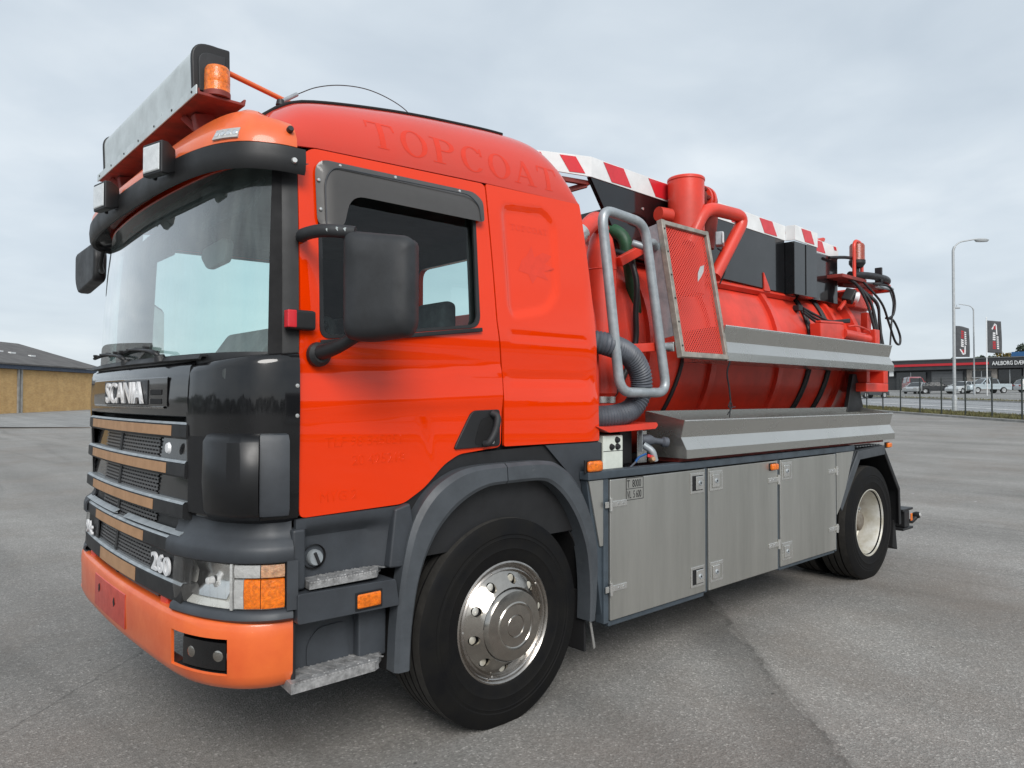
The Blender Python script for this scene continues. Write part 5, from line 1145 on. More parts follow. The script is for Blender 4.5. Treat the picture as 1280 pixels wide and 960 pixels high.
# wipers, cowl
cw = sweep('cowl', PG, [(-0.06, 1.775), (-0.045, 1.800), (-0.01, 1.800), (-0.004, 1.787)], 'matte_black', TR, n=30, t0=-0.05, t1=1.05, solid=0.01)
for y0, y1, s in ((0.74, 1.50, 1), (1.28, 1.95, 1)):
    wa = tube('wiper_arm', [(-1.425, y0, 1.800), (-1.455, y0 + 0.03, 1.835), (-1.445, y0 + 0.30, 1.858), (-1.440, y0 + 0.46, 1.865)], lambda i: 0.011 if i < 6 else 0.007, 'matte_black', cw, seg=8, smooth_path=5)
    tube('wiper_blade', [(-1.405, y0 + 0.12, 1.838), (-1.425, y0 + 0.42, 1.862), (-1.430, y1, 1.852)], 0.009, 'deep_black', wa, seg=6, smooth_path=6)
    lathe('wiper_pivot', [(0, 0.03), (0.022, 0.025), (0.028, 0.0)], (-1.43, y0, 1.795), (-0.3, 0, 1), 'matte_black', wa, 12)
    for k in range(4): bar('wiper_yoke', (-1.437, y0 + 0.18 + k * 0.14, 1.862), (-1.425, y0 + 0.26 + k * 0.14, 1.868), 0.02, 0.012, 'deep_black', wa, 0.002)
# ---- interior
dsh = prism('dashboard', fillet([(-1.34, 1.25), (-1.36, 1.775), (-1.20, 1.80), (-0.98, 1.79), (-0.90, 1.70), (-0.92, 1.45), (-1.0, 1.25)], 0.05, 4, True), 0.18, 2.32, 'dash', cab, 0.02)
prism('instrument_hood', fillet([(-1.18, 1.78), (-1.06, 1.95), (-0.92, 1.93), (-0.90, 1.75)], 0.03, 4, True), 0.34, 0.92, 'dash', dsh, 0.02)
tube('steering_wheel', [(-0.80 + 0.20 * math.cos(a) * 0.55, 0.66 + 0.23 * math.sin(a), 1.86 + 0.20 * math.cos(a) * 0.83) for a in [6.2832 * k / 32 for k in range(32)]], 0.016, 'deep_black', cab, closed=True)
lathe('wheel_hub', [(0, 0.03), (0.06, 0.02), (0.07, 0.0)], (-0.80, 0.66, 1.86), (0.83, 0, -0.55), 'deep_black', cab, 16)
for k in range(3):
    a = 1.57 + 2.094 * k; bar('wheel_spoke', (-0.80, 0.66, 1.86), (-0.80 + 0.20 * math.cos(a) * 0.55, 0.66 + 0.23 * math.sin(a), 1.86 + 0.20 * math.cos(a) * 0.83), 0.03, 0.015, 'deep_black', cab, 0.003)
bar('steering_column', (-1.02, 0.66, 1.58), (-0.81, 0.66, 1.85), 0.09, 0.09, 'dash', cab, 0.01)
for yc in (0.66, 1.86):
    st = prism('seat_cushion', fillet([(-0.62, 1.42), (-0.62, 1.54), (-0.10, 1.52), (-0.08, 1.38)], 0.05, 4, True), yc - 0.25, yc + 0.25, 'seat', cab, 0.03)
    prism('seat_backrest', fillet([(-0.20, 1.50), (-0.06, 1.98), (0.06, 1.98), (0.0, 1.48)], 0.05, 4, True), yc - 0.23, yc + 0.23, 'seat', st, 0.03)
    prism('headrest', fillet([(-0.06, 2.00), (-0.03, 2.17), (0.06, 2.17), (0.06, 2.00)], 0.04, 4, True), yc - 0.14, yc + 0.14, 'seat', st, 0.03)
    box('seat_base', (-0.52, yc - 0.2, 1.25), (-0.12, yc + 0.2, 1.41), 'deep_black', st, 0.01)
im = prism('interior_mirror', fillet([(1.06, 2.44), (1.10, 2.34), (1.36, 2.33), (1.46, 2.41), (1.42, 2.455), (1.12, 2.47)], 0.035, 4, True), -1.02, -0.98, 'mirror_grey', cab, 0.01, 'yz'); bar('mirror_stem', (-1.06, 1.26, 2.62), (-1.0, 1.26, 2.46), 0.02, 0.02, 'matte_black', im, 0.003)
obox('sun_blind', (-1.13, 0.72, 2.535), (0.03, 0.62, 0.16), (0, R(25), 0), 'seat', cab, 0.02); obox('sun_blind', (-1.13, 1.72, 2.50), (0.025, 0.42, 0.17), (0, R(12), 0), 'seat', cab, 0.02)
# ---- mirrors
def mirror(Y, sgn):
    a = Vector((-0.995, Y(-0.13), 0)); b = Vector((-0.825, Y(-0.365), 0)); d = (b - a).normalized(); nn = Vector((d[1], -d[0], 0)) * sgn   # nn: towards the front
    if nn.x > 0: nn = -nn
    W_ = (b - a).length; prof = fillet([(0.0, 1.862), (0.10, 1.850), (W_ - 0.02, 1.872), (W_, 1.92), (W_, 2.235), (W_ - 0.03, 2.258), (0.0, 2.292)], 0.045, 5, True); n_ = len(prof)
    c = Vector((W_ / 2, 2.07)); v = []
    for off, s in ((-0.035, 0.97), (-0.03, 1.0), (0.02, 1.0), (0.050, 0.93), (0.066, 0.78), (0.072, 0.5)):
        for p in prof:
            q = c + (Vector(p[:2]) - c) * s; v.append(a + d * q[0] + nn * off + Vector((0, 0, q[1])))
    f = [(r_ * n_ + i, r_ * n_ + (i + 1) % n_, (r_ + 1) * n_ + (i + 1) % n_, (r_ + 1) * n_ + i) for r_ in range(5) for i in range(n_)] + [tuple(range(n_)), tuple(range(5 * n_, 6 * n_))]
    o = mk('wing_mirror', v, fixn(v, f), 'mirror_shell', TR, ang=50)
    v = [a + d * (c + (Vector(p[:2]) - c) * 0.92)[0] + nn * -0.037 + Vector((0, 0, (c + (Vector(p[:2]) - c) * 0.92)[1])) for p in prof]; mk('mirror_glass', v, fixn(v, [tuple(range(n_))]), 'chrome', o, smooth=False, solid=0.001)
    v = [a + d * (0.01 + (W_ - 0.02) * s) + nn * 0.0735 * 0 + nn * (0.068 if 0.2 < s < 0.8 else 0.05) + Vector((0, 0, z)) for z in (1.962, 1.958) for s in (0.1, 0.3, 0.7, 0.9)]
    tube('upper_arm', [(-1.085, Y(0.075), 2.292), (-1.10, Y(0.02), 2.290), (-1.07, Y(-0.08), 2.292), (-0.98, Y(-0.17), 2.282)], 0.026, 'mirror_shell', o, seg=12, smooth_path=6)
    for k, (x, y) in enumerate(((-1.105, 0.0), (-1.085, -0.045), (-1.065, -0.085), (-1.04, -0.115), (-1.02, -0.135))):
        pts = [(0.024 * math.cos(q) * random.uniform(.5, 1), 0.013 * math.sin(q) * random.uniform(.5, 1)) for q in [6.2832 * j / 8 for j in range(8)]]
        mk('scuff', [Vector((x + p[0] * 0.7, Y(y - 0.030 - abs(p[0]) * .1), 2.290 + p[1])) for p in pts], [tuple(range(8))], 'silver_board', o, smooth=False, solid=0.001)
    tube('lower_arm', [(-1.03, Y(0.07), 1.815), (-1.02, Y(0.02), 1.818), (-0.99, Y(-0.06), 1.84), (-0.95, Y(-0.16), 1.885)], lambda i: 0.036 - 0.0007 * i, 'matte_black', o, seg=12, smooth_path=6)
    lathe('arm_foot', [(0.0, 0.03), (0.035, 0.028), (0.05, 0.012), (0.052, -0.01)], (-1.02, Y(0.05), 1.81), (0, -1 * sgn, 0), 'matte_black', o, 20)
    return o
mirror(lambda y: y, 1); mirror(lambda y: 2.5 - y, -1)
# door hinge block on the pillar
hb = box('mirror_hinge', (-1.165, 0.022, 1.905), (-1.045, 0.072, 1.985), 'matte_black', TR, 0.012); box('hinge_mark', (-1.168, 0.020, 1.912), (-1.130, 0.060, 1.982), 'stripe_red', hb, 0.004)
# small proximity mirror at the far corner
pm = prism('front_mirror', fillet([(2.62, 2.395), (3.08, 2.35), (3.16, 2.44), (3.16, 2.64), (2.68, 2.65), (2.60, 2.58)], 0.05, 5, True), -1.30, -1.22, 'matte_black', TR, 0.02, 'yz')
tube('mirror_stalk', [(-1.30, 2.36, 2.55), (-1.30, 2.42, 2.47), (-1.27, 2.52, 2.44), (-1.26, 2.66, 2.47)], 0.013, 'matte_black', pm, seg=8, smooth_path=5)

# ---- side below the door: steps
fs = panel('fender_panel', [(-0.64, 1.13), (-0.56, 1.17), (-0.38, 1.33), (-0.28, 1.36), (0.74, 1.39), (0.74, 0.90), (-0.5, 0.90)], (), lambda x, z: (x, 0.078, z), 'matte_black', TR, 0.1, 0.02)
panel('rear_fender_panel', [(0.30, 1.378), (0.745, 1.378), (0.745, 0.98), (0.62, 0.98), (0.50, 1.20)], (), lambda x, z: (x, 0.062, z), 'grey_plastic', TR, 0.1, 0.015)
sp = panel('step_panel', [(-1.115, 1.142), (-0.60, 1.150), (-0.555, 1.07), (-0.62, 0.88), (-1.115, 0.88)], (), lambda x, z: (x, 0.052 + 0.05 * sst(1.115, 1.06, z) * sst(-1.085, -1.05, x) * (1 - 0.8 * sst(-0.80, -0.62, x)), z), 'grey_plastic', TR, 0.02, 0.02)
box('step_column', (-1.135, 0.036, 0.86), (-1.078, 0.12, 1.105), 'grey_plastic', sp, 0.012)
lathe('filler_recess', [(0.052, 0.008), (0.050, 0.010), (0.044, -0.02), (0.0, -0.025)], (-1.015, 0.098, 0.975), (0, -1, 0), 'deep_black', sp, 28)
lk = lathe('filler_cap', [(0.0, 0.020), (0.028, 0.020), (0.033, 0.012), (0.034, -0.02)], (-1.012, 0.095, 0.970), (0, -1, 0), 'galvanised', sp, 24); bar('cap_grip', (-1.022, 0.070, 0.995), (-1.002, 0.070, 0.945), 0.008, 0.012, 'matte_black', lk, 0.002)
def tread(name, x0, x1, z, parent, th=0.035, cut=True):
    """cast tread plate: sawtooth front edge, raised diamond ribs"""
    def edge(amp, n_):
        e_ = []
        for i in range(n_ + 1):
            x = x0 + (x1 - x0) * i / n_; e_.append((x, 0.012 + 0.09 * sst(x1 - 0.08, x1, x) + (amp if i % 2 else 0.0)))
        return e_ + [(x1, 0.24), (x0 + 0.02, 0.24)]
    o = prism(name, edge(0.0, 16), z - th, z - 0.0065, 'alu_tread', parent, 0.0, 'xy')
    prism('tread_teeth', edge(0.0025, 60), z - 0.006, z, 'alu_tread', o, 0.0, 'xy')
    for i in range(7):
        xc = x0 + 0.05 + i * (x1 - x0 - 0.10) / 7
        bar('tread_rib', (xc, 0.035, z + 0.0005), (xc + 0.07, 0.20, z + 0.0005), 0.007, 0.004, 'alu_tread', o, 0); bar('tread_rib', (xc + 0.07, 0.035, z + 0.0008), (xc, 0.20, z + 0.0008), 0.007, 0.004, 'alu_tread', o, 0)
    return o
us = prism('upper_step', fillet([(-1.128, 0.855), (-0.672, 0.842), (-0.655, 0.725), (-1.128, 0.735)], 0.012, 3, True), 0.004, 0.16, 'grey_plastic', TR, 0.008)
tread('step_tread', -1.075, -0.69, 0.893, us, 0.03)
mkr = box('side_marker', (-0.866, -0.008, 0.748), (-0.752, 0.006, 0.808), 'amber', us, 0.008)
box('marker_surround', (-0.874, -0.002, 0.740), (-0.744, 0.0039, 0.816), 'deep_black', us, 0.004)
rc = box('step_well', (-1.125, 0.150, 0.48), (-0.62, 0.180, 0.75), 'grey_plastic', TR, 0.004)
panel('well_pressing', fillet([(-1.02, 0.50), (-1.02, 0.60), (-0.97, 0.66), (-0.84, 0.665), (-0.82, 0.50)], 0.03, 4, True), (), lambda x, z: (x, 0.144, z), 'grey_plastic', rc, 0.05, 0.006)
box('well_rib', (-0.80, 0.10, 0.49), (-0.66, 0.15, 0.74), 'grey_plastic', rc, 0.01)
lsx = tread('lower_step', -1.15, -0.685, 0.508, TR, 0.042)
box('step_hole', (-1.125, 0.03, 0.5055), (-1.085, 0.09, 0.5075), 'deep_black', lsx, 0.002)
# ---- front wheel arch
FO = [(-0.672, 0.43), (-0.660, 0.65), (-0.628, 0.87), (-0.572, 1.07), (-0.47, 1.205), (-0.33, 1.28), (-0.20, 1.302), (-0.03, 1.306)]
FI = [(-0.600, 0.43), (-0.588, 0.62), (-0.548, 0.83), (-0.475, 0.985), (-0.38, 1.09), (-0.27, 1.16), (-0.15, 1.20), (-0.03, 1.207)]
GO = [(-0.024, 1.306), (0.25, 1.302), (0.36, 1.272), (0.47, 1.195), (0.57, 1.06), (0.635, 0.90), (0.660, 0.75), (0.650, 0.55), (0.632, 0.40)]
GI = [(-0.024, 1.207), (0.20, 1.205), (0.30, 1.172), (0.40, 1.09), (0.49, 0.97), (0.553, 0.83), (0.580, 0.70), (0.590, 0.55), (0.585, 0.40)]
def flare(O, I, nm):
    O, I = [Vector((a, b)) for a, b in smooth_tab(O, 5)], [Vector((a, b)) for a, b in smooth_tab(I, 5)]; n_ = min(len(O), len(I)); v = []
    for i in range(n_):
        o_, i_ = O[i], I[i]; m_ = o_.lerp(i_, 0.18); m2 = o_.lerp(i_, 0.85)
        v += [(o_[0], 0.08, o_[1]), (o_[0], 0.020, o_[1]), (m_[0], 0.0, m_[1]), (m2[0], -0.006, m2[1]), (i_[0], 0.004, i_[1]), (i_[0], 0.10, i_[1])]
    f = [(i * 6 + q, i * 6 + q + 1, (i + 1) * 6 + q + 1, (i + 1) * 6 + q) for i in range(n_ - 1) for q in range(5)] + [tuple(range(6)), tuple((n_ - 1) * 6 + q for q in range(6))]
    return mk(nm, v, fixn(v, f), 'flare_grey', TR, ang=28)
fl1 = flare(FO, FI, 'wheel_arch_flare'); fl2 = flare(GO, GI, 'wheel_arch_flare')
lathe('arch_screw', [(0, 0.004), (0.006, 0.003), (0.007, -0.002)], (-0.055, 0.002, 1.245), (0, -1, 0), 'steel_fit', fl1, 8)
prism('arch_web', [(-0.66, 1.14), (-0.58, 1.16), (-0.56, 1.07), (-0.615, 0.88), (-0.69, 0.885)], 0.03, 0.09, 'grey_plastic', fl1, 0.01)
# inner arch
def liner(cx, r, y0, y1, z0, nm, parent):
    v = []; f = []; k = 24
    for i in range(k + 1):
        a = math.pi * (-0.06 + 1.12 * i / k); v += [(cx + r * math.cos(a), y0, max(z0, 0.52 + r * math.sin(a))), (cx + r * math.cos(a), y1, max(z0, 0.52 + r * math.sin(a)))]
    f = [(2 * i, 2 * i + 1, 2 * i + 3, 2 * i + 2) for i in range(k)]
    mk(nm, v, f, 'deep_black', parent, ang=60, solid=0.01)
liner(-0.005, 0.645, 0.09, 0.62, 0.40, 'wheel_arch_liner', fl2); box('arch_back', (-0.62, 0.62, 0.35), (0.62, 0.66, 1.2), 'deep_black', fl2, 0)
liner(-0.005, 0.645, 1.88, 2.41, 0.40, 'wheel_arch_liner', fl2)
box('mud_flap', (0.60, 0.06, 0.215), (0.615, 0.40, 0.55), 'deep_black', fl2, 0.003); bar('flap_stay', (0.62, 0.04, 0.42), (0.68, 0.055, 0.22), 0.006, 0.02, 'steel_fit', fl2, 0.001)

# ---- wheels
def tyre_prof(Ro, Ri, Wd, grooves, depth=0.012):
    """closed cross-section of a tyre: (radius, along the axle); + is the outer side"""
    h = Wd / 2; p = []
    p += [(Ri - 0.005, h * 0.80), (Ri + 0.012, h * 0.90), (Ri + 0.03, h * 0.93), (Ri + 0.06, h * 0.975), (Ri + 0.075, h * 0.985), (Ri + 0.079, h * 1.0), (Ri + 0.084, h * 0.988), ((Ro + Ri) / 2 + 0.01, h * 1.0), (Ro - 0.105, h * 0.994), (Ro - 0.100, h * 1.006), (Ro - 0.095, h * 0.992), (Ro - 0.085, h * 0.985), (Ro - 0.080, h * 1.0), (Ro - 0.072, h * 0.99), (Ro - 0.06, h * 0.975), (Ro - 0.035, h * 0.93), (Ro - 0.015, h * 0.90), (Ro - 0.004, h * 0.86)]
    tw = h * 0.84; n_ = grooves
    for k in range(n_):
        c = tw - (k + 1) * 2 * tw / (n_ + 1); g = 0.006
        p += [(Ro, c + g + 0.004), (Ro, c + g), (Ro - depth, c + g * 0.7), (Ro - depth, c - g * 0.7), (Ro, c - g), (Ro, c - g - 0.004)]
    p += [(Ro - 0.004, -h * 0.86), (Ro - 0.035, -h * 0.93), (Ro - 0.085, -h * 0.985), ((Ro + Ri) / 2, -h), (Ri + 0.03, -h * 0.93), (Ri - 0.005, -h * 0.80)]
    return p
def two_tone_tyre(o, Ro):
    """tread faces (worn, dusty) get their own slot"""
    me = o.data; me.materials.append(MATS['rubber_tread'])
    c = o['c']
    for p in me.polygons:
        r_ = math.hypot(p.center[0] - c[0], p.center[2] - c[2])
        if r_ > Ro - 0.03 and abs(p.normal[1]) < 0.75: p.material_index = 1
    del o['c']
def tyre(name, cx, yo, Wd, Ro, Ri, grooves, parent, flat=0.012, blocks=False):
    yc = yo + Wd / 2 if True else yo
    o = lathe(name, tyre_prof(Ro, Ri, Wd, grooves), (cx, yc, Ro - flat), (0, -1, 0), 'rubber', parent, 120 if blocks else 96, True, 30)
    o['c'] = (cx, yc, Ro - flat); two_tone_tyre(o, Ro)
    for vv in o.data.vertices:                       # flat where it stands
        if vv.co.z < 0.0: vv.co.z = 0.0; 
        if blocks:
            r_ = math.hypot(vv.co.x - cx, vv.co.z - (Ro - flat)); a = math.atan2(vv.co.z - (Ro - flat), vv.co.x - cx)
    return o
def front_wheel(Y, sgn):
    yo = Y(0.03); ax = (0, -1 * sgn, 0)
    wl = empty('front_wheel', (0, 0, 0)); tr_parent(wl, TR); wl.location = (0, 0, 0)
    base = TR
    c0 = (0.0, yo, 0.507)
    ty = tyre('tyre', 0.0, yo if sgn > 0 else yo - 0.315, 0.315, 0.52, 0.288, 4, wl)
    c = Vector((0, yo + 0.035 * sgn, 0.507)); A_ = Vector(ax)
    lathe('rim_lip', [(0.300, 0.0), (0.306, 0.010), (0.304, 0.020), (0.296, 0.024), (0.288, 0.018), (0.283, 0.008), (0.276, 0.004), (0.270, 0.012), (0.262, 0.016), (0.255, 0.008), (0.25, -0.01)], c, ax, 'chrome_lip', wl, 72)
    # cover: dished ring with ten round holes, domed centre
    n_ = 10; seg = 120; R1, R2 = 0.256, 0.182; hr = 0.0235; rows = []; v = []; f = []
    def zz(r_): return 0.010 + 0.052 * sst(R1, R2, r_) if False else 0.008 + 0.060 * (R1 - r_) / (R1 - R2)
    rm = (R1 + R2) / 2; cb = math.atan2(math.pi / n_ * rm, R1 - rm); BA = sorted([2 * math.pi * q / 24 for q in range(24)] + [cb, math.pi - cb, math.pi + cb, 2 * math.pi - cb])
    for k in range(n_):
        a0 = 2 * math.pi * (k + 0.3) / n_
        ring = []; m_ = len(BA)
        cell = []; hole = []
        for q in range(m_):
            b = BA[q]
            hole.append((rm + hr * math.cos(b), a0 + hr * math.sin(b) / rm))
        half = math.pi / n_
        # outer boundary of the cell met by the same angles
        for q in range(m_):
            b = BA[q]; dx_, dy_ = math.cos(b), math.sin(b); s = min((R1 - rm) / max(1e-6, abs(dx_)), half * rm / max(1e-6, abs(dy_))); cell.append((rm + dx_ * s, a0 + dy_ * s / rm))
        b_ = len(v)
        for r_, a in cell + hole: v.append((r_, a, zz(r_)))
        for r_, a in hole: v.append((r_, a, zz(r_) - 0.012))
        for q in range(m_):
            q2 = (q + 1) % m_; f.append((b_ + q, b_ + q2, b_ + m_ + q2, b_ + m_ + q)); f.append((b_ + m_ + q, b_ + m_ + q2, b_ + 2 * m_ + q2, b_ + 2 * m_ + q))
        for s_r, s_a in ((R1, half), (R1, -half), (R2, half), (R2, -half)):
            pass
    u = Vector((1, 0, 0)); w = A_.cross(u)
    V = [c + (u * math.cos(a) + w * math.sin(a)) * r_ + A_ * h for r_, a, h in v]
    lathe('cover_backing', [(R1 + 0.004, -0.035), (R2 - 0.002, 0.020)], c, ax, 'deep_black', wl, 48)
    bm = bmesh.new(); vv = [bm.verts.new(p) for p in V]
    for q in f:
        try: bm.faces.new([vv[i] for i in q])
        except ValueError: pass
    bmesh.ops.remove_doubles(bm, verts=bm.verts, dist=0.0004); bmesh.ops.recalc_face_normals(bm, faces=bm.faces)
    me = bpy.data.meshes.new('cover_ring'); bm.to_mesh(me); bm.free(); me.materials.append(MATS['chrome']); o = bpy.data.objects.new('cover_ring', me); col.objects.link(o); tr_parent(o, wl)
    for p in me.polygons: p.use_smooth = True
    me.set_sharp_from_angle(angle=R(35))
    for k in range(n_):
        a = 2 * math.pi * (k + 0.3) / n_; p = c + (u * math.cos(a) + w * math.sin(a)) * rm + A_ * (zz(rm) - 0.011)
        lathe('hand_hole', [(0.0, 0.001), (0.015, 0.0005), (0.0205, -0.002)], p, A_, 'rim_silver', wl, 16)
    lathe('hub_cover', [(R2 + 0.003, 0.062), (R2, 0.070), (0.176, 0.082), (0.168, 0.090), (0.14, 0.096), (0.118, 0.099), (0.112, 0.104), (0.106, 0.1025), (0.102, 0.098), (0.08, 0.100), (0.056, 0.100), (0.053, 0.096), (0.050, 0.099), (0.03, 0.100), (0.0, 0.100)], c, ax, 'chrome', wl, 72)
    for k in range(5):
        a = 6.2832 * (k + .5) / 5; lathe('rivet', [(0, 0.005), (0.005, 0.004), (0.006, 0)], c + (u * math.cos(a) + w * math.sin(a)) * 0.266 + A_ * 0.013, A_, 'steel_fit', wl, 8)
    return wl
front_wheel(lambda y: y, 1); front_wheel(lambda y: 2.5 - y, -1)
def blocks_on(o, cx, yc, Ro, Wd, flat, parent):
    """shoulder tread blocks of the drive tyres"""
    v = []; f = []; n_ = 54; zc = Ro - flat
    for k in range(n_):
        for yy, s in ((yc - Wd * 0.30, 0), (yc, 0.5), (yc + Wd * 0.30, 0)):
            a0 = 6.2832 * (k + s) / n_; a1 = a0 + 6.2832 / n_ * 0.66; b = len(v); hw = Wd * 0.125
            for a in (a0, a1):
                for y in (yy - hw, yy + hw):
                    for r_ in (Ro - 0.012, Ro + 0.008): v.append((cx + r_ * math.cos(a), y, max(0.0005, zc + r_ * math.sin(a))))
            f += [(b + i for i in q) for q in ((1, 3, 7, 5), (0, 1, 5, 4), (2, 3, 7, 6), (0, 1, 3, 2), (4, 5, 7, 6))]
    ob = mk('tread_blocks', v, fixn(v, [tuple(q) for q in f]), 'rubber_tread', parent, smooth=False); ob.name = 'tread'; ob['kind'] = 'stuff'
XR = 4.42
def rear_wheel(Y, sgn):
    wl = empty('rear_wheel', (0, 0, 0)); tr_parent(wl, TR); wl.location = (0, 0, 0); wl['label'] = 'dirty double rear wheel with deep silver rim'
    Ro, flat = 0.512, 0.012
    for yo in (0.03, 0.365):
        y0 = Y(yo) if sgn > 0 else Y(yo) - 0.285
        t_ = tyre('tyre', XR, y0, 0.285, Ro, 0.288, 3, wl, flat); blocks_on(t_, XR, y0 + 0.1425, Ro, 0.285, flat, wl)
    c = Vector((XR, Y(0.03), Ro - flat)); ax = (0, -1 * sgn, 0)
    lathe('rim', [(0.290, -0.045), (0.303, -0.020), (0.302, -0.012), (0.294, -0.012), (0.286, -0.03), (0.276, -0.05), (0.268, -0.10), (0.258, -0.16), (0.254, -0.205), (0.244, -0.215)], c, ax, 'rim_silver', wl, 64); lathe('rim_disc', [(0.246, -0.214), (0.20, -0.20), (0.15, -0.195), (0.0, -0.19)], c, ax, 'rim_dark', wl, 48)
    lathe('hub', [(0.0, -0.095), (0.07, -0.095), (0.085, -0.105), (0.092, -0.14), (0.12, -0.16), (0.12, -0.20)], c, ax, 'rim_dark', wl, 32)
    for k in range(10):
        a = 6.2832 * k / 10; lathe('wheel_nut', [(0, 0.035), (0.011, 0.033), (0.016, 0.02), (0.016, 0)], c + Vector((math.cos(a) * 0.165, 0, math.sin(a) * 0.165)) + Vector(ax) * -0.187, ax, 'dark_red' if k % 4 == 0 else 'galvanised', wl, 6)
    return wl
rear_wheel(lambda y: y, 1); rear_wheel(lambda y: 2.5 - y, -1)

# ---- chassis
ch = box('chassis', (-1.1, 0.82, 0.72), (5.45, 0.90, 0.98), 'deep_black', TR, 0.004); box('frame_rail', (-1.1, 1.60, 0.72), (5.45, 1.68, 0.98), 'deep_black', ch, 0.004)
for x in (0.0, XR): tube('axle', [(x, 0.35, 0.51), (x, 2.15, 0.51)], 0.09, 'deep_black', ch, seg=14)
lathe('differential', [(0, -0.22), (0.16, -0.16), (0.22, 0.0), (0.16, 0.16), (0, 0.22)], (XR, 1.25, 0.52), (1, 0, 0), 'deep_black', ch, 20)
box('engine', (-1.1, 0.75, 0.60), (0.55, 1.75, 1.18), 'deep_black', ch, 0.02); box('subframe', (0.80, 0.60, 0.98), (5.3, 1.90, 1.20), 'deep_black', ch, 0.01)
box('air_tank', (0.9, 1.95, 0.45), (3.6, 2.42, 1.18), 'deep_black', ch, 0.02); box('gearbox', (0.55, 0.95, 0.50), (1.6, 1.55, 0.95), 'deep_black', ch, 0.02)
# ---- side lockers
lk = box('locker_rail', (0.560, -0.012, 1.176), (3.98, 0.060, 1.222), 'frame_blue', TR, 0.006)
prism('locker_frame', [(0.570, 1.176), (0.735, 1.176), (0.735, 0.37), (0.700, 0.37)], 0.012, 0.060, 'frame_blue', lk, 0.004)
prism('corner_sheet', [(0.575, 1.172), (0.702, 1.172), (0.694, 0.80), (0.668, 0.80)], 0.0, 0.011, 'steel_sheet', lk, 0.002)
for x0, x1 in ((0.694, 0.736), (1.688, 1.722), (2.632, 2.672), (3.600, 3.632)): box('locker_post', (x0, -0.004, 0.362), (x1, 0.060, 1.175), 'frame_blue', lk, 0.004)
box('bottom_rail', (0.737, 0.0, 0.340), (1.687, 0.060, 0.372), 'frame_blue', lk, 0.004); box('bottom_rail', (2.673, 0.0, 0.350), (3.599, 0.060, 0.376), 'frame_blue', lk, 0.004)
box('locker_body', (0.74, 0.062, 0.38), (3.60, 0.62, 1.17), 'deep_black', lk, 0.0)
def locker(x0, x1, z0, latch_x, hinge_x, dlat):
    d = box('locker_door', (x0, -0.016, z0), (x1, 0.004, 1.168), 'steel_sheet', TR, 0.004)
    for z in (1.085, 0.487):
        lx = latch_x
        fr_ = box('latch_frame', (lx, -0.0215, z - 0.065), (lx + 0.150, -0.0165, z + 0.065), 'steel_fit', d, 0.002)
        box('latch_pocket', (lx + 0.016, -0.0235, z - 0.048), (lx + 0.134, -0.0218, z + 0.048), 'steel_sheet' if not dlat else 'deep_black', fr_, 0.001)
        px = lx + (0.050 if dlat else 0.020); box('latch_paddle', (px, -0.030, z - 0.043), (px + 0.080, -0.0238, z + 0.043), 'steel_fit', fr_, 0.003)
        lathe('lock_barrel', [(0, 0.006), (0.014, 0.006), (0.017, 0.0)], (px + 0.042, -0.030, z), (0, -1, 0), 'galvanised', fr_, 14)
        lathe('key_slot', [(0, 0.001), (0.007, 0.001), (0.007, 0.0)], (px + 0.042, -0.0361, z), (0, -1, 0), 'deep_black', fr_, 8)
    for z in (1.03, 0.555):
        s = 1 if hinge_x < (x0 + x1) / 2 else -1
        h_ = box('hinge', (min(hinge_x, hinge_x + s * 0.135), -0.0225, z - 0.017), (max(hinge_x, hinge_x + s * 0.135), -0.0165, z + 0.017), 'steel_fit', d, 0.002)
        tube('hinge_pin', [(hinge_x - s * 0.008, -0.024, z - 0.035), (hinge_x - s * 0.008, -0.024, z + 0.035)], 0.010, 'steel_fit', h_, seg=10)
        box('hinge_leaf', (min(hinge_x - s * 0.02, hinge_x - s * 0.05), -0.020, z - 0.017), (max(hinge_x - s * 0.02, hinge_x - s * 0.05), -0.0165, z + 0.017), 'steel_fit', h_, 0.001)
        for k in range(2): lathe('hinge_screw', [(0, 0.003), (0.006, 0.002), (0.007, 0)], (hinge_x + s * (0.06 + k * 0.045), -0.0225, z), (0, -1, 0), 'lamp_chrome', h_, 8)
    return d
d1 = locker(0.738, 1.686, 0.376, 1.515, 0.742, True); d2 = locker(1.724, 2.630, 0.372, 1.735, 2.626, False); d3 = locker(2.674, 3.598, 0.380, 2.690, 3.594, False)
# stencil
st = box('stencil_plate', (0.876, -0.0172, 1.040), (1.034, -0.0165, 1.168), 'steel_sheet', d1, 0)
for a, b in (((0.876, 1.040), (1.034, 1.040)), ((0.876, 1.104), (1.034, 1.104)), ((0.876, 1.166), (1.034, 1.166)), ((0.877, 1.04), (0.877, 1.166)), ((1.033, 1.04), (1.033, 1.166))):
    bar('stencil_line', (a[0], -0.0178, a[1]), (b[0], -0.0178, b[1]), 0.0012, 0.0035, 'black_print', st, 0)
text('stencil_text', 'T  8000', 0.062, (0.884, -0.0176, 1.112), (1, 0, 0), (0, 0, 1), 'black_print', st, sx=0.66, extrude=0.0004, bold=0.0006); text('stencil_text', 'VL  5 600', 0.060, (0.884, -0.0176, 1.050), (1, 0, 0), (0, 0, 1), 'black_print', st, sx=0.56, extrude=0.0004, bold=0.0006)
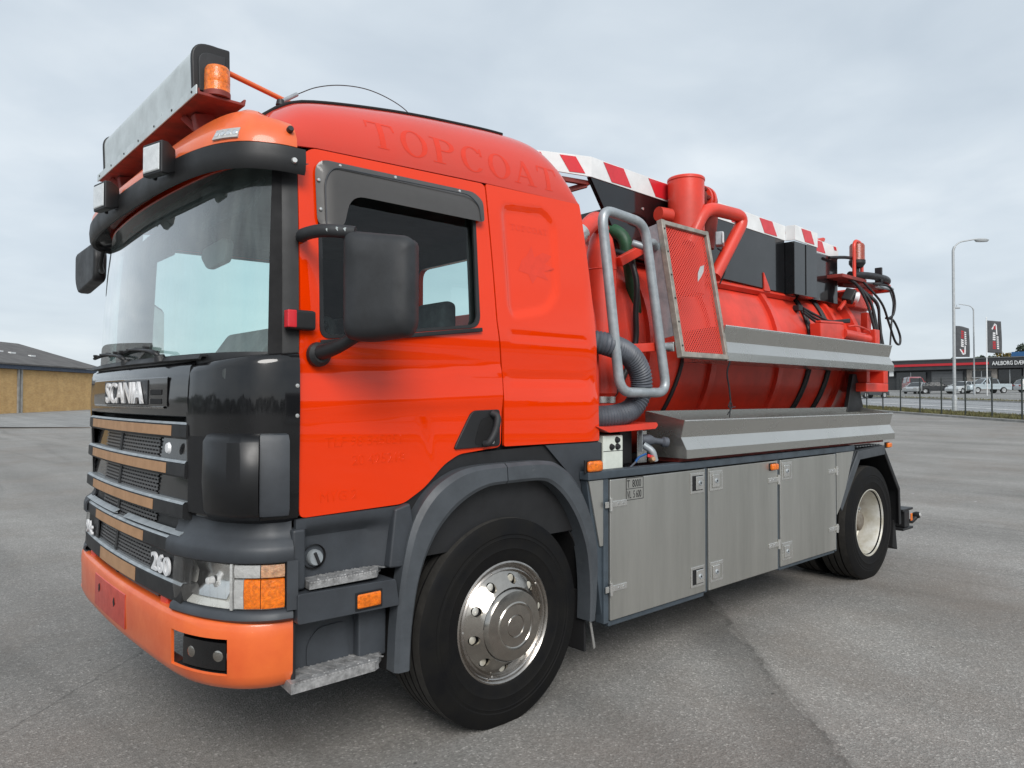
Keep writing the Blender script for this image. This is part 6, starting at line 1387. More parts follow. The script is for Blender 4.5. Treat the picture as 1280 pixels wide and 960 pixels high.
# end sheet by the rear wheel
prism('end_sheet', [(3.634, 1.172), (3.965, 1.172), (3.80, 0.86), (3.70, 0.72), (3.634, 0.66)], -0.008, 0.004, 'steel_sheet', TR, 0.002)
def marker(c, s, name='side_marker'):
    o = obox(name, c, (s * 2.0, 0.03, s), (0, 0, 0), 'amber', TR, s * 0.25); obox('marker_base', (c[0], c[1] + 0.018, c[2]), (s * 2.2, 0.012, s * 1.2), (0, 0, 0), 'matte_black', o, 0.003); return o
marker((2.555, -0.032, 1.128), 0.046); marker((0.613, -0.010, 1.252), 0.060); marker((4.73, -0.01, 1.192), 0.045)
# ---- rear mudguard and flap
RG = [(3.68, 0.78), (4.08, 1.165), (4.66, 1.192), (5.02, 0.78), (5.05, 0.60)]
def band(path, w, y0, y1, m, name, parent):
    v = []; P = [Vector(p) for p in path]
    for i, p in enumerate(P):
        d = (P[min(i + 1, len(P) - 1)] - P[max(i - 1, 0)]).normalized(); nn = Vector((-d[1], d[0])); 
        for q in (p + nn * 0.0, p - nn * w): v += [(q[0], y0, q[1]), (q[0], y1, q[1])]
    f = []
    for i in range(len(P) - 1):
        a = i * 4; f += [(a, a + 1, a + 5, a + 4), (a + 2, a + 3, a + 7, a + 6), (a, a + 2, a + 6, a + 4), (a + 1, a + 3, a + 7, a + 5)]
    f += [(0, 1, 3, 2), (len(v) - 4, len(v) - 3, len(v) - 1, len(v) - 2)]
    return mk(name, v, fixn(v, f), m, parent, bev=0.006)
rg = band([(3.70, 0.72), (4.09, 1.150), (4.66, 1.175), (5.02, 0.76), (5.045, 0.42)], 0.012, 0.02, 0.66, 'matte_black', 'rear_mudguard', TR)
band([(3.69, 0.735), (4.085, 1.166), (4.66, 1.192)], 0.085, 0.0, 0.02, 'flare_grey', 'mudguard_lip', rg); band([(4.66, 1.186), (5.03, 0.765), (5.055, 0.42)], 0.045, 0.004, 0.02, 'matte_black', 'mudguard_lip', rg)
band([(3.70, 0.745), (4.085, 1.172), (4.66, 1.196)], 0.010, 0.021, 0.14, 'flare_grey', 'mudguard_top', rg)
for k in range(9): box('tread_stud', (4.12 + k * 0.06, 0.03, 1.197), (4.15 + k * 0.06, 0.13, 1.205), 'galvanised', rg, 0)
prism('mud_flap', [(5.02, 0.45), (5.05, 0.45), (5.10, 0.16), (4.98, 0.20)], 0.06, 0.60, 'deep_black', rg, 0.004)
band([(3.70, 0.72), (4.09, 1.150), (4.66, 1.175), (5.02, 0.76), (5.045, 0.42)], 0.012, 1.84, 2.48, 'matte_black', 'rear_mudguard', TR)
# rear under-run bar with lamp
ur = box('underrun_bar', (5.30, 0.06, 0.345), (5.42, 2.44, 0.505), 'matte_black', TR, 0.008); box('bar_flange', (5.24, 0.055, 0.508), (5.50, 2.44, 0.530), 'matte_black', ur, 0.003); box('bar_flange', (5.24, 0.055, 0.320), (5.50, 2.44, 0.342), 'matte_black', ur, 0.003)
bar('bar_hanger', (5.10, 0.86, 0.80), (5.33, 0.86, 0.45), 0.08, 0.06, 'deep_black', ur, 0.004)
tube('lamp_bracket', [(5.42, 0.10, 0.40), (5.50, 0.07, 0.385), (5.55, 0.05, 0.42)], 0.022, 'matte_black', ur, seg=8); lathe('end_lamp', [(0, 0.03), (0.030, 0.026), (0.036, 0.0), (0.030, -0.03), (0, -0.03)], (5.57, 0.045, 0.445), (0, -1, 0.2), 'matte_black', ur, 16)
lathe('end_lamp_lens', [(0, 0.008), (0.018, 0.006), (0.022, 0)], (5.565, 0.012, 0.452), (0, -1, 0.2), 'lamp_white', ur, 12); box('end_reflector', (5.43, 0.05, 0.40), (5.475, 0.058, 0.475), 'amber', ur, 0.004)

# ---- steel hose trays
def tray(name, x0, x1, zt, depth, back_z, closed_bottom=True):
    P = [(-0.030, zt), (-0.030, zt - 0.012), (-0.004, zt - 0.108), (-0.046, zt - 0.185), (-0.046, zt - 0.240)]
    th = 0.006; loop = P + [(depth, zt - 0.240), (depth, back_z), (depth - th, back_z), (depth - th, zt - 0.234), (-0.040, zt - 0.234), (-0.040, zt - 0.187), (0.003, zt - 0.108), (-0.016, zt - 0.006), (-0.016, zt)]
    o = prism(name, loop, x0, x1, 'steel_tray', TR, 0.0, 'yz')
    for x in (x0 - 0.0055, x1 + 0.0005): prism('tray_end', P[:1] + P[2:] + [(depth, zt - 0.240), (depth, back_z)], x, x + 0.005, 'steel_tray', o, 0.0, 'yz')
    bar('tray_hem', (x0, -0.031, zt - 0.003), (x1, -0.031, zt - 0.003), 0.010, 0.010, 'steel_fit', o, 0.003)
    return o
tl = tray('lower_hose_tray', 1.440, 4.765, 1.490, 0.275, 1.545); tu = tray('upper_hose_tray', 1.915, 4.765, 2.122, 0.30, 2.10)
box('tray_support', (1.46, 0.03, 1.222), (4.70, 0.26, 1.249), 'dark_red', tl, 0.003)
for k in range(5): box('tray_gusset', (1.9 + k * 0.65, 0.270, 1.30), (1.912 + k * 0.65, 0.42, 1.50), 'steel_tray', tl, 0)
# ---- tank
TZ, TRD, TX0, TX1 = 2.00, 0.87, 1.42, 5.02
prof = [(0.0, TX0 - 0.20), (0.30, TX0 - 0.185), (0.58, TX0 - 0.13), (0.76, TX0 - 0.06), (0.85, TX0 - 0.005), (TRD, TX0 + 0.05), (TRD, TX1), (TRD - 0.02, TX1 + 0.02), (0.0, TX1 + 0.03)]
tk = lathe('tank', prof, (0, 1.25, TZ), (1, 0, 0), 'tank_red', TR, 72); tk['label'] = 'red cylindrical suction tank with hoops'
for x in (1.62, 2.38, 3.40, 4.62): lathe('tank_hoop', [(TRD - 0.01, x - 0.035), (TRD + 0.035, x - 0.035), (TRD + 0.035, x + 0.035), (TRD - 0.01, x + 0.035)], (0, 1.25, TZ), (1, 0, 0), 'tank_red', tk, 72)
lathe('rear_flange', [(TRD - 0.02, TX1 - 0.10), (TRD + 0.075, TX1 - 0.10), (TRD + 0.075, TX1 - 0.05), (TRD - 0.02, TX1 - 0.05)], (0, 1.25, TZ), (1, 0, 0), 'tank_red', tk, 72)
lathe('rear_door_ring', [(TRD + 0.02, TX1 - 0.045), (TRD + 0.07, TX1 - 0.045), (TRD + 0.07, TX1 + 0.01), (TRD + 0.0, TX1 + 0.01)], (0, 1.25, TZ), (1, 0, 0), 'tank_red', tk, 72)
for k, x in enumerate((2.02, 3.95, 4.34)):
    pts = [(x + 0.10 * math.sin(a * 2), 1.25 - (TRD + 0.012) * math.cos(a), TZ + (TRD + 0.012) * math.sin(a)) for a in [R(-48 + 5 * i) for i in range(26 if k else 11)]]
    tube('tank_hose', pts, 0.016, 'hose_black', tk, seg=8)
    if k: tube('tank_hose', [(p[0] + 0.045, p[1], p[2]) for p in pts], 0.013, 'hose_black', tk, seg=8)
def on_tank(x, ang, off=0.0): return Vector((x, 1.25 - (TRD + off) * math.cos(ang), TZ + (TRD + off) * math.sin(ang)))
# flange rail with tabs along the upper side
a1 = R(39)
rl = bar('tank_rail', on_tank(2.0, a1, 0.03), on_tank(3.98, a1, 0.03), 0.075, 0.05, 'tank_red', tk, 0.006, up=(0, -math.cos(a1), math.sin(a1)))
for k in range(10): lathe('rail_bolt', [(0, 0.008), (0.010, 0.008), (0.012, 0)], on_tank(2.1 + k * 0.20, a1, 0.052), (0, -math.cos(a1), math.sin(a1)), 'dark_red', rl, 8)
for x in (2.42, 3.42, 3.94): prism('rail_tab', [(x - 0.02, 2.56), (x + 0.09, 2.56), (x + 0.05, 2.62), (x - 0.03, 2.72)], 0.50, 0.53, 'tank_red', tk, 0.004)
# locking ram and its bracket above the tray
rb = prism('ram_bracket', [(3.95, 2.12), (4.42, 2.12), (4.42, 2.30), (4.34, 2.325), (3.93, 2.30)], 0.26, 0.36, 'tank_red', TR, 0.008); bar('bracket_lip', (3.93, 0.28, 2.312), (4.42, 0.28, 2.330), 0.05, 0.02, 'tank_red', rb, 0.004)
tube('ram_cylinder', [(4.42, 0.28, 2.235), (4.98, 0.28, 2.215)], 0.048, 'tank_red', rb, seg=20); tube('ram_rod', [(4.98, 0.28, 2.215), (5.10, 0.28, 2.21)], 0.026, 'steel_fit', rb, seg=14); prism('ram_eye', [(5.04, 2.12), (5.14, 2.12), (5.14, 2.31), (5.02, 2.31)], 0.22, 0.34, 'tank_red', rb, 0.01)
tube('ram_pipe', [(4.45, 0.24, 2.30), (4.60, 0.22, 2.315), (4.85, 0.22, 2.29), (4.95, 0.24, 2.27)], 0.008, 'tank_red', rb, seg=8, smooth_path=5)
for k in range(3): tube('ram_hose', [(3.9, 0.40, 2.44 - 0.02 * k), (4.05, 0.33, 2.37 - 0.03 * k), (4.25, 0.30, 2.335), (4.48, 0.24, 2.345 + 0.01 * k)], 0.012, 'hose_black', rb, seg=8, smooth_path=6)
bar('hose_clamp', on_tank(3.90, R(30), 0.03), on_tank(3.98, R(30), 0.03), 0.06, 0.05, 'hose_black', tk, 0.004)
# ---- hose box on top: dark sides, striped upper edge
def strip_plate(name, p0, p1, z0a, z1a, z0b, z1b, m, parent, th=0.012):
    p0, p1 = Vector(p0), Vector(p1); d = (p1 - p0).normalized(); nn = Vector((d[1], -d[0]))
    if nn[1] > 0 or (abs(nn[1]) < 0.01 and nn[0] > 0): nn = -nn
    v = [(p0[0], p0[1], z0a), (p1[0], p1[1], z0b), (p1[0], p1[1], z1b), (p0[0], p0[1], z1a)]; v += [(a - nn[0] * th, b - nn[1] * th, c) for a, b, c in v]
    return mk(name, v, fixn(v, [(0, 1, 2, 3), (7, 6, 5, 4)] + [(i, (i + 1) % 4, 4 + (i + 1) % 4, 4 + i) for i in range(4)]), m, parent, bev=0.002)
HB = [(0.66, 0.70, 3.115, 3.225), (1.165, 0.505, 3.095, 3.230), (3.78, 0.505, 3.050, 3.185), (3.785, 0.415, 3.045, 3.180), (4.22, 0.415, 3.035, 3.170), (4.225, 0.505, 3.03, 3.16), (4.86, 0.505, 3.025, 3.14), (5.00, 0.62, 3.0, 3.13)]
hbx = box('hose_box', (1.62, 0.56, 2.60), (4.85, 1.94, 3.02), 'gloss_black', TR, 0.004); hbx['label'] = 'black box on the tank edged with red and white stripes'
LOWZ = [(1.165, 3.09), (1.40, 2.66), (4.86, 2.60)]
prism('box_side', [(1.16, 3.10), (1.52, 2.62), (3.775, 2.575), (3.775, 3.056)], 0.512, 0.545, 'gloss_black', hbx, 0.003)
box('side_locker', (3.782, 0.422, 2.56), (4.218, 0.56, 3.036), 'gloss_black', hbx, 0.004); box('side_locker', (4.226, 0.512, 2.57), (4.856, 0.56, 3.026), 'gloss_black', hbx, 0.004)
bar('locker_seam', (3.995, 0.419, 2.57), (3.995, 0.419, 3.03), 0.004, 0.006, 'deep_black', hbx, 0)
for a, b in zip(HB, HB[1:]): strip_plate('striped_edge', a[:2], b[:2], a[2], a[3], b[2], b[3], 'white_paint', hbx)
def chev(p0, p1, zlo, zhi, lean=0.10):
    p0, p1 = Vector(p0), Vector(p1); d = (p1 - p0).normalized(); nn = Vector((d[1], -d[0])); nn = -nn if nn[1] > 0 else nn
    q = [(p0 + d * lean, zlo), (p1 + d * lean, zlo), (p1, zhi), (p0, zhi)]
    v = [(a[0] + nn[0] * 0.0035, a[1] + nn[1] * 0.0035, z) for a, z in q] + [(a[0] + nn[0] * 0.0005, a[1] + nn[1] * 0.0005, z) for a, z in q]
    mk('red_stripe', v, fixn(v, [(0, 1, 2, 3), (7, 6, 5, 4)] + [(i, (i + 1) % 4, 4 + (i + 1) % 4, 4 + i) for i in range(4)]), 'stripe_red', hbx, smooth=False)
dch = (Vector((1.165, 0.505)) - Vector((0.66, 0.70))).normalized()
for s0 in (0.06, 0.31): chev(tuple(Vector((0.66, 0.70)) + dch * s0), tuple(Vector((0.66, 0.70)) + dch * (s0 + 0.115)), 3.112, 3.216, 0.07)
for x0, x1 in ((1.285, 1.495), (1.775, 2.005), (2.30, 2.52), (2.80, 3.02), (3.325, 3.54)):
    zz_ = 3.095 - (x0 - 1.165) * 0.0172; chev((x0, 0.505), (x1, 0.505), zz_ + 0.008, zz_ + 0.126, 0.085)
chev((3.90, 0.415), (4.08, 0.415), 3.052, 3.164, 0.07); chev((4.30, 0.505), (4.50, 0.505), 3.04, 3.145, 0.07); chev((4.75, 0.505), (4.80, 0.505), 3.10, 3.135, 0.02)
for x, y, a in ((0.93, 0.62, 0),): 
    bar('front_stay', (0.95, 0.62, 3.07), (1.20, 0.56, 3.07), 0.03, 0.03, 'dark_red', hbx, 0.003); bar('front_stay', (0.90, 0.80, 2.95), (1.19, 0.57, 3.06), 0.03, 0.035, 'dark_red', hbx, 0.003)
for x, z in ((1.72, 2.98), (1.95, 3.0), (1.73, 2.75)): lathe('side_bolt', [(0, 0.006), (0.010, 0.005), (0.011, 0)], (x, 0.512, z), (0, -1, 0), 'steel_fit', hbx, 8)
for x in (4.02, 4.55): 
    h_ = prism('lid_handle', [(x, 3.17), (x + 0.22, 3.20), (x + 0.24, 3.235), (x + 0.20, 3.24), (x - 0.02, 3.185)], 0.60, 0.66, 'tank_red', hbx, 0.006)
# ---- suction tower and bent pipe
tw = lathe('suction_tower', [(0.0, 0.445), (0.128, 0.445), (0.135, 0.437), (0.135, 0.423), (0.130, 0.417), (0.130, 0.06), (0.136, 0.052), (0.130, 0.04), (0.130, -0.40), (0.0, -0.40)], (2.03, 0.36, 2.78), (0, 0, 1), 'tank_red', TR, 40)
tube('overflow_pipe', fillet([(1.93, 0.27, 2.72), (2.09, 0.24, 3.005), (2.60, 0.22, 3.015), (2.24, 0.26, 2.52)], 0.13, 8), 0.048, 'tank_red', tw, seg=20)
lathe('valve_flange', [(0, 0.0), (0.112, 0.0), (0.112, 0.028), (0.0, 0.028)], (2.215, 0.385, 3.11), (1.0, 0.12, 0), 'tank_red', tw, 28); lathe('valve_flange', [(0, 0.055), (0.115, 0.055), (0.115, 0.085), (0.0, 0.085)], (2.215, 0.385, 3.11), (1.0, 0.12, 0), 'tank_red', tw, 28)
lathe('valve_neck', [(0.085, -0.1), (0.085, 0.06), (0.09, 0.085), (0.09, 0.15), (0.0, 0.17)], (2.215, 0.385, 3.11), (1.0, 0.12, 0), 'dark_red', tw, 24)
axv = Vector((1.0, 0.12, 0)).normalized(); uu = axv.orthogonal().normalized(); ww = axv.cross(uu)
for k in range(8):
    a = 6.2832 * k / 8; lathe('flange_bolt', [(0, -0.02), (0.014, -0.018), (0.014, 0.0), (0.008, 0.0), (0.008, 0.06)], Vector((2.215, 0.385, 3.11)) + (uu * math.cos(a) + ww * math.sin(a)) * 0.095, axv, 'dark_red', tw, 8)
tube('discharge_elbow', [(2.36, 0.41, 3.11), (2.44, 0.45, 3.07), (2.47, 0.48, 2.96), (2.46, 0.50, 2.80)], 0.085, 'dark_red', tw, seg=18, smooth_path=6)
tube('sprue', [(1.75, 0.40, 2.93), (1.86, 0.38, 2.93)], 0.05, 'tank_red', tw, seg=14)
fl_ = obox('small_floodlight', (2.28, 0.24, 2.80), (0.10, 0.06, 0.10), (0, 0, 0.5), 'galvanised', tw, 0.008); obox('flood_glass', (2.272, 0.206, 2.80), (0.08, 0.012, 0.08), (0, 0, 0.5), 'worklight_glass', fl_, 0.003)
tube('lamp_cable', [(2.30, 0.27, 2.74), (2.36, 0.25, 2.70), (2.38, 0.26, 2.58), (2.34, 0.28, 2.48)], 0.006, 'hose_black', tw, seg=6, smooth_path=6)
# ---- perforated guard
GB, GT = Vector((0, -0.030, 1.885)), Vector((0, 0.128, 2.778)); gd = (GT - GB).normalized()
gx0, gx1 = 1.407, 1.912
gf = None
def gp(x, t_, off=0.0): 
    n_ = Vector((0, -gd[2], gd[1])); p = GB + (GT - GB) * t_ + n_ * off; return Vector((x, p.y, p.z))
v = [gp(gx0 + 0.02, 0.02), gp(gx1 - 0.02, 0.02), gp(gx1 - 0.02, 0.98), gp(gx0 + 0.02, 0.98)]
gf = mk('mesh_guard', v, [(0, 1, 2, 3)], 'mesh_red', TR, smooth=False, solid=0.0015, uv=[(0, 0), (0.465, 0), (0.465, 0.87), (0, 0.87)]); gf['label'] = 'red perforated steel guard in a pale frame'
up = Vector((0, -gd[2], gd[1]))
bar('guard_frame', gp(gx0, 0.02), gp(gx1, 0.02), 0.035, 0.040, 'guard_beige', gf, 0.004, up=up); bar('guard_frame', gp(gx0, 0.98), gp(gx1, 0.98), 0.030, 0.040, 'guard_beige', gf, 0.004, up=up)
bar('guard_frame', gp(gx0 + 0.0, 0.0, -0.0005), gp(gx0 + 0.0, 1.0, -0.0005), 0.036, 0.042, 'guard_beige', gf, 0.004, up=up); bar('guard_frame', gp(gx1, 0.0, -0.0005), gp(gx1, 1.0, -0.0005), 0.030, 0.042, 'guard_beige', gf, 0.004, up=up)
bar('guard_side', gp(gx0 - 0.012, 0.16, -0.07), gp(gx0 - 0.012, 0.98, -0.07), 0.006, 0.14, 'galvanised', gf, 0.002, up=up)
for k in range(6): lathe('guard_screw', [(0, 0.004), (0.006, 0.003), (0.007, 0)], gp(gx0, 0.08 + k * 0.17, 0.021), up, 'matte_black', gf, 8)
v2 = [(0.0, 0.0), (0.05, 0.05), (0.09, 0.10), (0.11, 0.16), (0.06, 0.14), (0.02, 0.08)]
mk('worn_patch', [gp(1.72 + a, 0.58 + b * 0.9, 0.004) for a, b in v2], [tuple(range(6))], 'lamp_white', gf, smooth=False, solid=0.001)
# ---- pipes and hoses between cab and tank
rail = [(0.955, 0.10, 2.735), (1.10, 0.09, 2.722), (1.205, 0.08, 2.70), (1.225, 0.06, 2.60), (1.355, 0.05, 1.73), (1.345, 0.05, 1.672), (1.29, 0.05, 1.664), (0.965, 0.05, 1.664), (0.915, 0.05, 1.68), (0.900, 0.05, 1.75), (0.83, 0.07, 2.36), (0.775, 0.085, 2.66), (0.80, 0.095, 2.735)]
rail = fillet([(0.78, 0.085, 2.735), (1.185, 0.085, 2.712), (1.360, 0.05, 1.664), (0.905, 0.05, 1.664)], 0.10, 8, True)
gr_ = tube('grab_rail', rail, 0.030, 'galvanised', TR, seg=16, closed=True)
tube('rail_fixing', [(1.315, 0.05, 1.955), (1.40, 0.04, 1.955)], 0.024, 'galvanised', gr_, seg=12); tube('rail_fixing', [(1.205, 0.075, 2.60), (1.32, 0.12, 2.62), (1.40, 0.16, 2.60)], 0.024, 'galvanised', gr_, seg=12); tube('rail_fixing', [(1.22, 0.075, 2.56), (1.16, 0.16, 2.60)], 0.022, 'galvanised', gr_, seg=12)
box('fixing_plate', (1.385, 0.015, 1.925), (1.405, 0.07, 1.985), 'steel_fit', gr_, 0.003)
bar('red_arm', (1.10, 0.12, 1.935), (1.42, 0.10, 1.962), 0.03, 0.055, 'tank_red', gr_, 0.005); bar('red_arm', (1.22, 0.32, 2.51), (1.62, 0.30, 2.71), 0.05, 0.06, 'tank_red', gr_, 0.005)
rc_ = lathe('filter_column', [(0.0, 1.08), (0.04, 1.06), (0.075, 1.0), (0.098, 0.88), (0.100, 0.80), (0.104, 0.795), (0.100, 0.79), (0.100, 0.0), (0.085, -0.02), (0.085, -0.14), (0.0, -0.14)], (1.14, 0.40, 1.66), (0, 0, 1), 'tank_red', TR, 36)
lathe('column_clamp', [(0.085, -0.06), (0.092, -0.06), (0.092, -0.02), (0.085, -0.02)], (1.14, 0.40, 1.66), (0, 0, 1), 'steel_fit', rc_, 32); lathe('column_sleeve', [(0.083, -0.30), (0.083, -0.06)], (1.14, 0.40, 1.66), (0, 0, 1), 'hose_black', rc_, 28)
ab = tube('reel_arch', [(0.80, 0.70, 2.50), (0.80, 0.45, 2.46), (0.83, 0.28, 2.25), (0.85, 0.23, 1.95), (0.85, 0.22, 1.55)], 0.045, 'tank_red', TR, seg=10, smooth_path=6)
corrugated('intake_hose', [(0.77, 0.50, 2.50), (0.76, 0.30, 2.30), (0.765, 0.24, 2.05), (0.77, 0.22, 1.80)], 0.035, 'hose_grey', ab, 0.018)
box('column_board', (0.92, 0.62, 1.40), (0.98, 1.9, 2.25), 'tank_red', ab, 0.01)
tube('top_elbow', [(0.83, 0.30, 2.62), (0.93, 0.32, 2.70), (1.05, 0.36, 2.76), (1.14, 0.40, 2.72)], 0.055, 'tank_red', rc_, seg=14, smooth_path=5); lathe('elbow_clamp', [(0.058, -0.05), (0.066, -0.05), (0.066, 0.02), (0.058, 0.02)], (0.83, 0.31, 2.63), (0.8, 0.1, 0.6), 'steel_fit', rc_, 20)
corrugated('suction_hose', [(0.70, 0.30, 1.98), (0.82, 0.12, 1.955), (1.02, 0.09, 1.90), (1.135, 0.09, 1.80), (1.165, 0.10, 1.68), (1.11, 0.12, 1.57), (0.98, 0.14, 1.525), (0.80, 0.20, 1.515), (0.66, 0.3, 1.52)], 0.066, 'hose_grey', TR, 0.020, 0.06)
tube('green_hose', [(1.40, 0.95, 2.83), (1.40, 0.65, 2.82), (1.43, 0.47, 2.74), (1.46, 0.44, 2.60), (1.52, 0.44, 2.35), (1.58, 0.46, 2.10), (1.60, 0.46, 1.90), (1.56, 0.48, 1.70)], 0.045, 'hose_green', TR, seg=16, smooth_path=6)
tube('black_hose', [(1.40, 0.70, 2.66), (1.40, 0.42, 2.60), (1.40, 0.32, 2.42), (1.42, 0.34, 2.2), (1.44, 0.36, 2.0), (1.36, 0.38, 1.80), (1.26, 0.42, 1.62)], 0.020, 'hose_black', TR, seg=10, smooth_path=6)
lathe('vessel', [(0.0, 0.62), (0.10, 0.60), (0.145, 0.55), (0.15, 0.50), (0.15, 0.0), (0.0, 0.0)], (1.50, 0.66, 1.90), (0, 0, 1), 'tank_red', TR, 32)
# tags hanging on a lashing cord
lc = tube('lashing_cord', [(1.935, -0.05, 1.88), (1.93, -0.03, 1.80), (1.955, -0.03, 1.70), (1.962, -0.035, 1.615)], 0.006, 'hose_black', TR, seg=6, smooth_path=5)
for a, b in (((1.90, -0.05, 1.52), 0.02), ((1.925, -0.05, 1.50), 0.0), ((2.03, -0.03, 1.57), -0.02)): tube('cord_end', [(1.962, -0.035, 1.615), (1.95 + b, -0.04, 1.57), a], 0.004, 'hose_black', lc, seg=5, smooth_path=4)
# ---- control bay
pl = prism('red_plate', fillet([(0.70, 1.470), (0.80, 1.462), (1.27, 1.480), (1.285, 1.462), (1.26, 1.440), (0.82, 1.430)], 0.01, 3, True), 0.06, 0.40, 'tank_red', TR, 0.006)
wb = box('control_box', (0.812, 0.10, 1.20), (0.992, 0.26, 1.41), 'white_box', TR, 0.008); bar('box_seam', (0.813, 0.0992, 1.318), (0.991, 0.0992, 1.318), 0.002, 0.003, 'matte_black', wb, 0)
for x, z in ((0.935, 1.382), (0.885, 1.342), (0.938, 1.342)): 
    k_ = lathe('control_knob', [(0, 0.018), (0.013, 0.016), (0.017, 0.006), (0.020, 0.0)], (x, 0.10, z), (0, -1, 0), 'matte_black', wb, 18)
box('bay_back', (0.75, 0.42, 1.10), (1.44, 0.45, 1.46), 'deep_black', TR, 0); box('valve_block', (1.06, 0.18, 1.22), (1.18, 0.30, 1.43), 'matte_black', TR, 0.01)
vp = box('valve_plate', (1.185, 0.14, 1.225), (1.275, 0.15, 1.425), 'steel_fit', TR, 0.003); lathe('tap_body', [(0.0, 0.0), (0.03, 0.0), (0.036, 0.06), (0.020, 0.10), (0.020, 0.15), (0.032, 0.16), (0.032, 0.19), (0, 0.19)], (1.20, 0.13, 1.375), (0.85, -0.35, -0.12), 'hose_grey', vp, 16)
bar('flat_stay', (1.185, 0.12, 1.46), (1.185, 0.12, 1.30), 0.030, 0.006, 'galvanised', vp, 0.001); tube('coupling', [(1.20, 0.11, 1.34), (1.235, 0.07, 1.30), (1.25, 0.06, 1.24)], 0.022, 'galvanised', vp, seg=10, smooth_path=4)
lathe('brass_valve', [(0, 0), (0.018, 0), (0.018, 0.035), (0.012, 0.05), (0, 0.05)], (1.21, 0.06, 1.25), (-0.5, -0.8, 0.2), 'tan_tape', vp, 12); obox('tap_lever', (1.19, 0.045, 1.272), (0.08, 0.012, 0.02), (0, 0.2, 0.2), 'stripe_red', vp, 0.004)
mat('cable_blue', (0.02, 0.10, 0.30), 0.5)
tube('blue_cable', [(1.20, 0.09, 1.285), (1.12, 0.08, 1.270), (1.06, 0.06, 1.245)], 0.007, 'cable_blue', vp, seg=6, smooth_path=4); tube('grey_cable', [(1.06, 0.06, 1.245), (0.98, 0.05, 1.21), (0.93, 0.05, 1.19)], 0.006, 'hose_grey', vp, seg=6, smooth_path=4); tube('bay_hose', [(1.00, 0.20, 1.38), (1.04, 0.17, 1.30), (1.02, 0.2, 1.20)], 0.012, 'hose_black', vp, seg=8, smooth_path=4)
prism('sheet_stub', [(0.62, 1.37), (0.80, 1.37), (0.80, 1.24), (0.64, 1.24)], 0.10, 0.13, 'matte_black', TR, 0.004)

# ---- rear: beacon cage, hoses, frames
bk = box('beacon_shelf', (4.62, 0.36, 2.800), (5.18, 0.62, 2.835), 'dark_red', TR, 0.004)
tube('beacon_guard', fillet([(4.93, 0.38, 2.835), (4.93, 0.38, 3.205), (5.16, 0.40, 3.205), (5.16, 0.40, 2.835)], 0.09, 8), 0.018, 'tank_red', bk, seg=10)
rb_ = lathe('rear_beacon', [(0, 0.0), (0.020, 0.0), (0.020, 0.10), (0.05, 0.11), (0.075, 0.15), (0.075, 0.18), (0.072, 0.185), (0.072, 0.33), (0.060, 0.35), (0, 0.35)], (5.05, 0.40, 2.835), (0, 0, 1), 'amber_old', bk, 28)
lathe('beacon_socket', [(0, 0.0), (0.022, 0.0), (0.022, 0.10), (0.052, 0.11), (0.078, 0.15), (0.078, 0.182), (0, 0.182)], (5.05, 0.40, 2.835), (0, 0, 1), 'matte_black', bk, 28)
tube('beacon_cable', [(4.60, 0.48, 3.0), (4.80, 0.42, 3.02), (4.98, 0.40, 3.03)], 0.016, 'hose_black', bk, seg=8, smooth_path=4)
wl_ = obox('rear_worklight', (4.86, 0.40, 2.640), (0.09, 0.10, 0.13), (R(20), R(25), R(15)), 'matte_black', TR, 0.01); lathe('worklight_face', [(0, 0.016), (0.045, 0.012), (0.056, 0.0), (0.05, -0.03), (0, -0.03)], (4.92, 0.345, 2.625), (0.55, -0.80, -0.22), 'emblem', wl_, 20); bar('worklight_arm', (4.72, 0.44, 2.50), (4.83, 0.42, 2.60), 0.03, 0.03, 'tank_red', wl_, 0.004)
rf_ = prism('rear_frame', [(5.06, 2.72), (5.55, 2.76), (5.52, 2.44), (5.30, 2.30), (5.35, 1.95), (5.20, 1.95), (5.10, 2.40)], 0.50, 0.60, 'tank_red', TR, 0.008)
bar('frame_boom', (5.0, 0.55, 2.79), (5.80, 0.42, 2.82), 0.06, 0.05, 'dark_red', rf_, 0.005); bar('frame_boom', (5.75, 0.35, 2.80), (5.80, 1.2, 2.80), 0.05, 0.08, 'tank_red', rf_, 0.005); box('frame_block', (5.05, 0.42, 2.55), (5.50, 0.70, 2.72), 'tank_red', rf_, 0.01)
bar('frame_leg', (5.26, 0.40, 2.50), (5.22, 0.40, 2.00), 0.07, 0.10, 'tank_red', rf_, 0.006); bar('frame_leg', (5.48, 0.62, 2.62), (5.45, 0.62, 1.96), 0.06, 0.12, 'tank_red', rf_, 0.006)
loop = cat([(4.92, 0.42, 2.860), (5.25, 0.34, 2.875), (5.62, 0.34, 2.880), (5.80, 0.42, 2.865), (5.72, 0.54, 2.85), (5.35, 0.60, 2.845), (5.05, 0.62, 2.83)], 8)
tube('looped_hose', loop, 0.036, 'hose_black', TR, seg=14)
box('hose_strap', (5.40, 0.30, 2.83), (5.43, 0.37, 2.98), 'hose_black', rf_, 0.006)
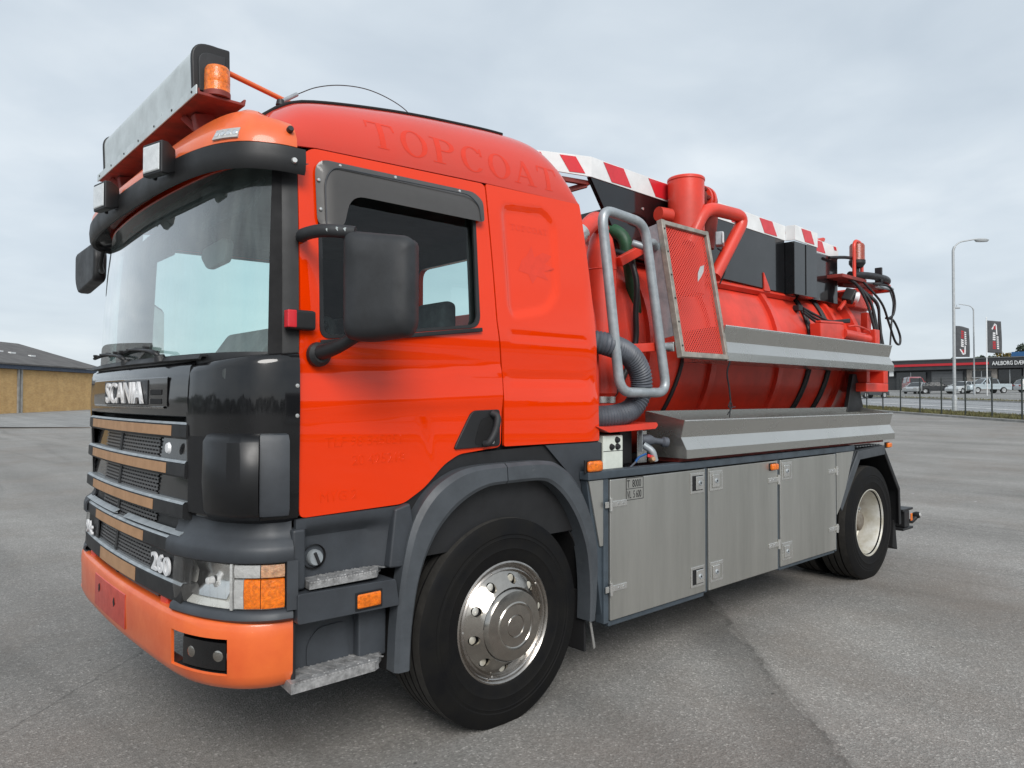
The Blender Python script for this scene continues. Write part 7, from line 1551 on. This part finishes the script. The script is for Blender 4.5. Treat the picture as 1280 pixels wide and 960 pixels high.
for k in range(5):
    dx_ = 0.040 * k; jx = (0.0, 0.03, -0.02, 0.05, 0.01)[k]; tube('hydraulic_hose', [(4.80 + dx_, 0.44, 2.835), (4.93 + dx_, 0.36, 2.76 - 0.012 * k), (5.03 + dx_ * 0.9 + jx, 0.30 - 0.01 * k, 2.58), (5.08 + dx_ * 0.9 + jx, 0.26, 2.36 + jx), (5.15 + dx_ * 0.8, 0.24, 2.14), (5.26 + dx_, 0.26, 2.02)], 0.0135, 'hose_black', TR, seg=8, smooth_path=6)
tube('drooping_cable', [(5.10, 0.36, 2.80), (5.28, 0.26, 2.60), (5.42, 0.24, 2.40), (5.58, 0.24, 2.22), (5.73, 0.25, 2.20), (5.76, 0.26, 2.30), (5.62, 0.27, 2.44), (5.50, 0.30, 2.46)], 0.012, 'hose_black', TR, seg=8, smooth_path=6)
tube('drooping_cable', [(5.30, 0.34, 2.80), (5.50, 0.26, 2.78), (5.58, 0.24, 2.64), (5.54, 0.24, 2.50), (5.46, 0.26, 2.45)], 0.012, 'hose_black', TR, seg=8, smooth_path=6)
tube('drooping_cable', [(5.72, 0.34, 2.78), (5.62, 0.27, 2.62), (5.52, 0.25, 2.42), (5.46, 0.25, 2.10)], 0.009, 'hose_black', TR, seg=8, smooth_path=6)
tube('galvanised_link', [(5.35, 0.33, 2.78), (5.76, 0.33, 2.79)], 0.018, 'galvanised', rf_, seg=10)
# rear door lug boxes seen under the tray
rb2 = box('rear_crossbeam', (4.66, 0.16, 1.69), (5.18, 0.40, 1.775), 'tank_red', TR, 0.008); box('beam_post', (4.72, 0.18, 1.776), (4.79, 0.38, 1.90), 'tank_red', rb2, 0.006); box('beam_post', (5.07, 0.16, 1.776), (5.175, 0.40, 1.90), 'tank_red', rb2, 0.006); box('beam_top', (4.66, 0.17, 1.901), (5.18, 0.39, 1.92), 'tank_red', rb2, 0.004)
prism('rear_gusset', [(4.47, 1.50), (4.60, 1.86), (4.68, 1.86), (4.85, 1.50)], 0.26, 0.30, 'matte_black', TR, 0.004)
box('rear_frame_beam', (4.9, 0.55, 1.2), (5.3, 1.95, 1.35), 'deep_black', TR, 0.01)
